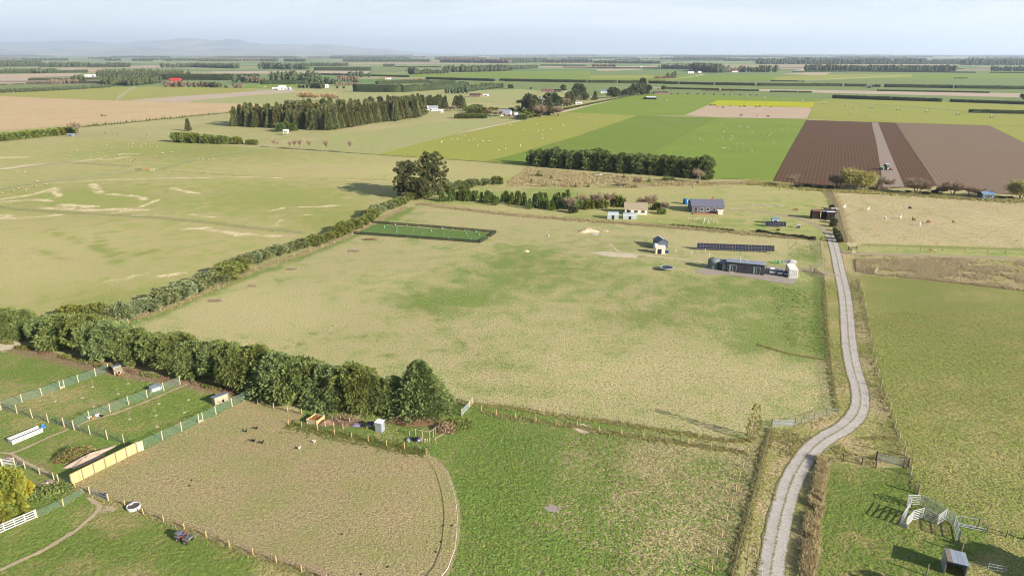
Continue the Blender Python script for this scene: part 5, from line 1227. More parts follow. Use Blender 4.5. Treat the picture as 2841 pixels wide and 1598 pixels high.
def fence(label, pts, h=1.2, every=4.0, mat=None, r=.07, wires=(.4, .75, 1.1), net=None, netz=(.02, None), cat='fence', name='wire_fence', group=None, posts=None, wr=.007, wmat=None, tops=None, skip=()):
    mat = mat or W_old; o0 = pts[0]; root = empty(name, o0, 0, label, cat, group)
    loc = [(p[0] - o0[0], p[1] - o0[1]) for p in pts]
    if posts is None:
        posts = []
        for i in range(len(loc) - 1):
            a, b = loc[i], loc[i + 1]; m = max(1, round(dist(a, b) / every))
            for k in range(m): posts.append(lerp(a, b, k / m))
        posts.append(loc[-1])
    else: posts = [(p[0] - o0[0], p[1] - o0[1]) for p in posts]
    for p in posts:
        hh = h * FR.choice((.96, 1.0, 1.0, 1.05)); q = inst('post', post_mesh(h, r, mat), (p[0], p[1], 0), FR.uniform(0, 6), (1, 1, hh / h), root)
        q.rotation_euler = (FR.gauss(0, .02), FR.gauss(0, .02), FR.uniform(0, 6))
    for w in wires:
        mb = MB(); mb.tube([(p[0], p[1], w) for p in loc], wr, 3, False); mb.build('wire', wmat or P_wire, root)
    if net:
        z1 = netz[1] or h * .93; mb = MB()
        for i in range(len(loc) - 1): mb.quad((*loc[i], netz[0]), (*loc[i + 1], netz[0]), (*loc[i + 1], z1), (*loc[i], z1))
        mb.build('netting', net, root)
    return root
def gate(label, a, b, h=1.15, mat=None, rails=5, name='gate', w=.05, brace=True, mesh=None, posts=None, ph=1.35, pr=.1, cat='gate', group=None, ups=2, z0=.15, both=True):
    mat = mat or P_galv; L = dist(a, b); root = empty(name, a, ang(a, b), label, cat, group)
    for i in range(rails):
        z = z0 + (h - z0) * i / (rails - 1); MB().box((L / 2, 0, z), (L - .1, w * .8, w)).build('rail', mat, root)
    for i in range(ups):
        x = .08 + (L - .16) * i / max(1, ups - 1); MB().box((x, w * .9, (h + z0) / 2), (w, w, h - z0 + w)).build('upright', mat, root)
    if brace: MB().bar((.1, -w, z0), (L - .1, -w, h), w * .8).build('brace', mat, root)
    if mesh: MB().quad((.08, 0, z0), (L - .08, 0, z0), (L - .08, 0, h), (.08, 0, h)).build('mesh', mesh, root)
    if posts:
        inst('post', post_mesh(ph, pr, posts), (-.05, 0, 0), 0, 1, root)
        if both: inst('post', post_mesh(ph, pr, posts), (L + .05, 0, 0), 0, 1, root)
    return root
# orchard pens: timber posts and green netting
A_ = lambda *q: KS('za', q)
pen = dict(h=1.75, r=.085, mat=W_pale, wires=(1.65,), net=N_green, netz=(.02, 1.66))
P1 = A_((12, 1035), (405, 895), (770, 775), (1105, 655), (1180, 625), (1435, 535), (1755, 420), (1985, 330))
fence('netted timber post fence along the upper side of the orchard pens', P1, posts=P1, name='netting_fence', **pen)
P2 = A_((25, 1040), (315, 1105), (595, 1185), (885, 1265), (1180, 1345))
fence('netted timber post fence along the left front of the orchard pens', P2, posts=P2, name='netting_fence', **pen)
P2b = A_((1355, 1395)) + KS('f1', [(868, 88), (1035, 137), (1195, 176), (1310, 235)])
fence('netted timber post fence between the pen gate and the board fence', P2b, posts=P2b[:-1], name='netting_fence', **pen)
P3 = KS('e1', [(705, 1415), (860, 1322), (1055, 1254), (1232, 1182), (1410, 1117), (1570, 1051), (1725, 986)])
fence('netted timber post fence down the middle of the orchard pens', P3, posts=P3, name='netting_fence', **pen)
P4 = KS('e1', [(2370, 1125), (2225, 1200), (2070, 1275), (1945, 1340), (1905, 1357), (1740, 1435)]) + KS('f1', [(1565, 140), (1378, 228)])
fence('netted timber post fence between the orchard pens and the worn paddock', P4, posts=P4[:-1], name='netting_fence', **pen)
for c, a, b, lab in [('za', (1105, 655), (1180, 625), 'low timber board between two gate posts in the upper pen fence'), ('e1', (1905, 1357), (1945, 1340), 'low timber board between two gate posts in the lower pen fence')]:
    a, b = K(c, *a), K(c, *b); MB_ = MB().box((dist(a, b) / 2, .08, .22), (dist(a, b), .04, .44)); tag(MB_.build('gate_board', W_pale, None, (*a, 0), ang(a, b)), lab, 'board')
gate('narrow timber framed mesh gate into the orchard pens', K('za', 1180, 1345), K('za', 1355, 1395), 1.7, W_old, 3, 'pen_gate', .06, False, N_mesh, W_pale, 1.8, .1)
for a, b, lab in [((1150, 1270), (1040, 1310), 'slanting timber stay left of the pen gate'), ((1365, 1330), (1480, 1430), 'slanting timber stay right of the pen gate'), ((30, 955), (170, 1065), 'slanting timber stay at the left corner of the pens')]:
    p, q = K('za', *a), K('za', *b); tag(MB().bar((p[0], p[1], 1.1), (q[0], q[1], .03), .09).build('timber_stay', W_old), lab, 'post')
a, b = K('za', 25, 1040), K('za', 315, 1105); tag(MB().bar((a[0], a[1], 1.35), (b[0], b[1], 1.35), .09).build('timber_rail', W_old), 'timber rail along the top of the left corner of the pens', 'rail')
tag(MB().box((0, 0, .9), (.5, .5, 1.9)).build('corner_post', W_new, None, (*K('za', -2, 1020), 0)), 'thick new timber corner post at the left edge', 'post')
# new board fence
def board_fence():
    a, b = K('f1', 690, 572), K('f1', 1322, 257); L = dist(a, b); root = empty('board_fence', a, ang(a, b), 'new golden close boarded timber fence beside the worn paddock', 'fence')
    n = 6; H_ = 1.75; bw = L / (n * 13); mats = [W_new, paint('new_timber_warm', C(210, 176, 118), .8, var=.1, scale=4), paint('new_timber_light', C(222, 192, 140), .8, var=.1, scale=4)]
    ms = [MB().box((0, 0, H_ / 2), (bw * .94, .022, H_)).mesh('board', m) for m in mats]
    for i in range(n * 13):
        inst('board', ms[FR.randrange(3)], (bw * (i + .5), FR.uniform(-.004, .004), FR.uniform(-.01, .01)), 0, 1, root)
    for i in range(n + 1): inst('post', post_mesh(1.72, .06, W_old, True), (L * i / n, -.06, 0), 0, 1, root)
    for z in (.35, 1.4): MB().box((L / 2, .035, z), (L, .045, .09)).build('rail', W_new, root)
    MB().box((L / 2, -.02, H_ + .03), (L, .12, .03)).build('cap_rail', W_new, root)
    c = K('f1', 1382, 237); r2 = empty('end_fence', b, ang(b, c), 'short grey board panel closing the right end of the golden fence', 'fence'); L2 = dist(b, c)
    for i in range(6): MB().box((.1 + (L2 - .1) * (i + .5) / 6, 0, .87), ((L2 - .1) / 6.3, .022, 1.74)).build('board', W_pale, r2)
    for x in (.06, L2): inst('post', post_mesh(1.78, .06, W_pale, True), (x, .08, 0), 0, 1, r2)
board_fence()
# worn paddock: short posts with two tapes
Q1 = KS('f1', [(725, 600), (855, 655), (1045, 730), (1205, 780), (1380, 855), (1575, 925), (1775, 1000), (1985, 1075), (2205, 1165), (2435, 1250)]) + KS('f2', [(235, 1325), (475, 1410), (720, 1500)])
fence('short new timber posts with dark tapes along the near side of the worn paddock', Q1, 1.1, posts=Q1, mat=W_new, r=.075, wires=(.55, 1.0), wr=.012, wmat=W_dark, name='tape_fence')
Q2 = KS('zc', [(95, 357), (265, 397), (470, 442), (685, 489), (902, 534), (1113, 580), (1347, 630), (1575, 672), (1853, 724)])
fence('short new timber posts with dark tapes along the far side of the worn paddock', Q2, 1.1, posts=Q2, mat=W_new, r=.075, wires=(.55, 1.0), wr=.012, wmat=W_dark, name='tape_fence')
Q3 = KS('e1', [(2330, 1145)]) + KS('zc', [(87, 195), (265, 232)])
fence('three short new timber posts with tapes under the big hedge', KS('e2', [(-60, 1150), (55, 1180), (205, 1220), (340, 1250), (475, 1278)]), 1.1, posts=KS('e2', [(55, 1180), (205, 1220), (340, 1250), (475, 1278)]), mat=W_new, r=.075, wires=(.55, 1.0), wr=.01, wmat=W_dark, name='tape_fence')
Q4 = [K('f2', x, y, .95) for x, y in [(1675, 232), (1705, 262), (1790, 330), (1840, 390), (1880, 450), (1905, 530), (1930, 610), (1958, 730), (1972, 870), (1965, 1030), (1950, 1180), (1880, 1370), (1700, 1600)]]
fence('white electric tape curving round the right end of the worn paddock', Q4, 1.0, posts=Q4[1::2], mat=P_tape, r=.012, wires=(.95, .92), wr=.022, wmat=P_tape, name='tape_fence')
# planter patch posts
for c, pts, lab in [('zc', [(655, 312), (765, 322), (875, 345)], 'row of white posts behind the branch heap'), ('zc', [(565, 378), (675, 400), (790, 418)], 'row of white posts before the branch heap')]:
    Q = KS(c, pts); fence(lab, Q, 1.2, posts=Q, mat=W_pale, r=.06, wires=(.5, .9), name='post_row')
Q = KS('zc', [(1853, 722), (1977, 605), (2100, 470), (2190, 380)]); fence('posts and wire between the tape corner and the hedge end', Q, 1.1, posts=Q[1:], mat=W_new, r=.06, wires=(.5, .9), name='wire_fence')
# centre paddock fences
Q5 = KS('e2', [(1920, 1385), (2195, 1245), (2337, 1285)]) + KS('e3', [(105, 1312), (298, 1350), (490, 1372)]) + KS('f3', [(700, 10), (908, 60), (1118, 90), (1332, 122), (1548, 150), (1765, 183), (1985, 215), (2133, 238), (2335, 270)])
fence('line of short orange timber posts across the top of the green paddock', Q5[1:], 1.15, posts=Q5[1:], mat=W_new, r=.085, wires=(.6, 1.05), name='wire_fence')
Q6 = KS('f3', [(2335, 270), (2293, 400), (2258, 515), (2220, 640), (2180, 775), (2137, 920), (2090, 1072), (2040, 1240), (1990, 1410), (1930, 1600)])
fence('line of short orange timber posts down the right of the green paddock', Q6, 1.15, posts=Q6[1:], mat=W_new, r=.085, wires=(.6, 1.05), name='wire_fence')
Q7 = KS('e2', [(1950, 1165), (2250, 1190)]) + KS('e3', [(180, 1232), (400, 1272), (627, 1306)]) + KS('f3', [(1095, -20), (1345, 22), (1600, 62), (1855, 102), (2115, 150), (2365, 140)])
fence('grey wire fence between the dry paddock and the green paddock', Q7, 1.3, every=7, mat=W_old, r=.05, wires=(.3, .6, .9, 1.2), name='wire_fence')
Q8 = KS('f4', [(140, 32), (92, 190), (45, 370), (0, 545)]) + KS('f3', [(2430, 560), (2390, 700), (2345, 870), (2295, 1060), (2240, 1270), (2180, 1500)])
fence('grey netting fence on the left verge of the lower drive', Q8, 1.2, every=6.5, mat=W_old, r=.06, wires=(.3, .6, .9, 1.15), net=N_wire, name='wire_fence')
gate('timber and steel gate at the tip of the big hedge', K('zc', 2307, 245), K('zc', 2405, 140), 1.2, P_galv, 5, 'farm_gate', .045, True, N_mesh, W_pale, 1.4, .09)
gate('short timber rail panel beside the gate at the hedge tip', K('zc', 2407, 138), K('zc', 2445, 95), 1.35, W_pale, 4, 'rail_hurdle', .07, False, None, W_pale, 1.45, .08, 'fence')
# drive fences
Q9 = KS('d4', [(600, 992), (612, 1130), (628, 1225), (570, 1268)])
fence('grey board topped fence beside the drive, above the house entrance', Q9, 1.2, 5, W_old, .07, (.3, .6, .9, 1.15), N_wire, name='wire_fence')
gate('dark timber gate standing open at the house entrance', K('d4', 545, 1300), K('d4', 640, 1360), 1.25, W_dark, 5, 'farm_gate', .09, True, None, W_old, 1.5, .12)
gate('grey steel gate lying along the house entrance', K('d4', 515, 1275), K('d4', 545, 1302), 1.1, P_galv, 5, 'farm_gate', .05, True, None, W_old, 1.3, .1)
Q10 = KS('d4', [(640, 1362), (650, 1449)]) + KS('e4', [(655, 200), (668, 420), (690, 700), (712, 900), (740, 1100), (775, 1252)])
fence('long netting fence with grass grown into it, left of the drive', Q10, 1.2, 5, W_old, .07, (.3, .6, .9, 1.15), N_wire, name='wire_fence')
Q11 = KS('e4', [(775, 1252), (660, 1287), (545, 1327), (425, 1367), (360, 1387)])
fence('wire fence turning away from the drive towards the steel gate', Q11, 1.25, posts=Q11, mat=W_old, r=.08, wires=(.3, .6, .9, 1.2), net=N_wire, name='wire_fence')
gate('wide grey steel gate at the corner below the bend of the drive', K('e4', 358, 1387), K('e4', 145, 1392), 1.2, P_galv, 5, 'farm_gate', .045, True, N_mesh, W_old, 1.6, .1)
Q12 = KS('d4', [(970, 1350), (985, 1449)]) + KS('e4', [(1000, 97), (1015, 180), (1030, 267), (1050, 356), (1066, 457), (1083, 572), (1105, 692), (1130, 802), (1156, 912), (1187, 1017), (1228, 1127), (1268, 1247), (1318, 1400)]) + KS('f4', [(1365, 148), (1420, 292), (1475, 482), (1540, 657)])
fence('tall grey posts and netting along the right of the drive', Q12, 1.6, posts=Q12, mat=W_pale, r=.1, wires=(.3, .6, .9, 1.2, 1.5), net=N_wire, netz=(.02, 1.1), name='wire_fence')
Q13 = KS('f4', [(687, 382), (828, 347), (1005, 382), (1142, 410)])
fence('short fence of dark posts between the drive and the yard gate', Q13, 1.4, posts=Q13, mat=W_dark, r=.09, wires=(.4, .8, 1.2), name='wire_fence')
gate('wide steel mesh gate into the stockyard paddock', K('f4', 1148, 340), K('f4', 1415, 392), 1.3, P_galv, 4, 'farm_gate', .045, False, N_mesh, W_dark, 1.75, .12, ups=4)
gate('narrow timber ladder panel beside the stockyard gate', K('f4', 1415, 396), K('f4', 1452, 402), 1.6, W_old, 5, 'rail_hurdle', .08, False, None, W_old, 1.7, .09, 'fence')
Q14 = KS('f4', [(687, 382), (663, 545), (645, 715), (622, 905), (597, 1135), (568, 1375), (540, 1600)])
fence('thin white standards along the edge of the tall verge grass', Q14, 1.0, posts=Q14[1:], mat=P_tape, r=.03, wires=(.9,), name='wire_fence')
# homestead and alpaca fences
fence('long low wire fence between the homestead and the dry paddock', KS('d2', [(1590, 640), (1735, 655), (2450, 742)]) + KS('d3', [(470, 775), (960, 815), (1650, 868), (2200, 915)]) + KS('d4', [(160, 950), (560, 978)]), 1.3, 9, W_old, .07, (.4, .8, 1.2), name='wire_fence')
fence('fence with tall posts up the left of the alpaca paddock', KS('d4', [(862, 1010), (820, 900), (790, 770), (745, 620), (695, 508)]), 1.5, 5, W_old, .07, (.4, .8, 1.2), N_wire, name='wire_fence')
fence('fence along the stream side of the alpaca paddock', KS('d4', [(695, 508), (830, 520), (1040, 530), (1400, 560), (2000, 600), (2556, 628)]), 1.4, 6, W_old, .07, (.4, .8, 1.2), N_wire, name='wire_fence')
fence('fence between the alpaca paddock and the grass lane', KS('d4', [(960, 1068), (1070, 1062), (1345, 1085), (1775, 1097), (2200, 1117), (2556, 1128)]) + N_((3050, 730)), 1.3, 7.2, W_old, .08, (.4, .8, 1.2), name='wire_fence')
fence('wire fence on the upper edge of the right hand paddock', KS('d4', [(985, 1322), (1200, 1335), (1620, 1380), (1850, 1402)]) + KS('e4', [(2080, 40), (2556, 97)]), 1.2, 7, W_old, .06, (.4, .8, 1.1), name='wire_fence')
gate('white timber gate lying half open beside the rank grass', K('d4', 945, 1292), K('d4', 1115, 1318), 1.2, W_pale, 5, 'farm_gate', .08, True, None, W_old, 1.4, .1)
gate('short white rail gate in the corner of the rank grass', K('d4', 1118, 1318), K('d4', 1160, 1272), 1.2, W_pale, 4, 'farm_gate', .08, False, None, W_old, 1.4, .1)
gate('white board gate where the grass lane meets the drive', K('d4', 902, 1118), K('d4', 955, 1118), 1.4, W_pale, 4, 'farm_gate', .12, False, None, W_old, 1.6, .12)
gate('brown timber gate above the white board gate', K('d4', 875, 1085), K('d4', 945, 1092), 1.3, W_dark, 4, 'farm_gate', .1, False, None, W_dark, 1.5, .12)
gate('rusty brown rail gate beside the upper drive', K('d4', 610, 992), K('d4', 678, 1002), 1.2, paint('rusty_timber', C(140, 96, 72), .9), 4, 'farm_gate', .1, False, None, W_dark, 1.4, .1)
# hillside fences on the left
for lab, q in [('wire fence climbing left across the hillside below the sheep pens', [(20, 512), (200, 476), (380, 442), (600, 416), (800, 396), (1000, 371), (1340, 330)]),
               ('long wire fence across the middle of the hillside paddock', [(-60, 672), (110, 700), (500, 727), (860, 748), (1430, 778), (1900, 822), (2350, 877)]),
               ('wire fence along the top of the hillside terrace', [(-60, 335), (300, 290), (600, 253), (900, 268), (1250, 292)]),
               ('wire fence running right from the sheep pens up the hillside', [(1490, 330), (1870, 230), (2090, 185), (2450, 130)])]:
    fence(lab, KS('d1', q), 1.25, 5.0, W_old, .06, (.4, .8, 1.15), N_wire, name='wire_fence')
fence('end of the hillside fence running down to the boundary hedge', KS('d2', [(-90, 878), (205, 905), (480, 930)]), 1.25, 5.0, W_old, .06, (.4, .8, 1.15), N_wire, name='wire_fence')
fence('wire fence with a scrubby foot below the bare poplars', KS('d2', [(80, 98), (560, 136), (955, 162), (1140, 180), (1600, 205), (2200, 248), (2450, 266)]), 1.25, 8.0, W_old, .06, (.4, .8, 1.15), name='wire_fence')
fence('leaning posts and wire along the foot of the boundary hedge', [shift(q, .8, R(-30)) for q in smooth_path(KS('e1', [(1210, 395), (1520, 285), (1800, 170), (2070, 60)]) + KS('d2', [(10, 1275), (230, 1205), (540, 1100), (770, 1025), (1000, 905), (1240, 780), (1480, 675)]), 8)], 1.3, 6, W_pale, .06, (.4, .8, 1.15), name='wire_fence')
gate('orange rail sheep pen on the hillside', K('d1', 1362, 318), K('d1', 1462, 318), 1.5, paint('orange_timber', C(196, 140, 96), .9), 4, 'sheep_pen', .12, True, None, W_old, 1.6, .1, 'pen', ups=4)
gate('grey rail pen beside the orange sheep pen', K('d1', 1440, 332), K('d1', 1490, 332), 1.4, W_pale, 4, 'sheep_pen', .1, False, None, W_old, 1.5, .1, 'pen', ups=4)
gate('low grey rails left of the orange sheep pen', K('d1', 1300, 322), K('d1', 1355, 328), 1.2, W_old, 4, 'sheep_pen', .1, False, None, W_old, 1.3, .1, 'pen', ups=3)
# cloth walled nursery pen
sheet('nursery_plot', KS('d2', [(1150, 835), (2320, 925), (2190, 1005), (985, 925)]), grassm('nursery_grass', C(150, 152, 90), C(112, 136, 68), g0=.75, a=(.3, .8, .8), rows=(ang(K('d2', 1150, 835), K('d2', 2320, 925)) + math.pi / 2, 1.5, .4, C(76, 104, 46))), z=.05)
for lab, q in [('back wall of black windbreak cloth round the nursery plot', [(1145, 828), (1740, 872), (2335, 922)]), ('front wall of black windbreak cloth round the nursery plot', [(965, 932), (1460, 965), (2182, 1017)]), ('right side wall of black windbreak cloth, near part', [(2182, 1017), (2258, 975)]), ('right side wall of black windbreak cloth, far part', [(2282, 958), (2335, 922)])]:
    fence(lab, KS('d2', q), 1.15, 6, W_dark, .06, (), N_dark, (.02, 1.05), 'windbreak', 'cloth_windbreak')
_tg = paint('tree_guard', C(120, 196, 176), .6, var=.06)
_tgm = MB().tube([(0, 0, 0), (0, 0, .55)], .16, 5).mesh('tree_guard', _tg)
for x, y in [(1080, 908), (1370, 850), (1385, 885), (1385, 915), (1485, 858), (1600, 865), (1625, 930), (1715, 905), (1735, 970), (1820, 885), (1835, 940), (1878, 978), (1920, 890), (2035, 900), (2050, 930), (2065, 960), (2145, 912), (2172, 940), (1520, 958), (1620, 960), (1840, 975), (2095, 985), (1265, 870), (1540, 900)]:
    tag(inst('tree_guard', _tgm, (*K('d2', x, y), .05), 0, FR.uniform(.7, 1.2)), 'pale green plastic tree guard in the nursery plot', 'tree guard', 'tree guards in the nursery plot')
# white rail stockyard at the bottom right
def panel(label, a, b, h=1.65, mat=P_white, rails=6, mesh=None, group='stockyard panels'):
    return gate(label, K('zd', *a), K('zd', *b), h, mat, rails, 'stock_panel', .075, False, mesh, None, cat='panel', ups=2, z0=.18, group=group)
panel('white rail panel at the back of the stockyard', (350, 378), (548, 386))
panel('narrow white rail panel at the mouth of the loading race', (348, 380), (395, 440))
panel('left side of the white loading race', (258, 690), (372, 500))
panel('right side of the white loading race', (332, 722), (430, 622))
panel('white rail panel joining the race to the holding pen', (432, 618), (594, 578))
panel('shade-grey rail panel along the front of the holding pen', (597, 592), (806, 682), mat=P_galv)  # grey steel instead of white paints the shaded side into the colour
panel('white rail panel closing the holding pen', (808, 682), (932, 602))
panel('shaded grey rail panel on the right of the holding pen', (935, 604), (1062, 702), mat=P_galv)  # the grey carries this panel's shade in its colour
panel('tall steel mesh hurdle behind the holding pen', (556, 388), (928, 600), 1.75, P_galv, 3, N_mesh)
panel('steel mesh gate swung towards the shelter', (1064, 704), (1112, 935), 1.6, P_galv, 4, N_mesh)
panel('long low white rail running right from the stockyard', (1112, 700), (1552, 795), .55, P_white, 2)
panel('thin steel rail above the long low rail', (1130, 690), (1425, 740), 1.5, P_galv, 2)
tag(MB().box((0, 0, .35), (1.0, .05, .6)).build('ramp_plate', P_galv, None, (*K('zd', 290, 706), 0), ang(K('zd', 250, 692), K('zd', 332, 722))), 'grey steel plate across the foot of the loading race', 'plate')
for x, y, lab in [(1422, 740, 'timber post right of the stockyard rails'), (1170, 1100, 'timber post above the open shelter'), (1135, 935, 'leaning timber stay by the mesh gate'), (648, 1440, 'bleached timber post left of the open shelter'), (520, 225, 'dark timber post behind the stockyard'), (2105, 890, 'timber post at the right edge')]:
    tag(inst('timber_post', post_mesh(1.7, .1, W_old), (*K('zd', x, y), 0)), lab, 'post')
gate('low steel hurdle at the bottom right corner', K('zd', 1560, 1345), K('zd', 1850, 1400), .9, P_galv, 3, 'steel_hurdle', .05, False, None, None, cat='hurdle', ups=3)
fence('wire fence running right from the low white rail', KS('zd', [(1560, 800), (1850, 860), (2300, 960)]), 1.2, 4, W_old, .08, (.4, .8, 1.1), name='wire_fence')
# white rails and gates at the left edge
gate('white post and rail fence at the left edge below the wattle', K('f1', -60, 1062), K('f1', 352, 885), 1.2, P_white, 4, 'rail_fence', .11, False, None, W_pale, 1.35, .1, 'fence', ups=5)
fence('netting fence between the white rails and the paddock corner', KS('f1', [(352, 885), (610, 772), (815, 650)]), 1.2, posts=KS('f1', [(610, 772)]), mat=W_new, r=.09, wires=(.6, 1.15), net=N_green, netz=(.02, 1.1), name='netting_fence')
gate('white timber picket gate at the left edge', K('f1', 25, 388), K('f1', 140, 378), 1.2, P_white, 5, 'picket_gate', .07, True, None, W_pale, 1.35, .1)
fence('netting fence running from the picket gate to the board fence', KS('f1', [(150, 375), (243, 412), (385, 470), (520, 522), (565, 535), (690, 578)]), 1.2, posts=KS('f1', [(243, 412), (385, 470), (520, 522), (565, 535)]), mat=W_pale, r=.09, wires=(.6, 1.15), net=N_green, netz=(.02, 1.1), name='netting_fence')
gate('wire mesh gate by the round trough', K('f1', 868, 662), K('f1', 1042, 728), 1.1, P_galv, 3, 'farm_gate', .04, False, N_mesh, W_pale, 1.3, .1)
def clothes_line():
    p = K('f1', 175, 490); o = empty('clothes_line', p, .4, 'rotary clothes line frame behind the wattle', 'clothes line'); MB().tube([(0, 0, 0), (0, 0, 1.9)], .03, 5).build('pole', P_galv, o)
    for i in range(4): MB().bar((0, 0, 1.75), (1.3 * math.cos(i * 1.57), 1.3 * math.sin(i * 1.57), 1.95), .03).build('arm', P_galv, o)
clothes_line()
# ------------------------------------------------------------------ buildings
G_dark = glassm('dark_glass', (.03, .035, .04, 1)); G_sky = glassm('bright_glass', C(150, 165, 176), .1)
R_grey = paint('grey_roof_steel', C(150, 156, 168, .8), .45, .2, .06, 1.2, .5)
R_dark = paint('dark_roof_steel', C(84, 92, 108, .8), .5, .2, .08, 1.2, .5)
R_white = paint('white_roof_steel', C(226, 230, 232, .8), .5, .1, .05, 1.2, .5)
R_red = paint('red_roof_steel', C(206, 60, 52, .7), .5, .1, .06, 1.2, .4)
R_pink = paint('faded_red_roof', C(206, 116, 106), .6, var=.1)
R_blue = paint('blue_roof_steel', C(120, 148, 176, .8), .45, .2, .06, 1.2, .5)
R_tile = paint('brown_tiles', C(96, 78, 72), .8, var=.15)
B_char = paint('charcoal_cladding', C(76, 76, 80), .7, var=.12, scale=2)
B_white = paint('white_wall', C(224, 222, 214, .75), .7, var=.06)
B_brick = paint('brick_wall', C(168, 122, 100), .9, var=.14)
B_cream = paint('cream_wall', C(216, 206, 184, .75), .8, var=.08)
B_wood = paint('shed_timber', C(150, 128, 104), .9, var=.2)
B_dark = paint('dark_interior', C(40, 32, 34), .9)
B_corr = paint('corrugated_steel', C(176, 186, 194, .75), .4, .4, .1, 4, .5)
B_conc = paint('concrete', C(196, 190, 180), .9, var=.1)
def gable(root, L, D, h, rh, wall, roof, over=.3, z=0.0):
    """Walls and a pitched roof with its ridge along x; local origin at the front left corner."""
    MB().extr([(0, z), (D, z), (D, z + h), (D / 2, z + h + rh), (0, z + h)], 0, L).build('wall', wall, root)
    s = rh / (D / 2); t = .08; r = MB()
    for sg in (0, 1):
        y0, y1 = (-over, D / 2) if not sg else (D + over, D / 2); z0, z1 = z + h - over * s + .01, z + h + rh + .01
        r.add([(-over, y0, z0), (L + over, y0, z0), (L + over, y1, z1), (-over, y1, z1), (-over, y0, z0 + t), (L + over, y0, z0 + t), (L + over, y1, z1 + t), (-over, y1, z1 + t)],
              [(0, 1, 2, 3), (7, 6, 5, 4), (0, 4, 5, 1), (1, 5, 6, 2), (2, 6, 7, 3), (3, 7, 4, 0)])
    ro = r.build('roof', roof, root)
    MB().box((L / 2, D / 2, z + h + rh + t + .03), (L + 2 * over, .3, .06)).build('ridge_cap', roof, ro)
def opening(root, x, z, w, h, glass=None, kind='window', frame=None, y=-.02, sill=True):
    o = MB().box((x, y, z + h / 2), (w + .14, .06, h + .14)).build(kind, frame or P_white, root)
    MB().box((x, y - .035, z + h / 2), (w, .03, h)).build('pane', glass or G_dark, o)
    if sill and kind == 'window': MB().box((x, y - .07, z - .1), (w + .24, .12, .05)).build('sill', frame or P_white, o)
    return o
def house(label, c, x, y, wpx, D, h, rh, wall, roof, rz=0.0, wins=3, name='farm_house', door=True, cat='house', chim=False, glass=None):
    p = K(c, x, y); m = mpp(p); L = wpx / _CROP[c][2] * m
    o = empty(name, p, rz, label, cat); gable(o, L, D, h, rh, wall, roof)
    for i in range(wins): opening(o, L * (i + .6) / (wins + .2), h * .38, min(1.8, L / (wins * 2.2)), h * .36, glass)
    if door: opening(o, L * .5 if wins % 2 == 0 else L * .08 + .5, .05, .9, h * .78, None, 'door', B_wood)
    if chim: MB().box((L * .7, D * .5, h + rh + .4), (.7, .7, 1.4)).build('chimney', B_brick, o)
    return o
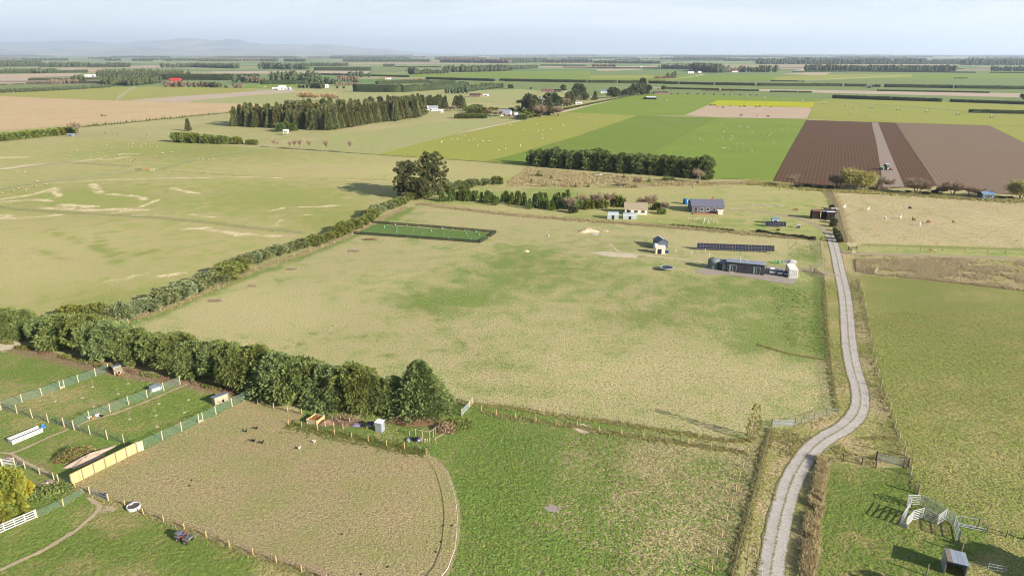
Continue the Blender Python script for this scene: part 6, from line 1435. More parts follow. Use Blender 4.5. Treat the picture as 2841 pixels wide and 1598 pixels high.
# --- the dark house and its things
def main_house():
    a, b = K('ze', 1205, 587), K('ze', 1745, 642); L = dist(a, b); D = 4.0; hf, hb = 3.05, 2.75
    o = empty('dark_house', a, ang(a, b), 'long low charcoal clad house with a pale grey roof', 'house')
    w = MB().extr([(0, 0), (D, 0), (D, hb), (0, hf)], 0, L).build('wall', B_char, o)
    bm = MB().box((0, 0, hf / 2), (.05, .03, hf - .02)).mesh('batten', B_char)
    for i in range(int(L / .4)): inst('batten', bm, (.2 + i * .4, -.015, 0), 0, 1, w)
    for i in range(9): inst('batten', bm, (L + .015, .25 + i * .42, -.12), math.pi / 2, (1, 1, .93), w)
    s = (hb - hf) / D
    r = MB().add([(-.2, -.3, hf - .3 * s + .02), (L + .2, -.3, hf - .3 * s + .02), (L + .2, D + .2, hb + .2 * s + .02), (-.2, D + .2, hb + .2 * s + .02), (-.2, -.3, hf - .3 * s + .16), (L + .2, -.3, hf - .3 * s + .16), (L + .2, D + .2, hb + .2 * s + .16), (-.2, D + .2, hb + .2 * s + .16)], [(3, 2, 1, 0), (4, 5, 6, 7), (0, 1, 5, 4), (1, 2, 6, 5), (2, 3, 7, 6), (3, 0, 4, 7)]).build('roof', R_grey, o)
    rm = MB().bar((0, -.3, hf - .3 * s + .18), (0, D + .2, hb + .2 * s + .18), .05).mesh('roof_rib', R_grey)
    for i in range(int(L / .6)): inst('roof_rib', rm, (.1 + i * .6, 0, 0), 0, 1, r)
    for f0, f1, lab in ((.075, .26, 'glass sliding door, left'), (.715, .89, 'glass sliding door, right')):
        x = L * (f0 + f1) / 2; ww = L * (f1 - f0); d = opening(o, x, .08, ww, 2.1, G_dark, 'sliding_door', P_galv)
        MB().box((x - ww * .36, -.075, 1.13), (ww * .2, .03, 1.95)).build('curtain', G_sky, d); MB().box((x, -.08, 1.13), (.07, .04, 2.1)).build('mullion', P_galv, d); d['label'] = lab
    opening(o, L * .51, 1.45, L * .1, .45, G_dark, 'window', B_dark, sill=False)
    fl = MB().cyl((L * .335, D * .35, hf - .1), .13, 1.35, 10).build('flue', P_galv, o); MB().cyl((L * .335, D * .35, hf + 1.27), .2, .12, 10).build('cowl', P_galv, fl)
    MB().cyl((L * .53, D * .7, hb), .12, .6, 8).build('vent_pipe', P_white, o)
    MB().box((L * .165, -.55, .09), (1.3, .9, .18)).build('door_step', W_pale, o)
    a2 = K('ze', 1100, 572); l2 = empty('lean_to', a2, ang(a, b), 'dark lean-to between the water tank and the house', 'shed'); W = dist(a2, a) - .15
    MB().extr([(.6, 0), (3.2, 0), (3.2, 2.5), (.6, 2.25)], 0, W).build('wall', B_char, l2); MB().extr([(-.1, 2.2), (3.3, 2.6), (3.3, 2.68), (-.1, 2.28)], -.1, W).build('roof', R_dark, l2); opening(l2, W * .72, .1, .7, 1.9, G_sky, 'door', P_galv, .56)
    t = K('ze', 1022, 556); t = shift(t, 1.65, R(72)); o2 = empty('water_tank', t, 0, 'big grey green plastic water tank beside the house', 'tank')
    mt = paint('tank_plastic', C(120, 132, 128), .6, var=.06); pr = [(1.7, 0)]
    for i in range(9): pr += [(1.7, .28 * i + .02), (1.73, .28 * i + .06), (1.73, .28 * i + .2), (1.7, .28 * i + .26)]
    MB().lathe((0, 0, 0), pr, 28).build('body', mt, o2, smooth=False); MB().lathe((0, 0, 0), [(1.7, 2.5), (1.62, 2.7), (1.1, 2.95), (.32, 3.08), (.3, 3.1), (.02, 3.1)], 28).build('dome', mt, o2, smooth=True); MB().cyl((0, 0, 3.08), .3, .12, 12).build('hatch', mt, o2)
    MB().tube([(1.75, -.3, 2.4), (2.2, -.3, 2.45)], .05, 6).build('inlet_pipe', P_white, o2)
main_house()
def container():
    a, b = K('ze', 2096, 678), K('ze', 2222, 686); rz = ang(a, b); L, W, H_ = 6.06, 2.44, 2.59
    o = empty('shipping_container', a, rz, 'cream steel shipping container at the end of the gravel yard', 'container'); m = paint('cream_steel', C(232, 226, 214, .75), .6, var=.08, scale=2)
    b_ = MB().box((W / 2, L / 2, H_ / 2 + .05), (W - .1, L - .1, H_ - .1)).build('body', m, o)
    for x in (0.06, W - .06):
        for y in (.06, L - .06): MB().box((x, y, H_ / 2), (.12, .12, H_)).build('corner_post', m, o)
    cm = MB().box((0, 0, H_ / 2), (.05, .12, H_ - .3)).mesh('corrugation', m)
    for i in range(19):
        for x in (.03, W - .03): inst('corrugation', cm, (x, .4 + i * .29, .05), 0, 1, b_)
    rm = MB().box((W / 2, 0, H_ + .01), (W - .3, .12, .03)).mesh('roof_rib', m)
    for i in range(19): inst('roof_rib', rm, (0, .4 + i * .29, 0), 0, 1, b_)
    for i in range(2):
        d = MB().box((W * (.26 + .48 * i), -.0, H_ / 2), (W * .46, .06, H_ - .25)).build('door', m, o)
        for k in (-.28, .28):
            MB().tube([(W * (.26 + .48 * i) + k, -.07, .12), (W * (.26 + .48 * i) + k, -.07, H_ - .12)], .035, 6).build('lock_bar', P_galv, d); MB().box((W * (.26 + .48 * i) + k, -.09, 1.15), (.3, .04, .07)).build('handle', B_dark, d)
    for z in (.08, H_ - .08): MB().box((W / 2, 0, z), (W, .12, .14)).build('frame_rail', m, o)
container()
def shed_group():
    a, b = K('ze', 232, 262), K('ze', 400, 258); o = empty('garden_shed', a, ang(a, b) + .08, 'dark grey gable shed with a white ridge by the chalk path', 'shed'); L = 3.4; D = 4.4
    MB().extr([(0, 0), (L, 0), (L, 2.2), (L / 2, 3.1), (0, 2.2)], 0, D).build('wall', paint('slate_steel', C(92, 102, 116), .5, .1), o)
    w = o.children[0]; w.rotation_euler = (0, 0, math.pi / 2); w.location = (L, 0, 0)
    r = MB()
    for x0, x1 in ((-.2, L / 2), (L + .2, L / 2)): r.add([(x0, -.2, 2.1), (x0, D + .2, 2.1), (x1, D + .2, 3.16), (x1, -.2, 3.16), (x0, -.2, 2.18), (x0, D + .2, 2.18), (x1, D + .2, 3.24), (x1, -.2, 3.24)], [(0, 1, 2, 3), (7, 6, 5, 4), (0, 4, 5, 1), (1, 5, 6, 2), (2, 6, 7, 3), (3, 7, 4, 0)])
    r.build('roof', R_dark, o); MB().box((L / 2, D / 2, 3.26), (.3, D + .4, .06)).build('ridge_cap', R_white, o)
    a, b = K('ze', 200, 333), K('ze', 335, 335); o = empty('porch_shed', a, ang(a, b), 'small pale timber shed with a dark doorway before the grey shed', 'shed'); L = dist(a, b)
    MB().box((L / 2, 1.0, .95), (L, 1.9, 1.9)).build('wall', B_cream, o); MB().extr([(-.2, 1.92), (2.1, 2.3), (2.1, 2.38), (-.2, 2.0)], -.15, L + .15).build('roof', B_cream, o); opening(o, L * .42, .02, L * .36, 1.5, B_dark, 'doorway', B_wood)
    t = K('ze', 195, 258); o = empty('pale_tank', t, 0, 'pale blue plastic tank left of the grey shed', 'tank'); m = paint('pale_blue_plastic', C(186, 206, 220), .5, var=.05); MB().lathe((0, 0, 0), [(.75, 0), (.75, 1.5), (.6, 1.75), (.2, 1.85), (.01, 1.85)], 16).build('body', m, o, smooth=True); MB().cyl((0, 0, 1.82), .2, .12, 10).build('lid', m, o)
    for i, (x, y) in enumerate([(345, 318), (372, 322)]):
        o = empty('blue_barrel', K('ze', x, y), 0, ['blue plastic barrel against the pale shed', 'blue plastic barrel, right of the pair by the pale shed'][i], 'barrel'); m = paint('blue_plastic', C(40, 84, 168), .4, var=.05); MB().lathe((0, 0, 0), [(.26, 0), (.29, .1), (.3, .45), (.29, .8), (.26, .88), (.01, .88)], 12).build('body', m, o, smooth=True); MB().lathe((0, 0, 0), [(.305, .28), (.32, .3), (.305, .32)], 12).build('hoop', m, o)
shed_group()
def solar(label, a, b, n, ph, tilt, z0, name='solar_array', rows=1, frame=None, group=None, cells=2):
    L = dist(a, b); o = empty(name, a, ang(a, b), label, 'solar panels', group); w = L / n; pc = paint('solar_cell', C(34, 36, 54), .35, .0, .1, .6, .6); pc2 = paint('solar_cell_brown', C(48, 38, 46), .35, 0, .1, .6, .6); fr = frame or P_galv
    cy, cz = math.cos(tilt), math.sin(tilt)
    fm = MB().box((w / 2, ph * cy / 2, z0 + ph * cz / 2), (w * .985, ph, .05), rx=tilt).mesh('panel', fr)
    cms = [MB().box((0, 0, 0), (w * .95, ph / cells * .97, .012), rx=tilt).mesh('cell_field', m) for m in (pc, pc2)]
    for i in range(n):
        p = inst('panel', fm, (i * w, 0, 0), 0, 1, o)
        for k in range(cells):
            t = (k + .5) / cells; inst('cell_field', cms[(i * 7 // 3 + k * 0) % 2], (w / 2, ph * cy * t - cz * .03, z0 + ph * cz * t + cy * .03), 0, 1, p)
    for i in range(int(L / 1.8) + 1):
        x = min(L - .05, i * 1.8 + .05); MB().box((x, .12, z0 / 2), (.09, .09, z0)).build('front_leg', W_new, o); MB().box((x, ph * cy - .1, (z0 + ph * cz) / 2 - .05), (.09, .09, z0 + ph * cz - .1)).build('rear_leg', W_new, o)
        MB().bar((x, .1, z0 - .05), (x, ph * cy, z0 + ph * cz - .07), .08).build('strut', W_new, o)
solar('long row of dark solar panels on timber legs behind the house', K('ze', 795, 281), K('ze', 1898, 322), 24, 2.0, R(52), .55)
solar('short row of solar panels in the homestead garden', K('zf', 1580, 506), K('zf', 1842, 518), 8, 1.9, R(50), .5)
solar('two small solar panels on a pole beside the steel cabinet', K('zc', 1090, 425), K('zc', 1180, 430), 2, .95, R(40), .7, 'solar_array', cells=1)
def log_shed(label, c, x, y, w, D, h, roof, wall, rz):
    p = K(c, x, y); o = empty('log_shed', p, rz, label, 'shed')
    MB().box((w / 2, D / 2 + .2, h / 2), (w, D - .2, h)).build('wall', B_dark, o); MB().extr([(-.3, h + .1), (D + .2, h - .15), (D + .2, h - .07), (-.3, h + .18)], -.15, w + .15).build('roof', roof, o)
    sm = MB().box((0, 0, h / 2), (.1, .04, h)).mesh('slat', wall); n = max(4, int(w / .3))
    for i in range(n): inst('slat', sm, (.08 + i * (w - .16) / (n - 1), .05, 0), 0, 1, o)
    for z in (.5, 1.2, 1.9): MB().box((w / 2, .02, min(z, h - .1)), (w, .04, .07)).build('rail', wall, o)
    MB().box((w / 2, -.2, .08), (w + .4, .5, .16)).build('base', B_conc, o)
_ld = paint('log_ends', C(86, 66, 56), .9, var=.2, scale=6)
log_shed('dark slatted log shed with a faded red roof', 'zf', 2175, 408, 2.8, 3.0, 3.2, R_pink, _ld, -.12)
log_shed('dark slatted log shed with a white roof nearest the drive', 'zf', 2358, 424, 2.9, 3.0, 3.2, R_white, _ld, -.12)
log_shed('narrow dark shed between the two log sheds', 'zf', 2312, 408, 1.6, 2.4, 2.9, R_white, _ld, -.12)
# --- homestead behind: house, glasshouse, sheds
house('long dark roofed homestead house behind the house paddock', 'zf', 640, 325, 400, 8.5, 2.6, 2.0, paint('house_grey', C(118, 112, 112), .8), paint('homestead_roof', C(104, 104, 118, .8), .55, .1, .06, 1.2, .4), -.06, 5, 'homestead_house', chim=True)
tag(MB().box((0, 0, .15), (9, 2.2, .3)).build('timber_deck', paint('deck_timber', C(176, 126, 92), .8), None, (*K('zf', 800, 342), 0), -.06), 'low orange brown deck along the front of the homestead house', 'deck')
house('small pale box shed at the right end of the deck', 'zf', 975, 350, 60, 1.8, 1.5, .2, B_cream, B_cream, -.06, 0, 'box_shed', False, 'shed')
house('tan roofed cottage among the homestead trees', 'd3', 1150, 745, 210, 6.5, 2.4, 1.8, B_cream, paint('tan_roof', C(176, 160, 134), .7), -.1, 3, 'cottage', cat='house')
def glasshouse(label, c, x, y, w, D, h, rz):
    o = empty('glasshouse', K(c, x, y), rz, label, 'glasshouse'); gm = NT('greenhouse_film'); gm.color(C(206, 216, 216)); gm.b.inputs['Alpha'].default_value = .7; gm.b.inputs['Roughness'].default_value = .3; m = MATS.setdefault('film', gm.m)
    n = 5
    for i in range(n + 1):
        x_ = w * i / n; MB().tube([(x_, 0, 0), (x_, 0, h * .6), (x_, D * .25, h * .95), (x_, D * .75, h * .95), (x_, D, h * .6), (x_, D, 0)], .04, 5).build('hoop', P_galv, o)
    MB().extr([(0.02, 0), (.02, h * .6), (D * .25, h * .97), (D * .75, h * .97), (D - .02, h * .6), (D - .02, 0)], .02, w - .02).build('cover', m, o)
    opening(o, w * .5, .05, .9, h * .6, B_dark, 'door', P_galv)
glasshouse('small white plastic glasshouse beside the homestead fence', 'd3', 985, 790, 4.2, 3.5, 2.6, -.08)
glasshouse('wider low plastic tunnel right of the glasshouse', 'd3', 1135, 790, 5.2, 4.2, 2.0, -.08)
o = empty('blue_tank', K('zf', 562, 215), 0, 'bright blue tank left of the homestead house', 'tank'); MB().lathe((0, 0, 0), [(1.2, 0), (1.2, 2.0), (.9, 2.3), (.01, 2.4)], 16).build('body', paint('bright_blue_plastic', C(40, 112, 168), .4, var=.05), o, smooth=True); MB().cyl((0, 0, 2.35), .3, .15, 10).build('lid', P_white, o)
house('grey box shed beside the garden track', 'zf', 1990, 522, 26, .8, 1.1, .12, P_galv, P_galv, 0, 0, 'box_shed', True, 'shed')
house('pale blue box behind the garden solar panels', 'zf', 1660, 470, 90, 1.5, 2.1, .1, paint('pale_blue_wall', C(170, 196, 208), .6), R_blue, -.1, 1, 'box_shed', False, 'shed')
# --- farm sheds and houses further off
def open_shed(label, c, x, y, wpx, D, h, roof, wall, rz=0.0, bays=3, mono=.4, name='open_shed'):
    p = K(c, x, y); L = wpx / _CROP[c][2] * mpp(p); o = empty(name, p, rz, label, 'shed')
    MB().box((L / 2, D, h / 2), (L, .08, h)).build('back_wall', wall, o)
    for x_ in (0, L): MB().box((x_, D / 2, h / 2), (.08, D, h)).build('side_wall', wall, o)
    MB().extr([(-.3, h + mono), (D + .2, h), (D + .2, h + .1), (-.3, h + mono + .1)], -.2, L + .2).build('roof', roof, o)
    for i in range(bays + 1): MB().box((L * i / bays, .05, (h + mono) / 2), (.16, .16, h + mono - .02)).build('post', W_old, o)
    MB().box((L / 2, D * .6, h * .3), (L * .8, D * .4, h * .6)).build('shade_block', B_dark, o)  # near-black block paints the shade inside the open bays
open_shed('pale roofed hay shed alone in the green paddock', 'c3', 1432, 714, 97, 9, 3.4, R_white, R_white, -.03, 3, -.7)
house('small black shed beside the pale roofed hay shed', 'c3', 1402, 713, 30, 5, 2.2, .5, B_dark, B_dark, -.03, 0, 'black_shed', True, 'shed')
house('blue roofed shed on the stream bank', 'd4', 2152, 605, 108, 4.0, 2.7, .7, paint('teal_wall', C(96, 120, 136), .7), R_blue, -.05, 2, 'stream_shed', True, 'shed')
house('grey blue hut at the end of the left hedge', 'c1', 678, 1087, 56, 2.5, 1.7, .5, paint('hut_grey', C(136, 148, 160), .7), R_grey, 0, 2, 'field_hut', True, 'shed')
def tower_hut():
    o = empty('tower_hut', K('c2', 312, 1073), 0, 'small white hut on legs before the plantation', 'hut'); s = mpp(K('c2', 312, 1073)) / 3.628; L = 46 * s
    for x in (.1, L - .1):
        for y in (.1, L - .1): inst('leg', post_mesh(1.8, .08, P_white, True), (x, y, 0), 0, 1, o)
    gable(o, L, L, 1.9, .5, B_white, R_white, .15, 1.75)
    for f in (.28, .72): opening(o, L * f, 2.2, L * .3, .9, G_dark)
tower_hut()
house('white farm shed behind the smaller pine block', 'c2', 1700, 822, 72, 9, 3.0, 1.5, B_white, R_white, .1, 2, 'farm_shed', True, 'shed')
house('white farm house by the dark pines', 'c2', 1785, 832, 86, 8, 3.0, 2.6, B_white, R_grey, .15, 3)
house('low white outbuilding right of the white farm house', 'c2', 1880, 845, 42, 5, 2.2, .9, B_white, R_white, .1, 1, 'outbuilding', True, 'shed')
house('white gabled house behind the green shrubs', 'c3', -55, 882, 112, 9, 3.2, 3.0, B_white, R_grey, -.2, 4, chim=True)
house('second white gable beside the gabled house', 'c3', 105, 900, 34, 6, 2.6, 2.0, B_white, R_white, .2, 1)
house('brick bungalow with a dark tiled roof', 'c2', 2185, 690, 110, 11, 2.6, 2.4, B_brick, R_tile, -.1, 4)
house('pale outbuilding right of the brick bungalow', 'c2', 2322, 683, 52, 6, 2.4, .8, B_white, R_white, -.1, 2, 'outbuilding', True, 'shed')
house('red brown roofed house in the dry central field', 'c3', 370, 642, 110, 9, 2.8, 2.2, B_brick, paint('red_brown_roof', C(128, 84, 76), .8), -.1, 4)
house('long low house beside the red brown roofed house', 'c3', 495, 638, 130, 7, 2.4, 1.4, B_cream, R_tile, -.1, 5)
house('blue white house behind the tall central trees', 'c3', 368, 722, 76, 8, 3.4, 1.8, B_white, R_blue, -.2, 3)
house('pale barn with a blue roof behind the roadside grove', 'c3', 968, 650, 68, 9, 3.4, 1.6, B_white, R_blue, -.1, 2, 'barn', True, 'barn')
house('low white roofed shed behind the roadside hedge', 'c3', 715, 765, 66, 6, 2.0, .7, B_cream, R_white, .15, 2, 'low_shed', True, 'shed')
house('low brown house beyond the hay shed', 'c3', 1505, 662, 138, 8, 2.5, 1.6, B_brick, R_tile, 0, 5)
house('small pink walled cottage beside the central farm road', 'c3', 440, 828, 30, 5, 2.4, 1.4, B_brick, R_pink, -.1, 1, 'cottage')
house('red roofed barn at the left before the plantation', 'c1', 1700, 532, 106, 13, 4.0, 3.0, paint('red_wall', C(190, 66, 56), .7), R_red, .02, 3, 'red_barn', True, 'barn')
house('white barn beside the silos', 'c2', 262, 618, 62, 14, 5.0, 2.2, B_white, R_white, .05, 2, 'white_barn', True, 'barn')
house('low white shed left of the white barn', 'c2', 200, 612, 60, 8, 2.4, .8, B_white, R_white, .05, 2, 'white_shed', True, 'shed')
for i, (x, lab) in enumerate([(340, 'left small steel silo beside the white barn'), (358, 'middle small steel silo beside the white barn'), (381, 'large steel silo right of the white barn')]):
    p = K('c2', x, 618); s = mpp(p) / 3.628; r = (8, 8, 14)[i] * s; h = (20, 20, 27)[i] * s * .8; o = empty('grain_silo', p, 0, lab, 'silo')
    MB().lathe((0, 0, 0), [(r, 0), (r, h)], 18).build('drum', B_corr, o, smooth=True); MB().lathe((0, 0, 0), [(r * 1.05, h), (r * .1, h + r * .6), (.01, h + r * .62)], 18).build('cone_roof', R_white, o)
open_shed('white pump shed between the long hedges, left block', 'c4', 1064, 573, 40, 6, 3.5, R_white, R_white, 0, 2)
open_shed('white pump shed between the long hedges, right block', 'c4', 1092, 566, 36, 6, 4.5, R_white, R_white, 0, 2)
for lab, c, x, y, w, rf in [('far white barn left of the tall dark hedge', 'c2', 745, 423, 34, R_white), ('far red roofed barn by the tall dark hedge', 'c2', 712, 421, 26, R_red), ('far long white shed on the pink field', 'c2', 855, 422, 36, R_white), ('far white house by the tall dark wood', 'c3', 1845, 452, 60, R_white), ('far white barn right of the tall dark wood', 'c3', 1950, 447, 30, R_white), ('far brick house among grey trees', 'c3', 2290, 440, 60, R_pink), ('far pale barn at the right of the grey trees', 'c3', 2440, 437, 44, R_white), ('far white house in the hazy centre', 'c3', 1368, 392, 22, R_white), ('far white shed under the hills', 'c1', 1740, 308, 60, R_white), ('pale farmstead at the far left strip', 'c1', 845, 485, 46, R_white), ('second pale farmstead roof at the far left strip', 'c1', 905, 484, 36, R_white), ('far pale house by the gold shrubs', 'c2', 1340, 512, 50, R_pink), ('white van body roof by the silos wood', 'c2', 720, 595, 34, R_white), ('far white roof right of the dark wood', 'c2', 2100, 592, 30, R_blue), ('far pale barn before the poplar belt', 'c4', 822, 402, 22, R_white)]:
    house(lab, c, x, y, w, 12, 4.0, 1.6, B_white, rf, 0, 2, 'far_barn', False, 'barn')
# --- bottom right shelter
def shelter():
    a, b = K('zd', 905, 1410), K('zd', 1232, 1492); o = empty('field_shelter', a, ang(a, b), 'open fronted grey steel field shelter at the bottom right', 'shelter'); L = dist(a, b); D = 2.2; h = 2.0
    for x_ in (0, L): MB().box((x_, D / 2, h / 2), (.06, D, h)).build('side_wall', B_corr, o)
    MB().box((L / 2, D, h / 2 - .05), (L, .06, h - .1)).build('back_wall', B_corr, o)
    for i in range(4): MB().box((L * (i + .5) / 4, D / 2 - .1, h + .12), (L / 4 - .02, D + .6, .05), rx=-.06).build('roof_sheet', [W_old, B_corr, R_grey, B_corr][i], o)
    for x_ in (.06, L - .06): inst('post', post_mesh(h + .1, .07, W_old, True), (x_, .03, 0), 0, 1, o)
shelter()
# ------------------------------------------------------------------ coops, hutches, feeders
def coop(label, c, a, b, D, h0, h1, wall, roof, name='hen_coop', legs=False, front=None):
    a, b = K(c, *a), K(c, *b); L = dist(a, b); o = empty(name, a, ang(a, b), label, 'coop')
    z = .12
    MB().extr([(0, z), (D, z), (D, h1), (0, h0)], 0, L).build('wall', wall, o)
    pm = MB().box((0, 0, 0), (.03, .02, h0 - z - .06)).mesh('plank_joint', W_dark)
    MB().extr([(-.18, h0 + .03), (D + .15, h1 + .03), (D + .15, h1 + .09), (-.18, h0 + .09)], -.15, L + .15).build('roof', roof, o)
    for x in (.05, L - .05): MB().box((x, -.03, h0 / 2), (.07, .05, h0)).build('frame_post', W_pale, o)
    MB().bar((.1, -.04, h0 - .05), (L * .55, -.5, .03), .06).build('stay', W_pale, o); MB().bar((L - .1, -.04, h0 - .05), (L + .25, -.5, .03), .06).build('stay', W_pale, o)
    opening(o, L * .6, .2, .4, .5, B_dark, 'pop_hole', W_pale, -.02)
    MB().box((L / 2, -.02, h0 - .06), (L, .05, .08)).build('top_rail', W_pale, o)
    return o
coop('tall grey plank hen coop under the hedge at the top of the pens', 'za', (2095, 408), (2235, 372), 1.3, 1.75, 1.5, W_old, R_grey)
coop('grey plank hen coop with a sloping tin roof beside the lower pen fence', 'e1', (2062, 1195), (2190, 1145), 1.2, 1.55, 1.3, paint('bleached_planks', C(196, 180, 152), .9, var=.15), R_grey)
def hutch():
    a, b = K('e1', 1462, 1068), K('e1', 1555, 1035); L = dist(a, b); o = empty('white_hutch', a, ang(a, b), 'low white hutch with a grey lid beside the middle pen fence', 'hutch')
    MB().box((L / 2, .6, .42), (L, 1.2, .7)).build('box', P_white, o); MB().extr([(-.1, .78), (1.3, .9), (1.3, .95), (-.1, .83)], -.1, L + .1).build('lid', R_grey, o)
    for x in (.08, L - .08):
        for y in (.08, 1.12): MB().box((x, y, .05), (.08, .08, .12)).build('foot', W_old, o)
    MB().bar((-.1, -.1, .7), (-.6, -.5, .05), .08).build('ramp', W_pale, o)
hutch()
W_grey = paint('bleached_grey', (.42, .42, .41, 1), .7, var=.08)
def feeder():
    a, b = K('f1', 122, 186), K('f1', 418, 62); L = dist(a, b); D = 1.5; h = .75; o = empty('slatted_feeder', a, ang(a, b), 'long white slatted feed trough with a blue tub at its end', 'feeder')
    for y in (0, D):
        for k in range(4): MB().box((L / 2, y, .1 + k * .2), (L, .04, .12)).build('slat', W_grey, o)
    for x in (0, L):
        for k in range(4): MB().box((x, D / 2, .1 + k * .2), (.04, D - .06, .12)).build('slat', W_grey, o)
    for i in range(5):
        for y in (.05, D - .05): MB().box((L * i / 4 + (.04 if i == 0 else -.04 if i == 4 else 0), y, h / 2), (.08, .08, h)).build('post', P_white, o)
    MB().box((L / 2, D / 2, .14), (L - .2, .5, .16)).build('trough', paint('blue_trough', C(84, 110, 160), .5), o)
    t = K('f1', 422, 22); o2 = empty('blue_tub', t, 0, 'round bright blue tub at the end of the white feed trough', 'tub'); m = paint('tub_blue', C(70, 140, 214), .4, var=.04); MB().lathe((0, 0, 0), [(.28, 0), (.36, .45), (.38, .47), (.33, .45), (.26, .06), (.01, .06)], 14).build('shell', m, o2); MB().tube([(-.38, 0, .42), (-.46, 0, .3), (-.38, 0, .25)], .02, 5).build('handle', m, o2)
feeder()
def heap(name, label, c, x, y, w, d, h, mat, seed, cat='heap', rz=0.0, n=900):
    """An earth or gravel heap with an uneven skirt."""
    p = K(c, x, y); rng = np.random.default_rng(seed); k = 26; rings = 9; V = [(0, 0, h)]; F = []
    for i in range(1, rings + 1):
        t = i / rings
        for j in range(k):
            a = 2 * math.pi * j / k; wob = 1 + .16 * math.sin(3 * a + seed) + .1 * math.sin(5 * a + 2 * seed)
            z = h * (1 - t) ** .9 * (1 + rng.normal() * .06) if i < rings else -.03
            V.append((math.cos(a) * w / 2 * t * wob + rng.normal() * .05, math.sin(a) * d / 2 * t * wob + rng.normal() * .05, z))
    F = [(0, 1 + j, 1 + (j + 1) % k) for j in range(k)] + [(1 + i * k + j, 1 + (i + 1) * k + j, 1 + (i + 1) * k + (j + 1) % k, 1 + i * k + (j + 1) % k) for i in range(rings - 1) for j in range(k)]
    me = bpy.data.meshes.new(name); me.from_pydata(V, [], F); me.materials.append(mat); me.polygons.foreach_set('use_smooth', np.ones(len(me.polygons), bool)); me.update()
    return tag(inst(name, me, (*p, 0), rz), label, cat)
S_sand = gravelm('sand_pile', C(232, 206, 170), C(214, 188, 152)); S_grey = gravelm('grey_gravel', C(190, 186, 182), C(168, 164, 160)); S_earth = gravelm('pale_earth', C(206, 184, 162), C(186, 164, 142))
heap('sand_heap', 'large pale sand heap in the dry paddock behind the chalk clearing', 'd3', 800, 905, 8.0, 5.0, 1.25, S_sand, 3)
heap('sand_mound', 'small sand mound right of the large sand heap', 'd3', 965, 902, 2.6, 2, .5, S_sand, 4)
heap('earth_mound', 'tiny pale earth mound in the middle of the dry paddock', 'd3', 207, 1098, 2.4, 1.6, .6, S_sand, 5)
heap('gravel_heap', 'low grey gravel heap behind the cars', 'ze', 2125, 448, 4.4, 3.4, .9, S_grey, 6)
heap('soil_heap', 'long pale soil heap behind the golden board fence', 'zb', 1640, 470, 7.5, 2.6, .9, S_earth, 7, rz=ang(K('zb', 1300, 620), K('zb', 1900, 340)))
heap('soil_patch', 'low pale soil heap beside the wattle', 'zb', 880, 930, 3.0, 2.0, .35, S_earth, 8, rz=-.2)
heap('soil_mound', 'brown soil mound beside the timber planter', 'zc', 580, 335, 3.2, 2.2, .6, gravelm('brown_soil', C(168, 134, 106), C(140, 110, 84)), 9)
def brush(name, label, c, x, y, w, d, h, mat, seed, n=520, L=.8, leaf=None, rz=0.0, W=.04, cat='brush heap'):
    """A heap of cut branches: crossing sticks and dry leaves."""
    p = K(c, x, y); rng = np.random.default_rng(seed); r = np.sqrt(rng.uniform(0, 1, n)); a = rng.uniform(0, 6.28, n)
    P = np.stack([np.cos(a) * r * w / 2, np.sin(a) * r * d / 2, h * (1 - r ** 2) * rng.uniform(.2, 1, n)], 1); A = rng.normal(size=(n, 3)); A[:, 2] = A[:, 2] * .35 + .1
    o = empty(name, p, rz, label, cat); v, f, cc = leafset(rng, P, A, L * rng.uniform(.5, 1.4, n), W, .5 + .3 * rng.normal(size=n), 0); link(bpy.data.objects.new('branches', mesh_np('branches', v, f, mat, colors=cc)), o); o.children[0]['kind'] = 'stuff'
    v, f, cc = ballset((0, 0, 0), np.array([w * .4, d * .4, h * .5]), 14, 6, rng, .25); link(bpy.data.objects.new('core', mesh_np('core', v, f, mat, colors=cc)), o)
    if leaf is not None:
        v, f, cc = leafset(rng, P + np.array([0, 0, .1]), rng.normal(size=(n, 3)) + np.array([0, 0, .5]), .4, .2, .5 + .3 * rng.normal(size=n)); lo = link(bpy.data.objects.new('leaves', mesh_np('leaves', v, f, leaf, colors=cc)), o); lo['kind'] = 'stuff'
    return o
brush('brush_heap', 'big heap of cut hedge branches behind the golden board fence', 'zb', 1360, 430, 5.6, 3.4, 1.3, F_dead, 11, 1200, .8, F_olive, ang(K('zb', 1100, 500), K('zb', 1700, 330)), .07)
brush('brush_heap', 'heap of grey branches beside the timber planter', 'zc', 830, 330, 5.6, 3.0, .8, F_twig, 12, 420, 1.5, None, -.3, .07)
brush('brush_heap', 'dead brown branches under the end of the big hedge', 'zc', 1700, 330, 9.0, 3.0, 1.2, F_dead, 13, 900, 1.0, None, 0, .05)
brush('brush_heap', 'heap of brown prunings right of the timber frame', 'zc', 2100, 420, 4.2, 3.0, 1.0, F_dead, 14, 500, .9, F_dead, 0, .06)
brush('brush_heap', 'red brown burn heap below the nursery plot', 'd2', 1125, 985, 4.6, 2.2, .5, F_dead, 15, 500, .8, None, 0, .08)
brush('brush_heap', 'grey burn heap below the red brown one', 'd2', 975, 1095, 3.6, 2.0, .4, F_twigg, 16, 500, .8, None, 0, .08)
brush('brush_heap', 'small grey brush pile beside the green hedge strip', 'd2', 375, 1270, 2.8, 1.6, .35, F_twigg, 17, 400, .7, None, 0, .08)
brush('brush_heap', 'dark round brush pile in the dry paddock below the hedge', 'e1', 2060, 190, 3.6, 2.0, .5, F_twigg, 18, 600, .7, None, 0, .07)
brush('brush_heap', 'small brush pile beyond the dark round one', 'e1', 2410, 50, 2.2, 1.4, .35, F_twigg, 19, 300, .6, None, 0, .07)
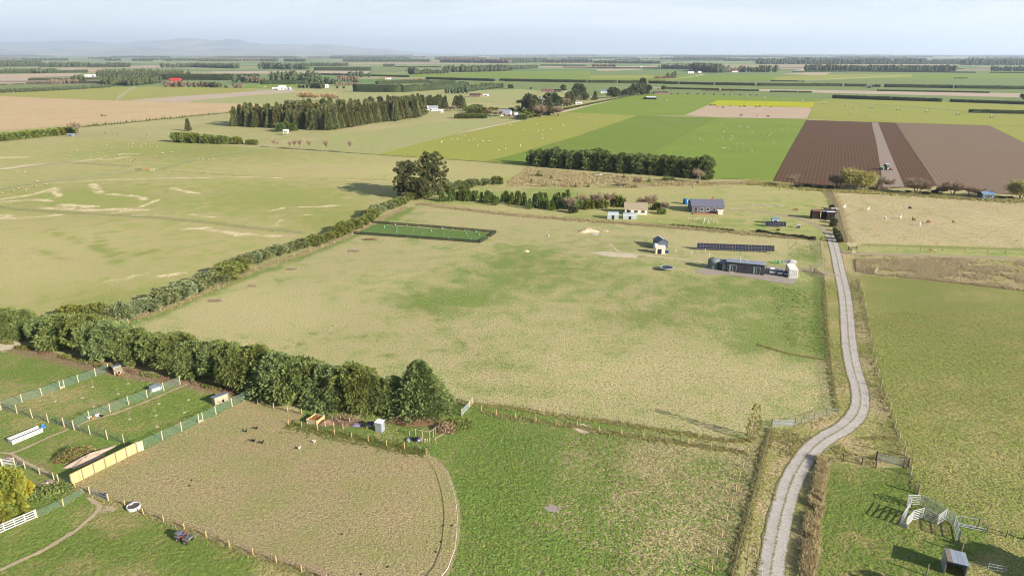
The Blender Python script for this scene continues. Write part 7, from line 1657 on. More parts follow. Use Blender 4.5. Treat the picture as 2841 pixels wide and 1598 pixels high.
for x, y in [(50, 590), (230, 645), (420, 690), (650, 735), (830, 780), (1010, 830), (1280, 870), (1430, 905), (1560, 930), (1900, 985), (2030, 1020), (2180, 1060)]:
    brush('dry_brush', 'dry brown brush and weeds along the foot of the big hedge', 'e1', x, y, 5.5, 1.7, .5, F_dead, int(x + 20), 260, .45, F_olive if x % 4 else None, ang(K('e1', 0, 560), K('e1', 2350, 1090)), .05)['group'] = 'dry brush along the hedge foot'
brush('weed_patch', 'tall weeds and grass round the wattle', 'zb', 800, 1100, 7.5, 4.0, .6, F_bri, 31, 900, .4, F_olive, .4, .1, 'weeds')
brush('weed_patch', 'rank green weeds beside the gate at the hedge tip', 'zc', 2270, 370, 5.0, 4.0, .7, F_bri, 32, 900, .5, F_bri, .4, .12, 'weeds')
# planter, cabinet, frame
def planter():
    q = [K('zc', x, y) for x, y in [(335, 340), (458, 365), (552, 290), (440, 265)]]; o0 = q[0]; o = empty('timber_planter', o0, 0, 'large raised timber planter full of bark chips', 'planter'); L = [(a[0] - o0[0], a[1] - o0[1]) for a in q]
    for i in range(4):
        a, b = L[i], L[(i + 1) % 4]
        for k in range(3): MB().bar((a[0], a[1], .15 + k * .27), (b[0], b[1], .15 + k * .27), .05, .25).build('board', W_pale if i in (0, 2) else W_new, o)
    for a in L: inst('post', post_mesh(.95, .07, W_pale, True), (*a, 0), .4, 1, o)
    rng = np.random.default_rng(3); n = 300; u, v = rng.uniform(.04, .96, (2, n)); A = np.array(L); P = (A[0] * ((1 - u) * (1 - v))[:, None] + A[1] * (u * (1 - v))[:, None] + A[2] * (u * v)[:, None] + A[3] * ((1 - u) * v)[:, None])
    MB().prism(L if (L[1][0] - L[0][0]) * (L[2][1] - L[1][1]) - (L[1][1] - L[0][1]) * (L[2][0] - L[1][0]) > 0 else L[::-1], .02, .55).build('fill', paint('bark_chip', C(170, 120, 74), .9), o)
    vv, ff, cc = leafset(rng, np.concatenate([P, np.full((n, 1), .55)], 1), rng.normal(size=(n, 3)) * np.array([1, 1, .3]), .3, .14, rng.uniform(0, 1, n)); c = link(bpy.data.objects.new('chips', mesh_np('chips', vv, ff, foliage('chips', C(150, 100, 60), C(216, 168, 110), None, .05, 0), colors=cc)), o); c['kind'] = 'stuff'
planter()
def cabinet():
    a, b = K('zc', 1203, 445), K('zc', 1285, 462); o = empty('steel_cabinet', a, ang(a, b), 'upright corrugated steel cabinet under the hedge', 'cabinet'); L = max(1.1, dist(a, b)); D = 1.0; h = 1.75
    MB().box((L / 2, D / 2, h / 2), (L, D, h)).build('body', B_corr, o); rm = MB().box((0, 0, h / 2), (.05, .03, h - .06)).mesh('rib', P_galv)
    for i in range(8): inst('rib', rm, (.08 + i * (L - .16) / 7, -.015, 0), 0, 1, o)
    for i in range(7): inst('rib', rm, (L + .015, .08 + i * (D - .16) / 6, 0), math.pi / 2, 1, o)
    MB().box((L / 2, D / 2, h + .05), (L + .16, D + .2, .05), rx=.1).build('roof', R_white, o)
cabinet()
def frame():
    o = empty('unfinished_pen', K('zc', 1720, 515), 0, 'bare pale timber frame of an unfinished pen under the hedge', 'frame'); q = [K('zc', *p) for p in [(1640, 500), (1720, 515), (1805, 530), (1900, 545), (1945, 515), (1975, 490)]]; o0 = K('zc', 1720, 515); L = [(a[0] - o0[0], a[1] - o0[1]) for a in q]
    for i, a in enumerate(L): MB().bar((*a, 0), (*a, 1.5 if i != 0 else .9), .07).build('post', W_pale, o)
    for z, r in ((1.45, (1, 2, 3)), (1.42, (3, 4, 5))):
        for i, j in zip(r[:-1], r[1:]): MB().bar((*L[i], z), (*L[j], z), .06).build('rail', W_pale, o)
    MB().bar((*L[0], .9), (*L[1], 1.45), .06).build('rail', W_pale, o)
frame()
tag(MB().box((0, 0, .04), (2.8, .14, .05)).build('loose_board', W_pale, None, (*K('zc', 2045, 492), 0), ang(K('zc', 1995, 515), K('zc', 2095, 465))), 'loose pale board lying before the brown prunings', 'board')
def junk():
    o = empty('scrap_heap', K('zc', 1700, 565), 0, 'small heap of dark and pinkish scrap before the timber frame', 'scrap'); r = random.Random(5); ms = [B_dark, paint('scrap_pink', C(176, 140, 136), .7), P_galv, paint('scrap_blue', C(60, 70, 110), .6)]
    for i in range(16): MB().box((r.uniform(-1, 1.2), r.uniform(-.4, .5), .12 + r.uniform(0, .3)), (r.uniform(.2, .6), r.uniform(.15, .5), r.uniform(.1, .3)), r.uniform(0, 3), r.uniform(-.4, .4)).build('scrap_piece', ms[i % 4], o)
    o = empty('plank_bundle', K('zc', 1830, 585), 0, 'upright bundle of grey offcuts beside the scrap heap', 'offcuts')
    for i in range(9): MB().box((r.uniform(-.5, .9), r.uniform(-.15, .15), .35), (.12, .05, .7), r.uniform(0, 3), r.uniform(-.15, .15)).build('offcut', W_pale, o)
    o = empty('folded_tarp', K('zc', 965, 372), -.1, 'pale violet folded tarpaulin beside the branch heap', 'tarpaulin'); MB().box((0, 0, .12), (1.6, .7, .2), 0, .08).build('fold', paint('violet_tarp', C(172, 164, 206), .6), o); MB().box((.1, .05, .26), (1.2, .5, .1), .1, .05).build('fold', paint('violet_tarp', C(172, 164, 206), .6), o)
junk()
def trough():
    o = empty('round_trough', K('zt', 1765, 1165), 0, 'round white concrete water trough by the worn paddock fence', 'trough'); o.location.y += .5
    MB().lathe((0, 0, 0), [(.86, 0), (.9, .5), (.88, .53), (.8, .53), (.77, .3), (.01, .3)], 28).build('shell', P_white, o, smooth=False)
    w = glassm('trough_water', C(96, 88, 70), .12); MB().lathe((0, 0, 0), [(.785, .41), (.01, .412)], 28).build('water', w, o); MB().box((-.55, .35, .5), (.5, .3, .12), .8).build('float_cover', P_white, o)
trough()
def blue_bin():
    o = empty('blue_bundle', K('zt', 860, 730), ang(K('zt', 700, 660), K('zt', 960, 760)), 'dark blue bundle slumped against the wire gate', 'bundle'); m = paint('navy_cloth', C(70, 78, 116), .8, var=.12, scale=3); m2 = paint('pale_blue_cloth', C(120, 140, 168), .8, var=.1)
    v, f, cc = ballset((0, .1, .42), (.42, .3, .3), 12, 8, np.random.default_rng(2), .1); link(bpy.data.objects.new('cover', mesh_np('cover', v, f, m, True)), o); v, f, cc = ballset((.2, -.08, .2), (.3, .22, .24), 10, 7, np.random.default_rng(4), .1); link(bpy.data.objects.new('lower_fold', mesh_np('lower_fold', v, f, m2, True)), o)
blue_bin()
# orchard saplings with mulch rings, fowl
_mul = gravelm('mulch', C(206, 190, 166), C(186, 168, 144)); _mm = MB().lathe((0, 0, 0), [(.34, .0), (.26, .05), (.1, .07), (.01, .07)], 10).mesh('mulch_ring', _mul)
_tw = mk_bare(131, 1.7, .35, 6, 3, L=.3, W=.02, stems=1); _sap = [_tw[0].mesh('stem', M_barkp), mesh_np('twigs', _tw[1][0], _tw[1][1], F_twig, colors=_tw[1][2])]
for i, (x, y) in enumerate([(885, 1012), (1225, 980), (1130, 1080), (785, 1118), (525, 1148), (895, 1198), (1520, 1172), (1240, 1320), (1490, 1285), (1765, 1255), (1505, 1395), (1805, 1135)]):
    o = empty('fruit_sapling', K('e1', x, y), i, 'thin leafless fruit sapling in a mulch ring in the orchard pens', 'sapling', 'fruit saplings in the orchard pens')
    for nm, m in (('mulch_ring', _mm), ('stem', _sap[0]), ('twigs', _sap[1])): inst(nm, m, (0, 0, .002), 0, 1, o)
def skin(name, verts, edges, mat, sub=2, root=0):
    """One continuous body grown round a skeleton: verts (x,y,z,rx,ry)."""
    me = bpy.data.meshes.new(name); me.from_pydata([v[:3] for v in verts], edges, []); o = bpy.data.objects.new(name, me); COL.objects.link(o)
    md = o.modifiers.new('skin', 'SKIN'); md.use_smooth_shade = True
    for i, v in enumerate(verts): me.skin_vertices[0].data[i].radius = (v[3], v[4] if len(v) > 4 else v[3]); me.skin_vertices[0].data[i].use_root = i == root
    s = o.modifiers.new('sub', 'SUBSURF'); s.levels = sub; s.render_levels = sub
    dg = bpy.context.evaluated_depsgraph_get(); r = bpy.data.meshes.new_from_object(o.evaluated_get(dg)); bpy.data.objects.remove(o); r.name = name; r.materials.clear(); r.materials.append(mat); return r
def quadruped(name, mat, L, hs, br, neck, head, leg, hr=.1, grazing=False, sub=1):
    """Four-legged body: L length, hs shoulder height, br barrel radius."""
    hy = L / 2; z = hs
    v = [(0, 0, z - br * .2, br * .92, br), (hy * .8, 0, z - br * .12, br * .85, br * .92), (-hy * .8, 0, z - br * .1, br * .82, br * .9)]
    nz, nx = neck; v += [(hy * 1.15, 0, z + nz * .45, br * .42), (hy + nx, 0, z + nz, br * .34), (hy + nx + head, 0, z + nz - head * .35, hr)]
    e = [(0, 1), (0, 2), (1, 3), (3, 4), (4, 5)]
    for sx, i in ((1, 1), (-1, 2)):
        for sy in (1, -1):
            b = len(v); y = sy * br * .55; x = sx * hy * .82
            v += [(x, y, z - br * .85, leg * 1.7), (x + (.04 if sx > 0 else -.1) * hs, y, hs * .36, leg), (x + (.02 if sx > 0 else .02) * hs, y, .04, leg * .85)]; e += [(i, b), (b, b + 1), (b + 1, b + 2)]
    v.append((-hy * 1.08, 0, z - br * .1, br * .2)); e.append((2, len(v) - 1))
    return skin(name, v, e, mat, sub)
A_white = paint('fleece_white', C(240, 230, 212, .7), .95, var=.06); A_brown = paint('fleece_brown', C(160, 104, 66), .95, var=.12); A_black = paint('fleece_black', C(38, 32, 32), .95, var=.1); A_tan = paint('fleece_tan', C(206, 168, 122), .95, var=.1); A_sheep = paint('fleece_cream', C(226, 210, 176, .5), .95, var=.08)
alp = {k: quadruped('alpaca_body', m, 1.0, .92, .32, (.72, .18), .26, .075, .11) for k, m in (('w', A_white), ('b', A_brown), ('k', A_black), ('t', A_tan))}
alp_g = {k: quadruped('alpaca_body', m, 1.0, .92, .33, (-.45, .5), .22, .075, .11) for k, m in (('k', A_black), ('b', A_brown), ('w', A_white))}
for x, y, k, gz, rz, lab in [(830, 685, 'w', 0, .3, 'white alpaca near the left fence of the pale paddock'), (1060, 708, 'w', 0, .5, 'white alpaca walking in the upper left of the pale paddock'), (1457, 695, 'k', 1, -.3, 'black alpaca grazing in the pale paddock'), (1228, 795, 'w', 0, 1.8, 'pale alpaca standing alone left of the herd'), (1370, 785, 'w', 0, .7, 'white alpaca at the top of the herd'), (1500, 808, 'b', 0, 2.2, 'small brown alpaca between the white ones'), (1635, 828, 'b', 1, 0.1, 'stocky brown alpaca grazing at the right of the herd'), (1555, 855, 'w', 0, 1.2, 'white alpaca at the front of the herd'), (1880, 832, 't', 0, 2.4, 'tan alpaca standing far right of the herd')]:
    o = inst('alpaca', (alp_g if gz and k in alp_g else alp)[k], (*K('d4', x, y), 0), rz, 1.0); tag(o, lab, 'alpaca')
o = inst('cow', quadruped('cow_body', A_tan, 1.7, 1.2, .42, (-.1, .35), .4, .1, .16), (*K('d4', 1680, 1108), 0), 2.8, .9); tag(o, 'pale tan cow lying side on by the grass lane fence', 'cow')
for i, (x, y) in enumerate([(1885, 590), (1920, 592)]):
    tag(inst('brown_goat', quadruped('goat_body', A_brown, .9, .75, .24, (.25, .15), .22, .06, .09), (*K('zf' if i > 5 else 'zf', x + 60 - 0, y - 290), 0), i * 2.0), ['dark brown goat on the homestead grass, left one', 'rusty brown goat on the homestead grass, right one'][i], 'goat')
A_dirty = paint('fleece_dusty', C(206, 180, 140, .5), .95, var=.1)
shd = [quadruped('sheep_body', A_dirty, .95, .62, .32, (-.3, .32), .2, .06, .11)]
shp = [quadruped('sheep_body', A_sheep, .95, .62, .32, (-.3, .32), .2, .06, .11), quadruped('sheep_body', A_sheep, .95, .62, .32, (.18, .18), .22, .06, .11)]
def flock(poly, n, label, group, seed, excl=None, s=.9, spots=None):
    r = random.Random(seed); A = np.array(poly); lo, hi = A.min(0), A.max(0); k = 0
    for q in (spots or []): tag(inst('sheep', shd[0], (*q, 0), r.uniform(0, 6.28), s), label, 'sheep', group)
    while k < n:
        c = (r.uniform(lo[0], hi[0]), r.uniform(lo[1], hi[1]))
        if not inside(np.array([c]), poly)[0]: continue
        m = min(n - k, r.choice((1, 1, 1, 2, 3)))
        for j in range(m):
            tag(inst('sheep', shp[r.randrange(2)], (c[0] + r.gauss(0, 2.5) * (j > 0), c[1] + r.gauss(0, 4) * (j > 0), .25), r.uniform(0, 6.28), s), label, 'sheep', group); k += 1
flock(N_((1110, 420), (1224, 390), (1410, 350), (1565, 316), (1740, 322), (1580, 380), (1400, 430), (1345, 444)), 58, 'white sheep grazing in the yellow green paddock', 'sheep in the yellow green paddock', 3)
flock(N_((2000, 330), (2225, 334), (2190, 395), (2140, 440), (1900, 410)), 56, 'white sheep grazing in the bright green paddock', 'sheep in the bright green paddock', 4)
flock(N_((2262, 300), (2248, 328), (2400, 336), (2600, 340), (2560, 312), (2400, 295)), 64, 'white sheep grazing under the long irrigator', 'sheep under the irrigator', 5)
flock(KS('c2', [(40, 580), (470, 572), (470, 590), (60, 597)]), 18, 'tiny white sheep on the green strip by the silos', 'sheep by the silos', 6, s=1.5)
flock(KS('c3', [(1500, 690), (2000, 680), (2100, 720), (1700, 760)]), 10, 'white sheep in the paddock of the hay shed', 'sheep by the hay shed', 7)
flock(KS('d1', [(0, 0), (1, 1), (2, 0)]), 0, 'cream sheep on the upper hillside by the pens', 'sheep on the hillside', 8, s=.95, spots=KS('d1', [(1225, 80), (1255, 78), (1275, 74), (1262, 105), (1345, 103), (1395, 75), (1425, 92), (1505, 103), (735, 135), (665, 150), (665, 192), (865, 205), (970, 228), (985, 210), (1010, 195), (1020, 85), (1150, 232), (1245, 235), (1270, 228), (1285, 238), (1305, 222), (1450, 195), (1475, 195), (1490, 198), (1640, 152), (1560, 160), (1210, 217), (1145, 182), (1900, 228), (1945, 222), (2000, 225), (2040, 215)]))
flock(KS('d1', [(0, 0), (1, 1), (2, 0)]), 0, 'cream sheep strung along the left hillside fence', 'sheep along the left fence', 9, s=.9, spots=KS('d1', [(25, 545), (130, 530), (180, 500), (215, 492), (235, 525), (255, 512), (340, 478), (440, 460), (360, 430), (235, 345), (160, 343), (325, 548)]))
cows = [quadruped('cow_body', m, 1.8, 1.2, .42, (-.5, .45), .4, .1, .16) for m in (A_black, A_brown)]
for i, (c, x, y) in enumerate([('c3', 2070, 782), ('c3', 2090, 780), ('c3', 2115, 782), ('c3', 2145, 800), ('c3', 2195, 803), ('c3', 2265, 790), ('c3', 2365, 795), ('c3', 2405, 792), ('c3', 2420, 792), ('c3', 2530, 797), ('c4', 25, 760), ('c4', 135, 763), ('c3', 2380, 886), ('c3', 2540, 886), ('c4', 105, 858), ('c4', 525, 775)]):
    tag(inst('cow', cows[i % 2], (*K(c, x, y), .3), i * 1.3, 1.2), 'dark cow on the bare tan break beside the yellow crop', 'cow', 'cows on the bare tan break')
for i in range(22):
    tag(inst('cow', cows[i % 2], (*K('c3', 2000 + i * 14 + (i * 37 % 11), 630 + (i * 13 % 9)), .3), i * 1.3, 1.2), 'small dark cow in the line beyond the hay shed', 'cow', 'cows beyond the hay shed')
def fowl(name, mat): return skin(name, [(0, 0, .22, .12, .11), (.14, 0, .27, .09), (.2, 0, .4, .05), (.25, 0, .42, .035), (-.2, 0, .32, .05), (-.3, 0, .4, .03), (0, .05, .08, .025), (0, .05, .01, .02), (0, -.05, .08, .025), (0, -.05, .01, .02)], [(0, 1), (1, 2), (2, 3), (0, 4), (4, 5), (0, 6), (6, 7), (0, 8), (8, 9)], mat, 1)
fb, fo, fw = fowl('hen_body', A_black), fowl('hen_body', paint('hen_orange', C(206, 128, 60), .9)), fowl('hen_body', A_white)
for c, x, y, m, lab in [('f2', 40, 38, fb, 'black hen, topmost in the worn paddock'), ('f2', 15, 160, fb, 'black hen at the left of the worn paddock'), ('f2', 595, 168, fw, 'pale hen casting a long shadow near the planter'), ('f2', 455, 232, fw, 'pale hen left of the other pale one'), ('f2', 97, 177, fb, 'small black hen beside the left black one'), ('f1', 2370, 65, fb, 'black hen near the lower pen fence'), ('f1', 2440, 160, fb, 'black hen below the one near the pen fence'),
                       ('za', 1705, 1212, fo, 'orange hen by the middle pen fence'), ('za', 1640, 1205, fw, 'white hen beside the orange hen'), ('za', 1830, 1150, fo, 'brown hen in front of the pale blue feeder'), ('za', 1870, 1170, fb, 'black hen beside the brown hen'), ('za', 2365, 925, fo, 'orange hen at the foot of a pen post'), ('za', 2180, 415, fo, 'orange hen before the tall grey coop')]:
    tag(inst('hen', m, (*K(c, x, y), 0), x * .01, 1.35), lab, 'hen')
o = empty('hen_feeder', K('za', 1790, 1150), .5, 'pale blue hen feeder beside the middle pen fence', 'feeder'); MB().box((0, 0, .25), (.7, .4, .4)).build('bin', paint('pale_blue_plastic', C(186, 206, 220), .5), o); MB().box((0, 0, .48), (.8, .5, .05), .05).build('lid', P_white, o)
# dung and mole hills on the worn paddock
_dm = mesh_np('dung_heap', *ballset((0, 0, .02), (.2, .17, .1), 8, 5, np.random.default_rng(1), .25)[:2], paint('dung', C(70, 56, 44), .95))
for c, x, y in [('f2', 1920, 962), ('f2', 1815, 1118), ('f2', 1765, 1215), ('f2', 1305, 1358), ('f2', 1045, 1430), ('f2', 865, 1045), ('f1', 1843, 527), ('f1', 1820, 580), ('f2', 1830, 962)]:
    tag(inst('dung_heap', _dm, (*K(c, x, y), .01), x, 1.0), 'small dark dung heap on the worn paddock', 'dung', 'dung heaps on the worn paddock')

# ------------------------------------------------------------------ vehicles
T_rub = paint('tyre_rubber', C(62, 58, 54), .9, var=.1); T_rim = paint('wheel_rim', C(170, 168, 164), .5, .3)
def wheel(parent, x, y, r, w, name='wheel'):
    o = empty(name, (x, y, r), 0, parent=parent); t = MB().lathe((0, 0, 0), [(r * .55, -w / 2), (r * .92, -w / 2), (r, -w * .3), (r, w * .3), (r * .92, w / 2), (r * .55, w / 2)], 16).build('tyre', T_rub, o); t.rotation_euler = (math.pi / 2, 0, 0)
    q = MB().lathe((0, 0, 0), [(.01, -w * .42), (r * .5, -w * .38), (r * .56, -w / 2), (r * .56, w / 2), (r * .5, w * .38), (.01, w * .42)], 12).build('rim', T_rim, o); q.rotation_euler = (math.pi / 2, 0, 0); return o
def loft(secs, name, mat, parent):
    """secs: (x, half width bottom, half width top, z0, z1) cross-sections along x."""
    V = []; 
    for x, wb, wt, z0, z1 in secs:
        zm = z0 + (z1 - z0) * .55; V += [(x, -wb * .92, z0), (x, -wb, zm), (x, -wt, z1), (x, wt, z1), (x, wb, zm), (x, wb * .92, z0)]
    n = len(secs); F = [(i * 6 + j, i * 6 + (j + 1) % 6, (i + 1) * 6 + (j + 1) % 6, (i + 1) * 6 + j) for i in range(n - 1) for j in range(6)] + [(5, 4, 3, 2, 1, 0), tuple((n - 1) * 6 + j for j in range(6))]
    mb = MB(); mb.add(V, F); return mb.build(name, mat, parent, smooth=False)
def car(label, p, rz, mat):
    o = empty('parked_car', p, rz, label, 'car')
    loft([(-2.15, .74, .66, .42, .78), (-2.05, .82, .76, .28, .95), (-1.4, .86, .8, .24, .98), (0, .87, .82, .22, .96), (1.0, .86, .78, .24, .92), (1.75, .82, .7, .26, .8), (2.1, .7, .58, .34, .66)], 'body', mat, o)
    loft([(-2.0, .72, .6, .93, 1.0), (-1.75, .73, .6, .94, 1.4), (-1.0, .74, .6, .94, 1.5), (.1, .74, .6, .93, 1.49), (.45, .74, .58, .92, 1.38), (1.05, .72, .62, .9, .94)], 'cabin', G_dark, o)
    MB().box((-.75, 0, 1.505), (1.9, 1.16, .03)).build('roof_panel', mat, o)
    for x in (-1.32, 1.3):
        for y in (-.78, .78): wheel(o, x, y, .31, .2)
    for y in (-.58, .58): MB().box((2.0, y, .68), (.14, .26, .12)).build('headlight', G_sky, o); MB().box((-2.1, y * 1.08, .78), (.1, .18, .22)).build('tail_light', paint('tail_red', C(170, 30, 30), .3), o)
    for y in (-.9, .9): MB().box((.5, y, 1.0), (.12, .16, .12)).build('mirror', mat, o)
    MB().box((-2.13, 0, .52), (.06, 1.4, .16)).build('rear_bumper', mat, o); MB().box((-2.16, 0, .68), (.02, .4, .1)).build('number_plate', P_white, o)
c_w = paint('car_white', C(226, 226, 226, .8), .25, .1, .02, 1, .5); c_s = paint('car_silver', C(206, 210, 214, .75), .25, .3, .02, 1, .5)
_ry = ang(K('ze', 1858, 630), K('ze', 1866, 560))
car('white hatchback parked beside the house', K('ze', 1862, 600), R(72), c_w); car('silver hatchback parked between the white car and the trailer', K('ze', 1968, 612), R(72), c_s)
def trailer(label, p, rz, L, W, mat, load=None):
    o = empty('trailer', p, rz, label, 'trailer'); MB().box((0, 0, .55), (L, W, .08)).build('deck', mat, o)
    for y in (-W / 2, W / 2): MB().box((0, y, .75), (L, .04, .36)).build('side_board', mat, o); wheel(o, -.1, y * 1.12, .3, .18)
    for x in (-L / 2, L / 2): MB().box((x, 0, .75), (.04, W, .36)).build('end_board', mat, o)
    MB().bar((L / 2, 0, .5), (L / 2 + 1.1, 0, .45), .08).build('drawbar', mat, o)
    if load: v, f, cc = ballset((0, 0, .9), (L * .42, W * .42, .4), 10, 6, np.random.default_rng(3), .15); link(bpy.data.objects.new('load', mesh_np('load', v, f, load, True)), o)
trailer('small trailer with a dark blue load beside the container', K('ze', 2062, 640), R(72), 2.2, 1.3, P_galv, paint('blue_tarp', C(52, 72, 120), .6))
trailer('white tipper trailer parked by the alpaca fence', K('zf', 2460, 292), -.15, 2.6, 1.6, P_white)
trailer('flat dark trailer left of the white tipper', K('zf', 2400, 298), -.1, 4.2, 1.8, W_dark)
def quad():
    a, b = K('zq', 905, 1000), K('zq', 1220, 1110); rz = ang(a, b); p = shift(lerp(a, b, .5), .42, rz + math.pi / 2); o = empty('quad_bike', p, rz, 'red and grey quad bike parked on the grass', 'quad bike'); o.scale = (1.12, 1.12, 1.12)
    red = paint('quad_red', C(176, 60, 68), .35, 0, .05, 2, .5); gr = paint('quad_grey', C(126, 122, 120), .6)
    for x in (-.6, .6):
        for y in (-.42, .42): wheel(o, x, y, .31, .26)
    loft([(-.95, .2, .16, .5, .72), (-.5, .24, .2, .42, .8), (0, .2, .15, .38, .72), (.4, .24, .18, .4, .86), (.9, .22, .12, .5, .72)], 'body', gr, o)
    MB().box((-.15, 0, .62), (.5, .62, .2)).build('side_panel', red, o)
    for x in (-.6, .6):
        for y in (-.42, .42): MB().box((x, y, .71), (.72, .34, .06), 0, 0, .0).build('mudguard', gr, o)
    MB().box((-.3, 0, .86), (.62, .3, .14)).build('seat', paint('seat_blue', C(120, 138, 170), .7), o)
    for x, w in ((-.82, .62), (.8, .5)):
        r = empty('carrier', (x, 0, .86), 0, parent=o)
        for k in range(6): MB().box((0, -.36 + k * .144, 0), (w, .03, .03)).build('bar', gr, r)
        for s in (-1, 1): MB().box((s * w / 2, 0, 0), (.03, .8, .03)).build('bar', gr, r)
    MB().box((-.82, 0, .93), (.6, .78, .1)).build('rear_tray', gr, o)
    MB().tube([(.22, -.42, 1.08), (.3, -.2, 1.02), (.32, 0, 1.0), (.3, .2, 1.02), (.22, .42, 1.08)], .025, 6).build('handlebar', B_dark, o); MB().bar((.45, 0, .8), (.3, 0, 1.02), .08).build('steering_column', B_dark, o)
    for y in (-.16, .16): MB().box((1.0, y, .72), (.06, .14, .1)).build('headlight', G_sky, o)
    MB().box((.1, .1, .95), (.3, .3, .16), .4).build('rolled_coat', paint('pink_coat', C(186, 110, 122), .8), o)
quad()
def tractor():
    o = empty('tractor', K('d4', 1222, 318), R(195), 'green tractor working the ploughed field', 'tractor'); g = paint('tractor_green', C(40, 110, 50), .4, 0, .05, 2, .4); o.scale = (1.25, 1.25, 1.25)
    loft([(.2, .4, .36, .8, 1.5), (1.2, .4, .36, .8, 1.5), (2.1, .36, .28, .85, 1.35)], 'bonnet', g, o); MB().box((-.5, 0, .9), (1.4, .7, .5)).build('chassis', g, o); MB().box((-.5, 0, 1.9), (1.3, 1.3, 1.3)).build('cab', G_dark, o); MB().box((-.5, 0, 2.62), (1.5, 1.5, .16)).build('cab_roof', P_white, o)
    for y in (-.85, .85): wheel(o, -.7, y, .85, .5, 'rear_wheel'); wheel(o, 1.5, y * .92, .55, .36, 'front_wheel'); MB().box((-.7, y, 1.74), (1.3, .5, .06)).build('mudguard', g, o)
    MB().box((-2.2, 0, .45), (.8, 4.2, .3)).build('harrow', paint('implement_red', C(150, 50, 40), .6), o); MB().bar((-1.1, 0, .7), (-2.0, 0, .6), .15).build('linkage', B_dark, o); MB().cyl((1.2, .2, 1.5), .05, .8, 6).build('exhaust', B_dark, o)
    o = empty('field_roller', K('c1', 1040, 882), .2, 'small dark cultivator standing in the tan ploughed field', 'cultivator'); MB().box((0, 0, .9), (3.2, .3, .3)).build('beam', B_dark, o); MB().box((-1.2, 0, 1.4), (1.6, 1.4, 1.2)).build('hopper', paint('implement_grey', C(110, 100, 92), .7), o)
    for y in (-1.0, 1.0): wheel(o, -1.0, y, .6, .35)
    for i in range(7): MB().bar((2.0 + i * .0, -1.8 + i * .6, .9), (2.3, -1.8 + i * .6, .05), .1).build('tine', B_dark, o)
    MB().box((2.0, 0, .95), (.2, 4.0, .2)).build('tool_bar', B_dark, o)
tractor()
o = empty('wrecked_car', K('d3', 895, 368), -.1, 'low white wrecked car body on the rough ground', 'car'); loft([(-2.0, .8, .7, .1, .6), (-1.0, .85, .75, .05, .75), (1.0, .85, .75, .05, .7), (2.0, .75, .6, .1, .5)], 'shell', P_white, o); loft([(-1.4, .7, .6, .7, .75), (-1.0, .7, .58, .7, 1.05), (.3, .7, .58, .68, 1.05), (.9, .68, .6, .66, .7)], 'cabin', G_dark, o)
def trampoline():
    c = K('ze', 362, 566); o = empty('trampoline', c, 0, 'round trampoline with a pale rim beside the house', 'trampoline'); r = 2.0
    MB().lathe((0, 0, 0), [(r - .3, .9), (r, .9), (r, .95), (r - .3, .95), (r - .3, .9)], 32).build('rim_pad', paint('rim_pad', C(196, 210, 218), .6), o); MB().lathe((0, 0, 0), [(r - .3, .91), (.01, .9)], 32).build('mat', paint('tramp_mat', C(58, 62, 74), .7), o)
    for i in range(4):
        a = i * 1.571 + .5; MB().tube([(math.cos(a) * r * .92, math.sin(a) * r * .92, .9), (math.cos(a) * r * .92, math.sin(a) * r * .92, 0)], .04, 6).build('leg', P_galv, o)
    o = empty('orange_ladder', K('ze', 423, 578), 0, 'small orange step by the trampoline', 'step'); MB().bar((-.15, 0, 0), (-.15, .1, .8), .06).build('side_rail', paint('orange_plastic', C(226, 130, 50), .5), o); MB().bar((.15, 0, 0), (.15, .1, .8), .06).build('side_rail', paint('orange_plastic', C(226, 130, 50), .5), o)
    for z in (.3, .6): MB().box((0, .05, z), (.32, .12, .05)).build('tread', paint('orange_plastic', C(226, 130, 50), .5), o)
trampoline()
for i, (x, y) in enumerate([(1912, 468), (1958, 478), (2005, 470)]):
    o = empty('green_chair', K('ze', x, y), i * 2, ['green plastic chair, left of three behind the house', 'green plastic chair, middle of three behind the house', 'green plastic chair, right of three behind the house'][i], 'chair'); m = paint('green_plastic', C(60, 190, 130), .5); MB().box((0, 0, .42), (.5, .5, .05)).build('seat', m, o); MB().box((0, .24, .72), (.5, .05, .6)).build('backrest', m, o)
    for sx in (-.22, .22):
        for sy in (-.22, .22): MB().box((sx, sy, .2), (.05, .05, .4)).build('leg', m, o)
for i, (x, y) in enumerate([(487, 340), (715, 370), (905, 328), (968, 390)]):
    o = empty('marker_post', K('ze', x, y), .2, ['marker post with a white top right of the pale shed', 'marker post with a white top above the water tank', 'short marker post under the left solar panels', 'marker post nearest the water tank'][i], 'post'); inst('post', post_mesh(1.3, .05, W_pale, True), (0, 0, 0), 0, 1, o); MB().box((0, 0, 1.35), (.35, .12, .22)).build('cap', P_white, o)
_pp = paint('pole_timber', C(150, 130, 112), .9)
for i, (x, y) in enumerate([(600, 420), (640, 428), (675, 435), (695, 425), (715, 432), (740, 425), (768, 440), (800, 430), (800, 450), (795, 462), (785, 478), (815, 425), (845, 438), (850, 455), (862, 475), (845, 488), (918, 466), (972, 476), (950, 450), (880, 430)]):
    o = empty('grave_stake', K('zf', x, y), 0, 'short stake with a white top in the homestead garden', 'stake', 'white topped stakes in the garden'); o.name = 'garden_stake'; inst('stake', post_mesh(.9, .05, W_pale, True), (0, 0, 0), 0, 1, o); MB().box((0, 0, .95), (.3, .25, .22)).build('cap', P_white, o)
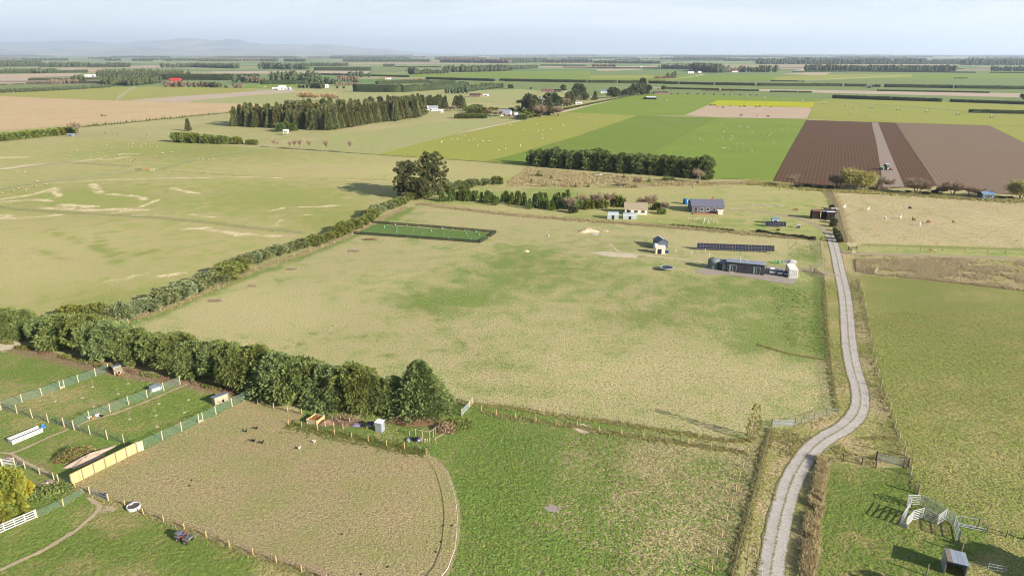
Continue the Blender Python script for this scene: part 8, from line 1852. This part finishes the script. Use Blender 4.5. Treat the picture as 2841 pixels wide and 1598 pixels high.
def slabs():
    r = random.Random(8); o = empty('stone_slabs', K('d3', 890, 935), 0, 'scatter of pale broken slabs in front of the sand heap', 'slabs')
    for i in range(14): MB().box((r.uniform(-2.2, 2.2), r.uniform(-1.2, 1.2), .06), (r.uniform(.4, 1.1), r.uniform(.3, .7), .1), r.uniform(0, 3), r.uniform(-.15, .15)).build('slab', B_conc, o)
    o = empty('rubble_line', K('d4', 40, 660), 0, 'line of pale rubble beside the homestead track', 'rubble')
    for i in range(30): MB().box((-9 + i * .6 + r.uniform(-.3, .3), r.uniform(-2, 2), .1), (r.uniform(.4, 1.0), r.uniform(.3, .7), .25), r.uniform(0, 3), r.uniform(-.3, .3)).build('stone', B_conc, o)
slabs()
# stacked hay wraps, power poles, irrigators
def pivot(label, a, b, n, h=4.0, wheels=True, boom_h=None, droops=5):
    L = dist(a, b); o = empty('pivot_irrigator', a, ang(a, b), label, 'irrigator'); s = L / n
    for i in range(n):
        sp = MB(); pts = [(i * s + s * t / 6, 0, h + .55 * math.sin(math.pi * t / 6) * s / 40) for t in range(7)]; sp.tube(pts, .13, 4)
        low = [(p[0], 0, p[2] - .2 - 1.1 * math.sin(math.pi * k / 6)) for k, p in enumerate(pts)]; sp.tube(low, .05, 3)
        for p, q in zip(pts, low): sp.tube([p, q], .04, 3)
        sp.build('span', P_galv, o)
        for k in range(droops): MB().tube([(i * s + s * (k + .5) / droops, .2, h + .3), (i * s + s * (k + .5) / droops + .2, .5, h * .35)], .05, 3).build('dropper', P_galv, o)
    for i in range(n + 1):
        t = empty('tower', (i * s, 0, 0), 0, parent=o)
        for y in (-1.9, 1.9): MB().bar((0, y, .5), (0, 0, h), .14).build('leg', P_galv, t); wheel(t, 0, y, .65, .35)
        MB().bar((0, -1.9, .6), (0, 1.9, .6), .12).build('base_beam', P_galv, t)
P_irr = P_galv
pivot('long galvanised pivot irrigator crossing the green paddocks at the right', K('c4', -250, 655), K('c4', 2620, 890), 12, 4.2, droops=4)
pivot('pivot irrigator receding across the olive field at the left', K('c1', 1183, 722), K('c1', 1357, 600), 7, 4.0, droops=2)
pivot('far pale irrigator in the green fields at the right', K('c4', 400, 528), K('c4', 1390, 476), 8, 5.0, droops=2)
def pole(label, c, x, y, t):
    p = K(c, x, y); h = height_for(p, t, c); o = empty('power_pole', p, .3, label, 'power pole'); MB().tube([(0, 0, 0), (0, 0, h)], [.2, .14], 6).build('shaft', _pp, o); MB().box((0, 0, h - .5), (2.4, .14, .14)).build('crossarm', _pp, o)
    for x_ in (-1, 0, 1): MB().cyl((x_, 0, h - .42), .06, .2, 6).build('insulator', P_white, o)
for lab, c, x, y, t in [('power pole by the roadside hedge', 'c3', 1048, 745, 680), ('power pole before the roadside grove', 'c3', 1340, 672, 610), ('power pole left of the red brown roofed house', 'c3', 232, 605, 570), ('power pole beyond the low house', 'c3', 520, 610, 580), ('power pole along the far right hedge', 'c3', 1580, 565, 520), ('power pole in the green field at the far right', 'c3', 1750, 568, 528), ('third power pole on the far right line', 'c3', 1930, 575, 532), ('fourth power pole on the far right line', 'c3', 2110, 580, 540), ('power pole at the left by the brown shrubs', 'c1', 355, 565, 540), ('power pole before the left wood', 'c1', 615, 560, 535), ('power pole by the gum wood', 'c2', 185, 562, 535), ('second power pole by the gum wood', 'c2', 445, 565, 535), ('power pole on the homestead grass', 'd3', 1800, 492, 455)]:
    pole(lab, c, x, y, t)
tag(MB().box((0, 0, .3), (.5, .4, .6)).build('field_bin', B_corr, None, (*K('d3', 420, 950), 0), .3), 'small grey bin standing in the dry paddock', 'bin')
# ------------------------------------------------------------------ grass that stands up: tussocks, verges, weeds at fence feet
GM = foliage('tussock_blades', C(176, 156, 110), C(230, 210, 162), C(238, 220, 176), 0, .45)
GG = foliage('green_blades', C(122, 136, 66), C(162, 164, 90), C(178, 178, 108), 0, .45)
GO = foliage('olive_blades', C(172, 166, 102), C(214, 204, 140), C(222, 212, 152), 0, .45)
def tufts(name, P, h, w, mat, seed, blades=5, lean=.5, label=None, bias=(-.0, .0)):
    """Clumps of a few broad blades each; P (n,2)."""
    rng = np.random.default_rng(seed); n = len(P)
    if n == 0: return
    k = n * blades; ci = np.repeat(np.arange(n), blades); hh = np.broadcast_to(h, (n,))[ci] * rng.uniform(.6, 1.25, k)
    B0 = np.concatenate([P[ci] + rng.normal(size=(k, 2)) * w * .5, np.zeros((k, 1))], 1)
    A = np.stack([rng.normal(size=k) * lean + bias[0], rng.normal(size=k) * lean + bias[1], np.ones(k)], 1); A = unit(A)
    a = rng.uniform(0, 6.28, k); S = np.stack([np.cos(a), np.sin(a), np.zeros(k)], 1) * (w * rng.uniform(.25, .6, k))[:, None]
    V = np.stack([B0 - S, B0 + S, B0 + A * hh[:, None]], 1).reshape(-1, 3); F = np.arange(3 * k).reshape(-1, 3)
    Cc = np.zeros((k, 3, 4)); Cc[..., 3] = 1; t = np.clip(.5 + .28 * rng.normal(size=n)[ci] + .15 * rng.normal(size=k), 0, 1); Cc[..., 0] = t[:, None]; Cc[:, 2, 1] = .5
    c = P.mean(0); V[:, :2] -= c
    me = mesh_np(name, V, F, mat, colors=Cc.reshape(-1, 4))
    return tag(inst(name, me, (c[0], c[1], ZR - .02)), label, 'grass', None, 'stuff')
def in_poly(poly, n, seed, dens=None):
    rng = np.random.default_rng(seed); A = np.array(poly); lo, hi = A.min(0), A.max(0); P = rng.uniform(lo, hi, (int(n * 2.2), 2)); P = P[inside(P, poly)]
    if dens is not None: P = P[rng.uniform(size=len(P)) < dens(P)]
    return P[:n]
def along(path, n, width, seed, off=0.0):
    rng = np.random.default_rng(seed); path = smooth_path(path, 2.0); Q = np.array(path); d = np.hypot(*(Q[1:] - Q[:-1]).T); c = np.concatenate([[0], np.cumsum(d)]); t = rng.uniform(0, c[-1], n)
    X = np.interp(t, c, Q[:, 0]); Y = np.interp(t, c, Q[:, 1]); i = np.clip(np.searchsorted(c, t) - 1, 0, len(d) - 1); D = (Q[i + 1] - Q[i]) / d[i][:, None]; s = rng.normal(size=n) * width * .5 + off
    return np.stack([X + D[:, 1] * s, Y - D[:, 0] * s], 1)
patchy = lambda sx, sy, s, lo=.25: (lambda P: np.clip((vnoise(P[:, 0] / sx, P[:, 1] / sy, s) - lo) * 2.2, 0.03, 1))
_verge = KS('f4', [(560, 290), (640, 340), (690, 380), (660, 560), (640, 720), (618, 910), (592, 1140), (563, 1380), (530, 1700), (390, 1700), (420, 1380), (440, 1140), (470, 910), (500, 720), (545, 560), (585, 400)])
tufts('tall_verge_grass', in_poly(_verge, 4200, 1, patchy(1.6, 1.6, 7, .15)), .8, .2, GM, 1, 12, .6, 'tall dry grass on the bank between the lower drive and the yard')
tufts('verge_grass', in_poly(KS('e4', [(900, 0), (960, 0), (1000, 97), (1050, 356), (1105, 692), (1187, 1017), (1268, 1247), (1330, 1449), (1100, 1449), (1085, 1250), (1060, 1050), (1010, 800), (960, 560), (930, 300)]), 4200, 2, patchy(4, 7, 3, .4)), .34, .16, GO, 2, 7, .7, 'dry grass and scrub on the right verge of the drive')
tufts('verge_grass', in_poly(KS('e4', [(655, 0), (760, 0), (800, 400), (820, 700), (880, 950), (880, 1200), (790, 1310), (560, 1400), (370, 1420), (360, 1390), (660, 1290), (775, 1252), (740, 1100), (690, 700)]), 3000, 3, patchy(5, 8, 4, .35)), .22, .16, GO, 3, 7, .8, 'rough grass on the left verge of the drive')
tufts('verge_grass', in_poly(KS('f4', [(150, 30), (640, 60), (470, 170), (330, 330), (230, 540), (160, 800), (110, 1100), (40, 1449), (-40, 1449), (0, 900), (60, 400), (95, 190)]), 3400, 4, patchy(5, 8, 5, .35)), .26, .16, GO, 4, 7, .8, 'rough dry grass between the lower drive and the green paddock')
tufts('verge_grass', in_poly(KS('f4', [(760, 200), (1000, 120), (1330, 100), (1400, 280), (1150, 330), (1140, 400), (1000, 380), (830, 340), (690, 360), (640, 300)]), 1500, 5, patchy(4, 4, 6, .35)), .26, .16, GO, 5, 7, .8, 'dry grass triangle above the stockyard gate')
_cen = KS('e3', [(700, 1449)]) + KS('f3', [(800, 60), (1345, 40), (2115, 160), (2420, 220), (2390, 560), (2300, 1060), (2200, 1500), (900, 1500), (1150, 1000), (1180, 700), (900, 400)])
tufts('pasture_tussocks', in_poly(_cen, 2400, 6), .2, .16, GO, 6, 4, .9, 'pale tussocks through the right half of the green paddock')
tufts('pasture_tufts', in_poly(KS('f2', [(1950, 260), (2461, 0)]) + KS('f3', [(900, 200), (1300, 700), (1000, 1500)]) + KS('f2', [(2000, 1500), (2040, 900), (1960, 500)]), 1600, 7), .14, .16, GG, 7, 4, 1.0, 'green grass tufts in the left half of the green paddock')
_mainp = KS('e2', [(300, 560), (900, 300), (2400, 250)]) + KS('e3', [(1200, 100), (2400, 100)]) + KS('e4', [(640, 300), (690, 800), (760, 1230), (300, 1370), (0, 1420)]) + KS('f3', [(1345, 10)]) + KS('e3', [(600, 1280), (0, 1180)]) + KS('e2', [(1950, 1100), (1700, 780), (700, 780)])
tufts('pasture_tussocks', in_poly(_mainp, 3600, 8), .14, .16, GO, 8, 3, 1.0, 'dry tussocks through the near half of the house paddock')
tufts('pasture_tufts', in_poly(_mainp, 2400, 9), .12, .18, GG, 9, 3, 1.0, 'green tufts through the near half of the house paddock')
_rp = KS('e4', [(1060, 300), (2556, 300)]) + N_((2860, 1400)) + KS('f4', [(1980, 860), (1600, 650), (1480, 420), (1400, 120)]) + KS('e4', [(1290, 1245), (1130, 690)])
tufts('pasture_tussocks', in_poly(_rp, 3000, 10), .17, .22, GO, 10, 4, .9, 'pale tussocks through the right hand paddock')
tufts('pasture_tufts', in_poly(_rp, 1600, 11), .12, .18, GG, 11, 3, 1.0, 'green tufts through the right hand paddock')
tufts('rank_grass_clumps', in_poly(KS('d4', [(955, 1135), (1500, 1150), (2556, 1185)]) + N_((2900, 775), (2900, 815)) + KS('d4', [(1850, 1395), (990, 1310), (945, 1285)]), 9000, 12, patchy(6, 4, 61, .25)), .55, .3, GM, 12, 6, .7, 'rank brown grass in the strip below the grass lane')
tufts('rough_ground_clumps', in_poly(KS('d3', [(230, 300), (850, 350), (1300, 390), (1900, 435), (2450, 428), (2450, 452), (1800, 468), (1200, 485), (600, 480), (60, 470), (40, 430)]), 7000, 13, patchy(7, 7, 71, .25)), .8, .6, GM, 13, 4, .5, 'rough dead grass and scrub below the shelter belt')
tufts('stream_bank_clumps', along(KS('d4', [(-100, 440), (150, 452), (400, 485), (660, 505), (1400, 545), (2000, 585), (2556, 612)]), 4200, 6.0, 14), .9, .6, GO, 14, 4, .5, 'scrub and dead grass along the stream bank')
tufts('alpaca_tussocks', in_poly(KS('d4', [(760, 560), (1400, 580), (2556, 650), (2556, 1060), (1100, 1020), (900, 1000)]), 5000, 15), .2, .26, GM, 15, 3, .9, 'dry tussocks through the alpaca paddock')
for i, (pth, n, h, m, w, lab) in enumerate([(Q10, 800, .3, GO, .8, 'long grass grown into the fence left of the drive'), (Q12, 500, .26, GO, .7, 'long grass along the tall posts right of the drive'), (Q8, 1000, .34, GO, .7, 'long grass along the lower drive fence'), (Q7, 900, .26, GO, .9, 'long dry grass along the fence above the green paddock'), (Q5[1:], 900, .3, GO, .8, 'grass at the feet of the orange posts'), (Q2, 900, .25, GG, 1.6, 'green grass strip along the far side of the worn paddock'), (Q1, 900, .2, GO, .6, 'grass along the near side of the worn paddock'),
        (KS('d2', [(1590, 640), (2450, 742)]) + KS('d3', [(960, 815), (1650, 868), (2200, 915)]) + KS('d4', [(160, 950), (560, 978)]), 3600, .7, GM, 2.6, 'dead grass along the homestead fence'), (KS('e1', [(1160, 395), (1520, 285), (2070, 60)]) + KS('d2', [(10, 1275), (540, 1100), (1000, 905), (1240, 780), (1480, 675)]), 2600, .4, GM, 1.8, 'dry grass along the foot of the boundary hedge'), (KS('d1', [(1550, 318), (1900, 345), (2450, 380)]) + KS('d2', [(900, 405), (1290, 415)]), 700, .45, GO, 2.2, 'scrubby line across the hillside'), (KS('d4', [(862, 1010), (820, 900), (790, 770), (745, 620), (695, 508)]), 1600, .6, GM, 2.4, 'dead grass along the left alpaca fence'), (KS('e4', [(0, 600), (250, 680), (450, 720), (660, 755)]), 260, .25, GO, .6, 'grass lip along the shallow drain in the dry paddock')]):
    tufts('fence_line_grass', along(pth, n, w, 100 + i), h * .8, .2, m, 200 + i, 7, .7, lab)
tufts('yard_grass', in_poly(KS('f4', [(700, 420), (1140, 420), (1420, 420), (1530, 680), (1900, 920)]) + N_((2780, 1598), (2280, 1620)) + KS('f4', [(600, 1300)]), 1500, 16), .1, .15, GG, 16, 3, 1.0, 'green grass tufts in the stockyard paddock')
tufts('lawn_grass', in_poly(KS('f1', [(0, 1449), (350, 1260), (1050, 800), (1300, 880), (2300, 1220), (2461, 1330), (2400, 1500), (0, 1600)]), 1500, 17), .1, .15, GG, 17, 3, 1.0, 'green grass tufts on the lawn below the worn paddock')
GP = foliage('planted_row_leaves', C(104, 126, 54), C(140, 152, 74), C(154, 160, 86), 0, .4)
_rows = [along(KS('e4', [(160 + k * 48, 60 + k * 6), (215 + k * 46, 380), (270 + k * 44, 600 + k * 14)]), 70, .9, 300 + k) for k in range(10)] + [along(KS('d4', [(300 + k * 40, 1000), (310 + k * 42, 1080), (322 + k * 44, 1150)]), 22, .6, 330 + k) for k in range(8)]
tufts('planted_rows', np.concatenate(_rows), .22, .2, GP, 340, 4, 1.0, 'faint rows of young green plants on the right of the house paddock')
# ------------------------------------------------------------------ things in a row are told apart by their place in it
ORD = ['first', 'second', 'third', 'fourth', 'fifth', 'sixth', 'seventh', 'eighth', 'ninth', 'tenth', 'eleventh', 'twelfth', 'thirteenth', 'fourteenth', 'fifteenth', 'sixteenth', 'seventeenth', 'eighteenth', 'nineteenth', 'twentieth']
ORD += ['twenty-' + x for x in ORD[:9]] + ['thirtieth'] + ['thirty-' + x for x in ORD[:9]] + ['fortieth'] + ['forty-' + x for x in ORD[:9]] + ['fiftieth', 'fifty-first', 'fifty-second']
_gr = {}
for o in sc.objects:
    if o.parent is None and o.get('group') and o.get('label'): _gr.setdefault((o['group'], o['label']), []).append(o)
for (g, l), os_ in _gr.items():
    if len(os_) < 2 or len(os_) > len(ORD) or any(w in g for w in ('sheep', 'cows', 'dung', 'saplings on', 'guards', 'stakes', 'smaller block', 'young conifers left')): continue
    os_.sort(key=lambda o: o.location.x / max(1.0, depth_at(o.location)))
    for i, o in enumerate(os_): o['label'] = ORD[i] + ' ' + l + ', from the left'
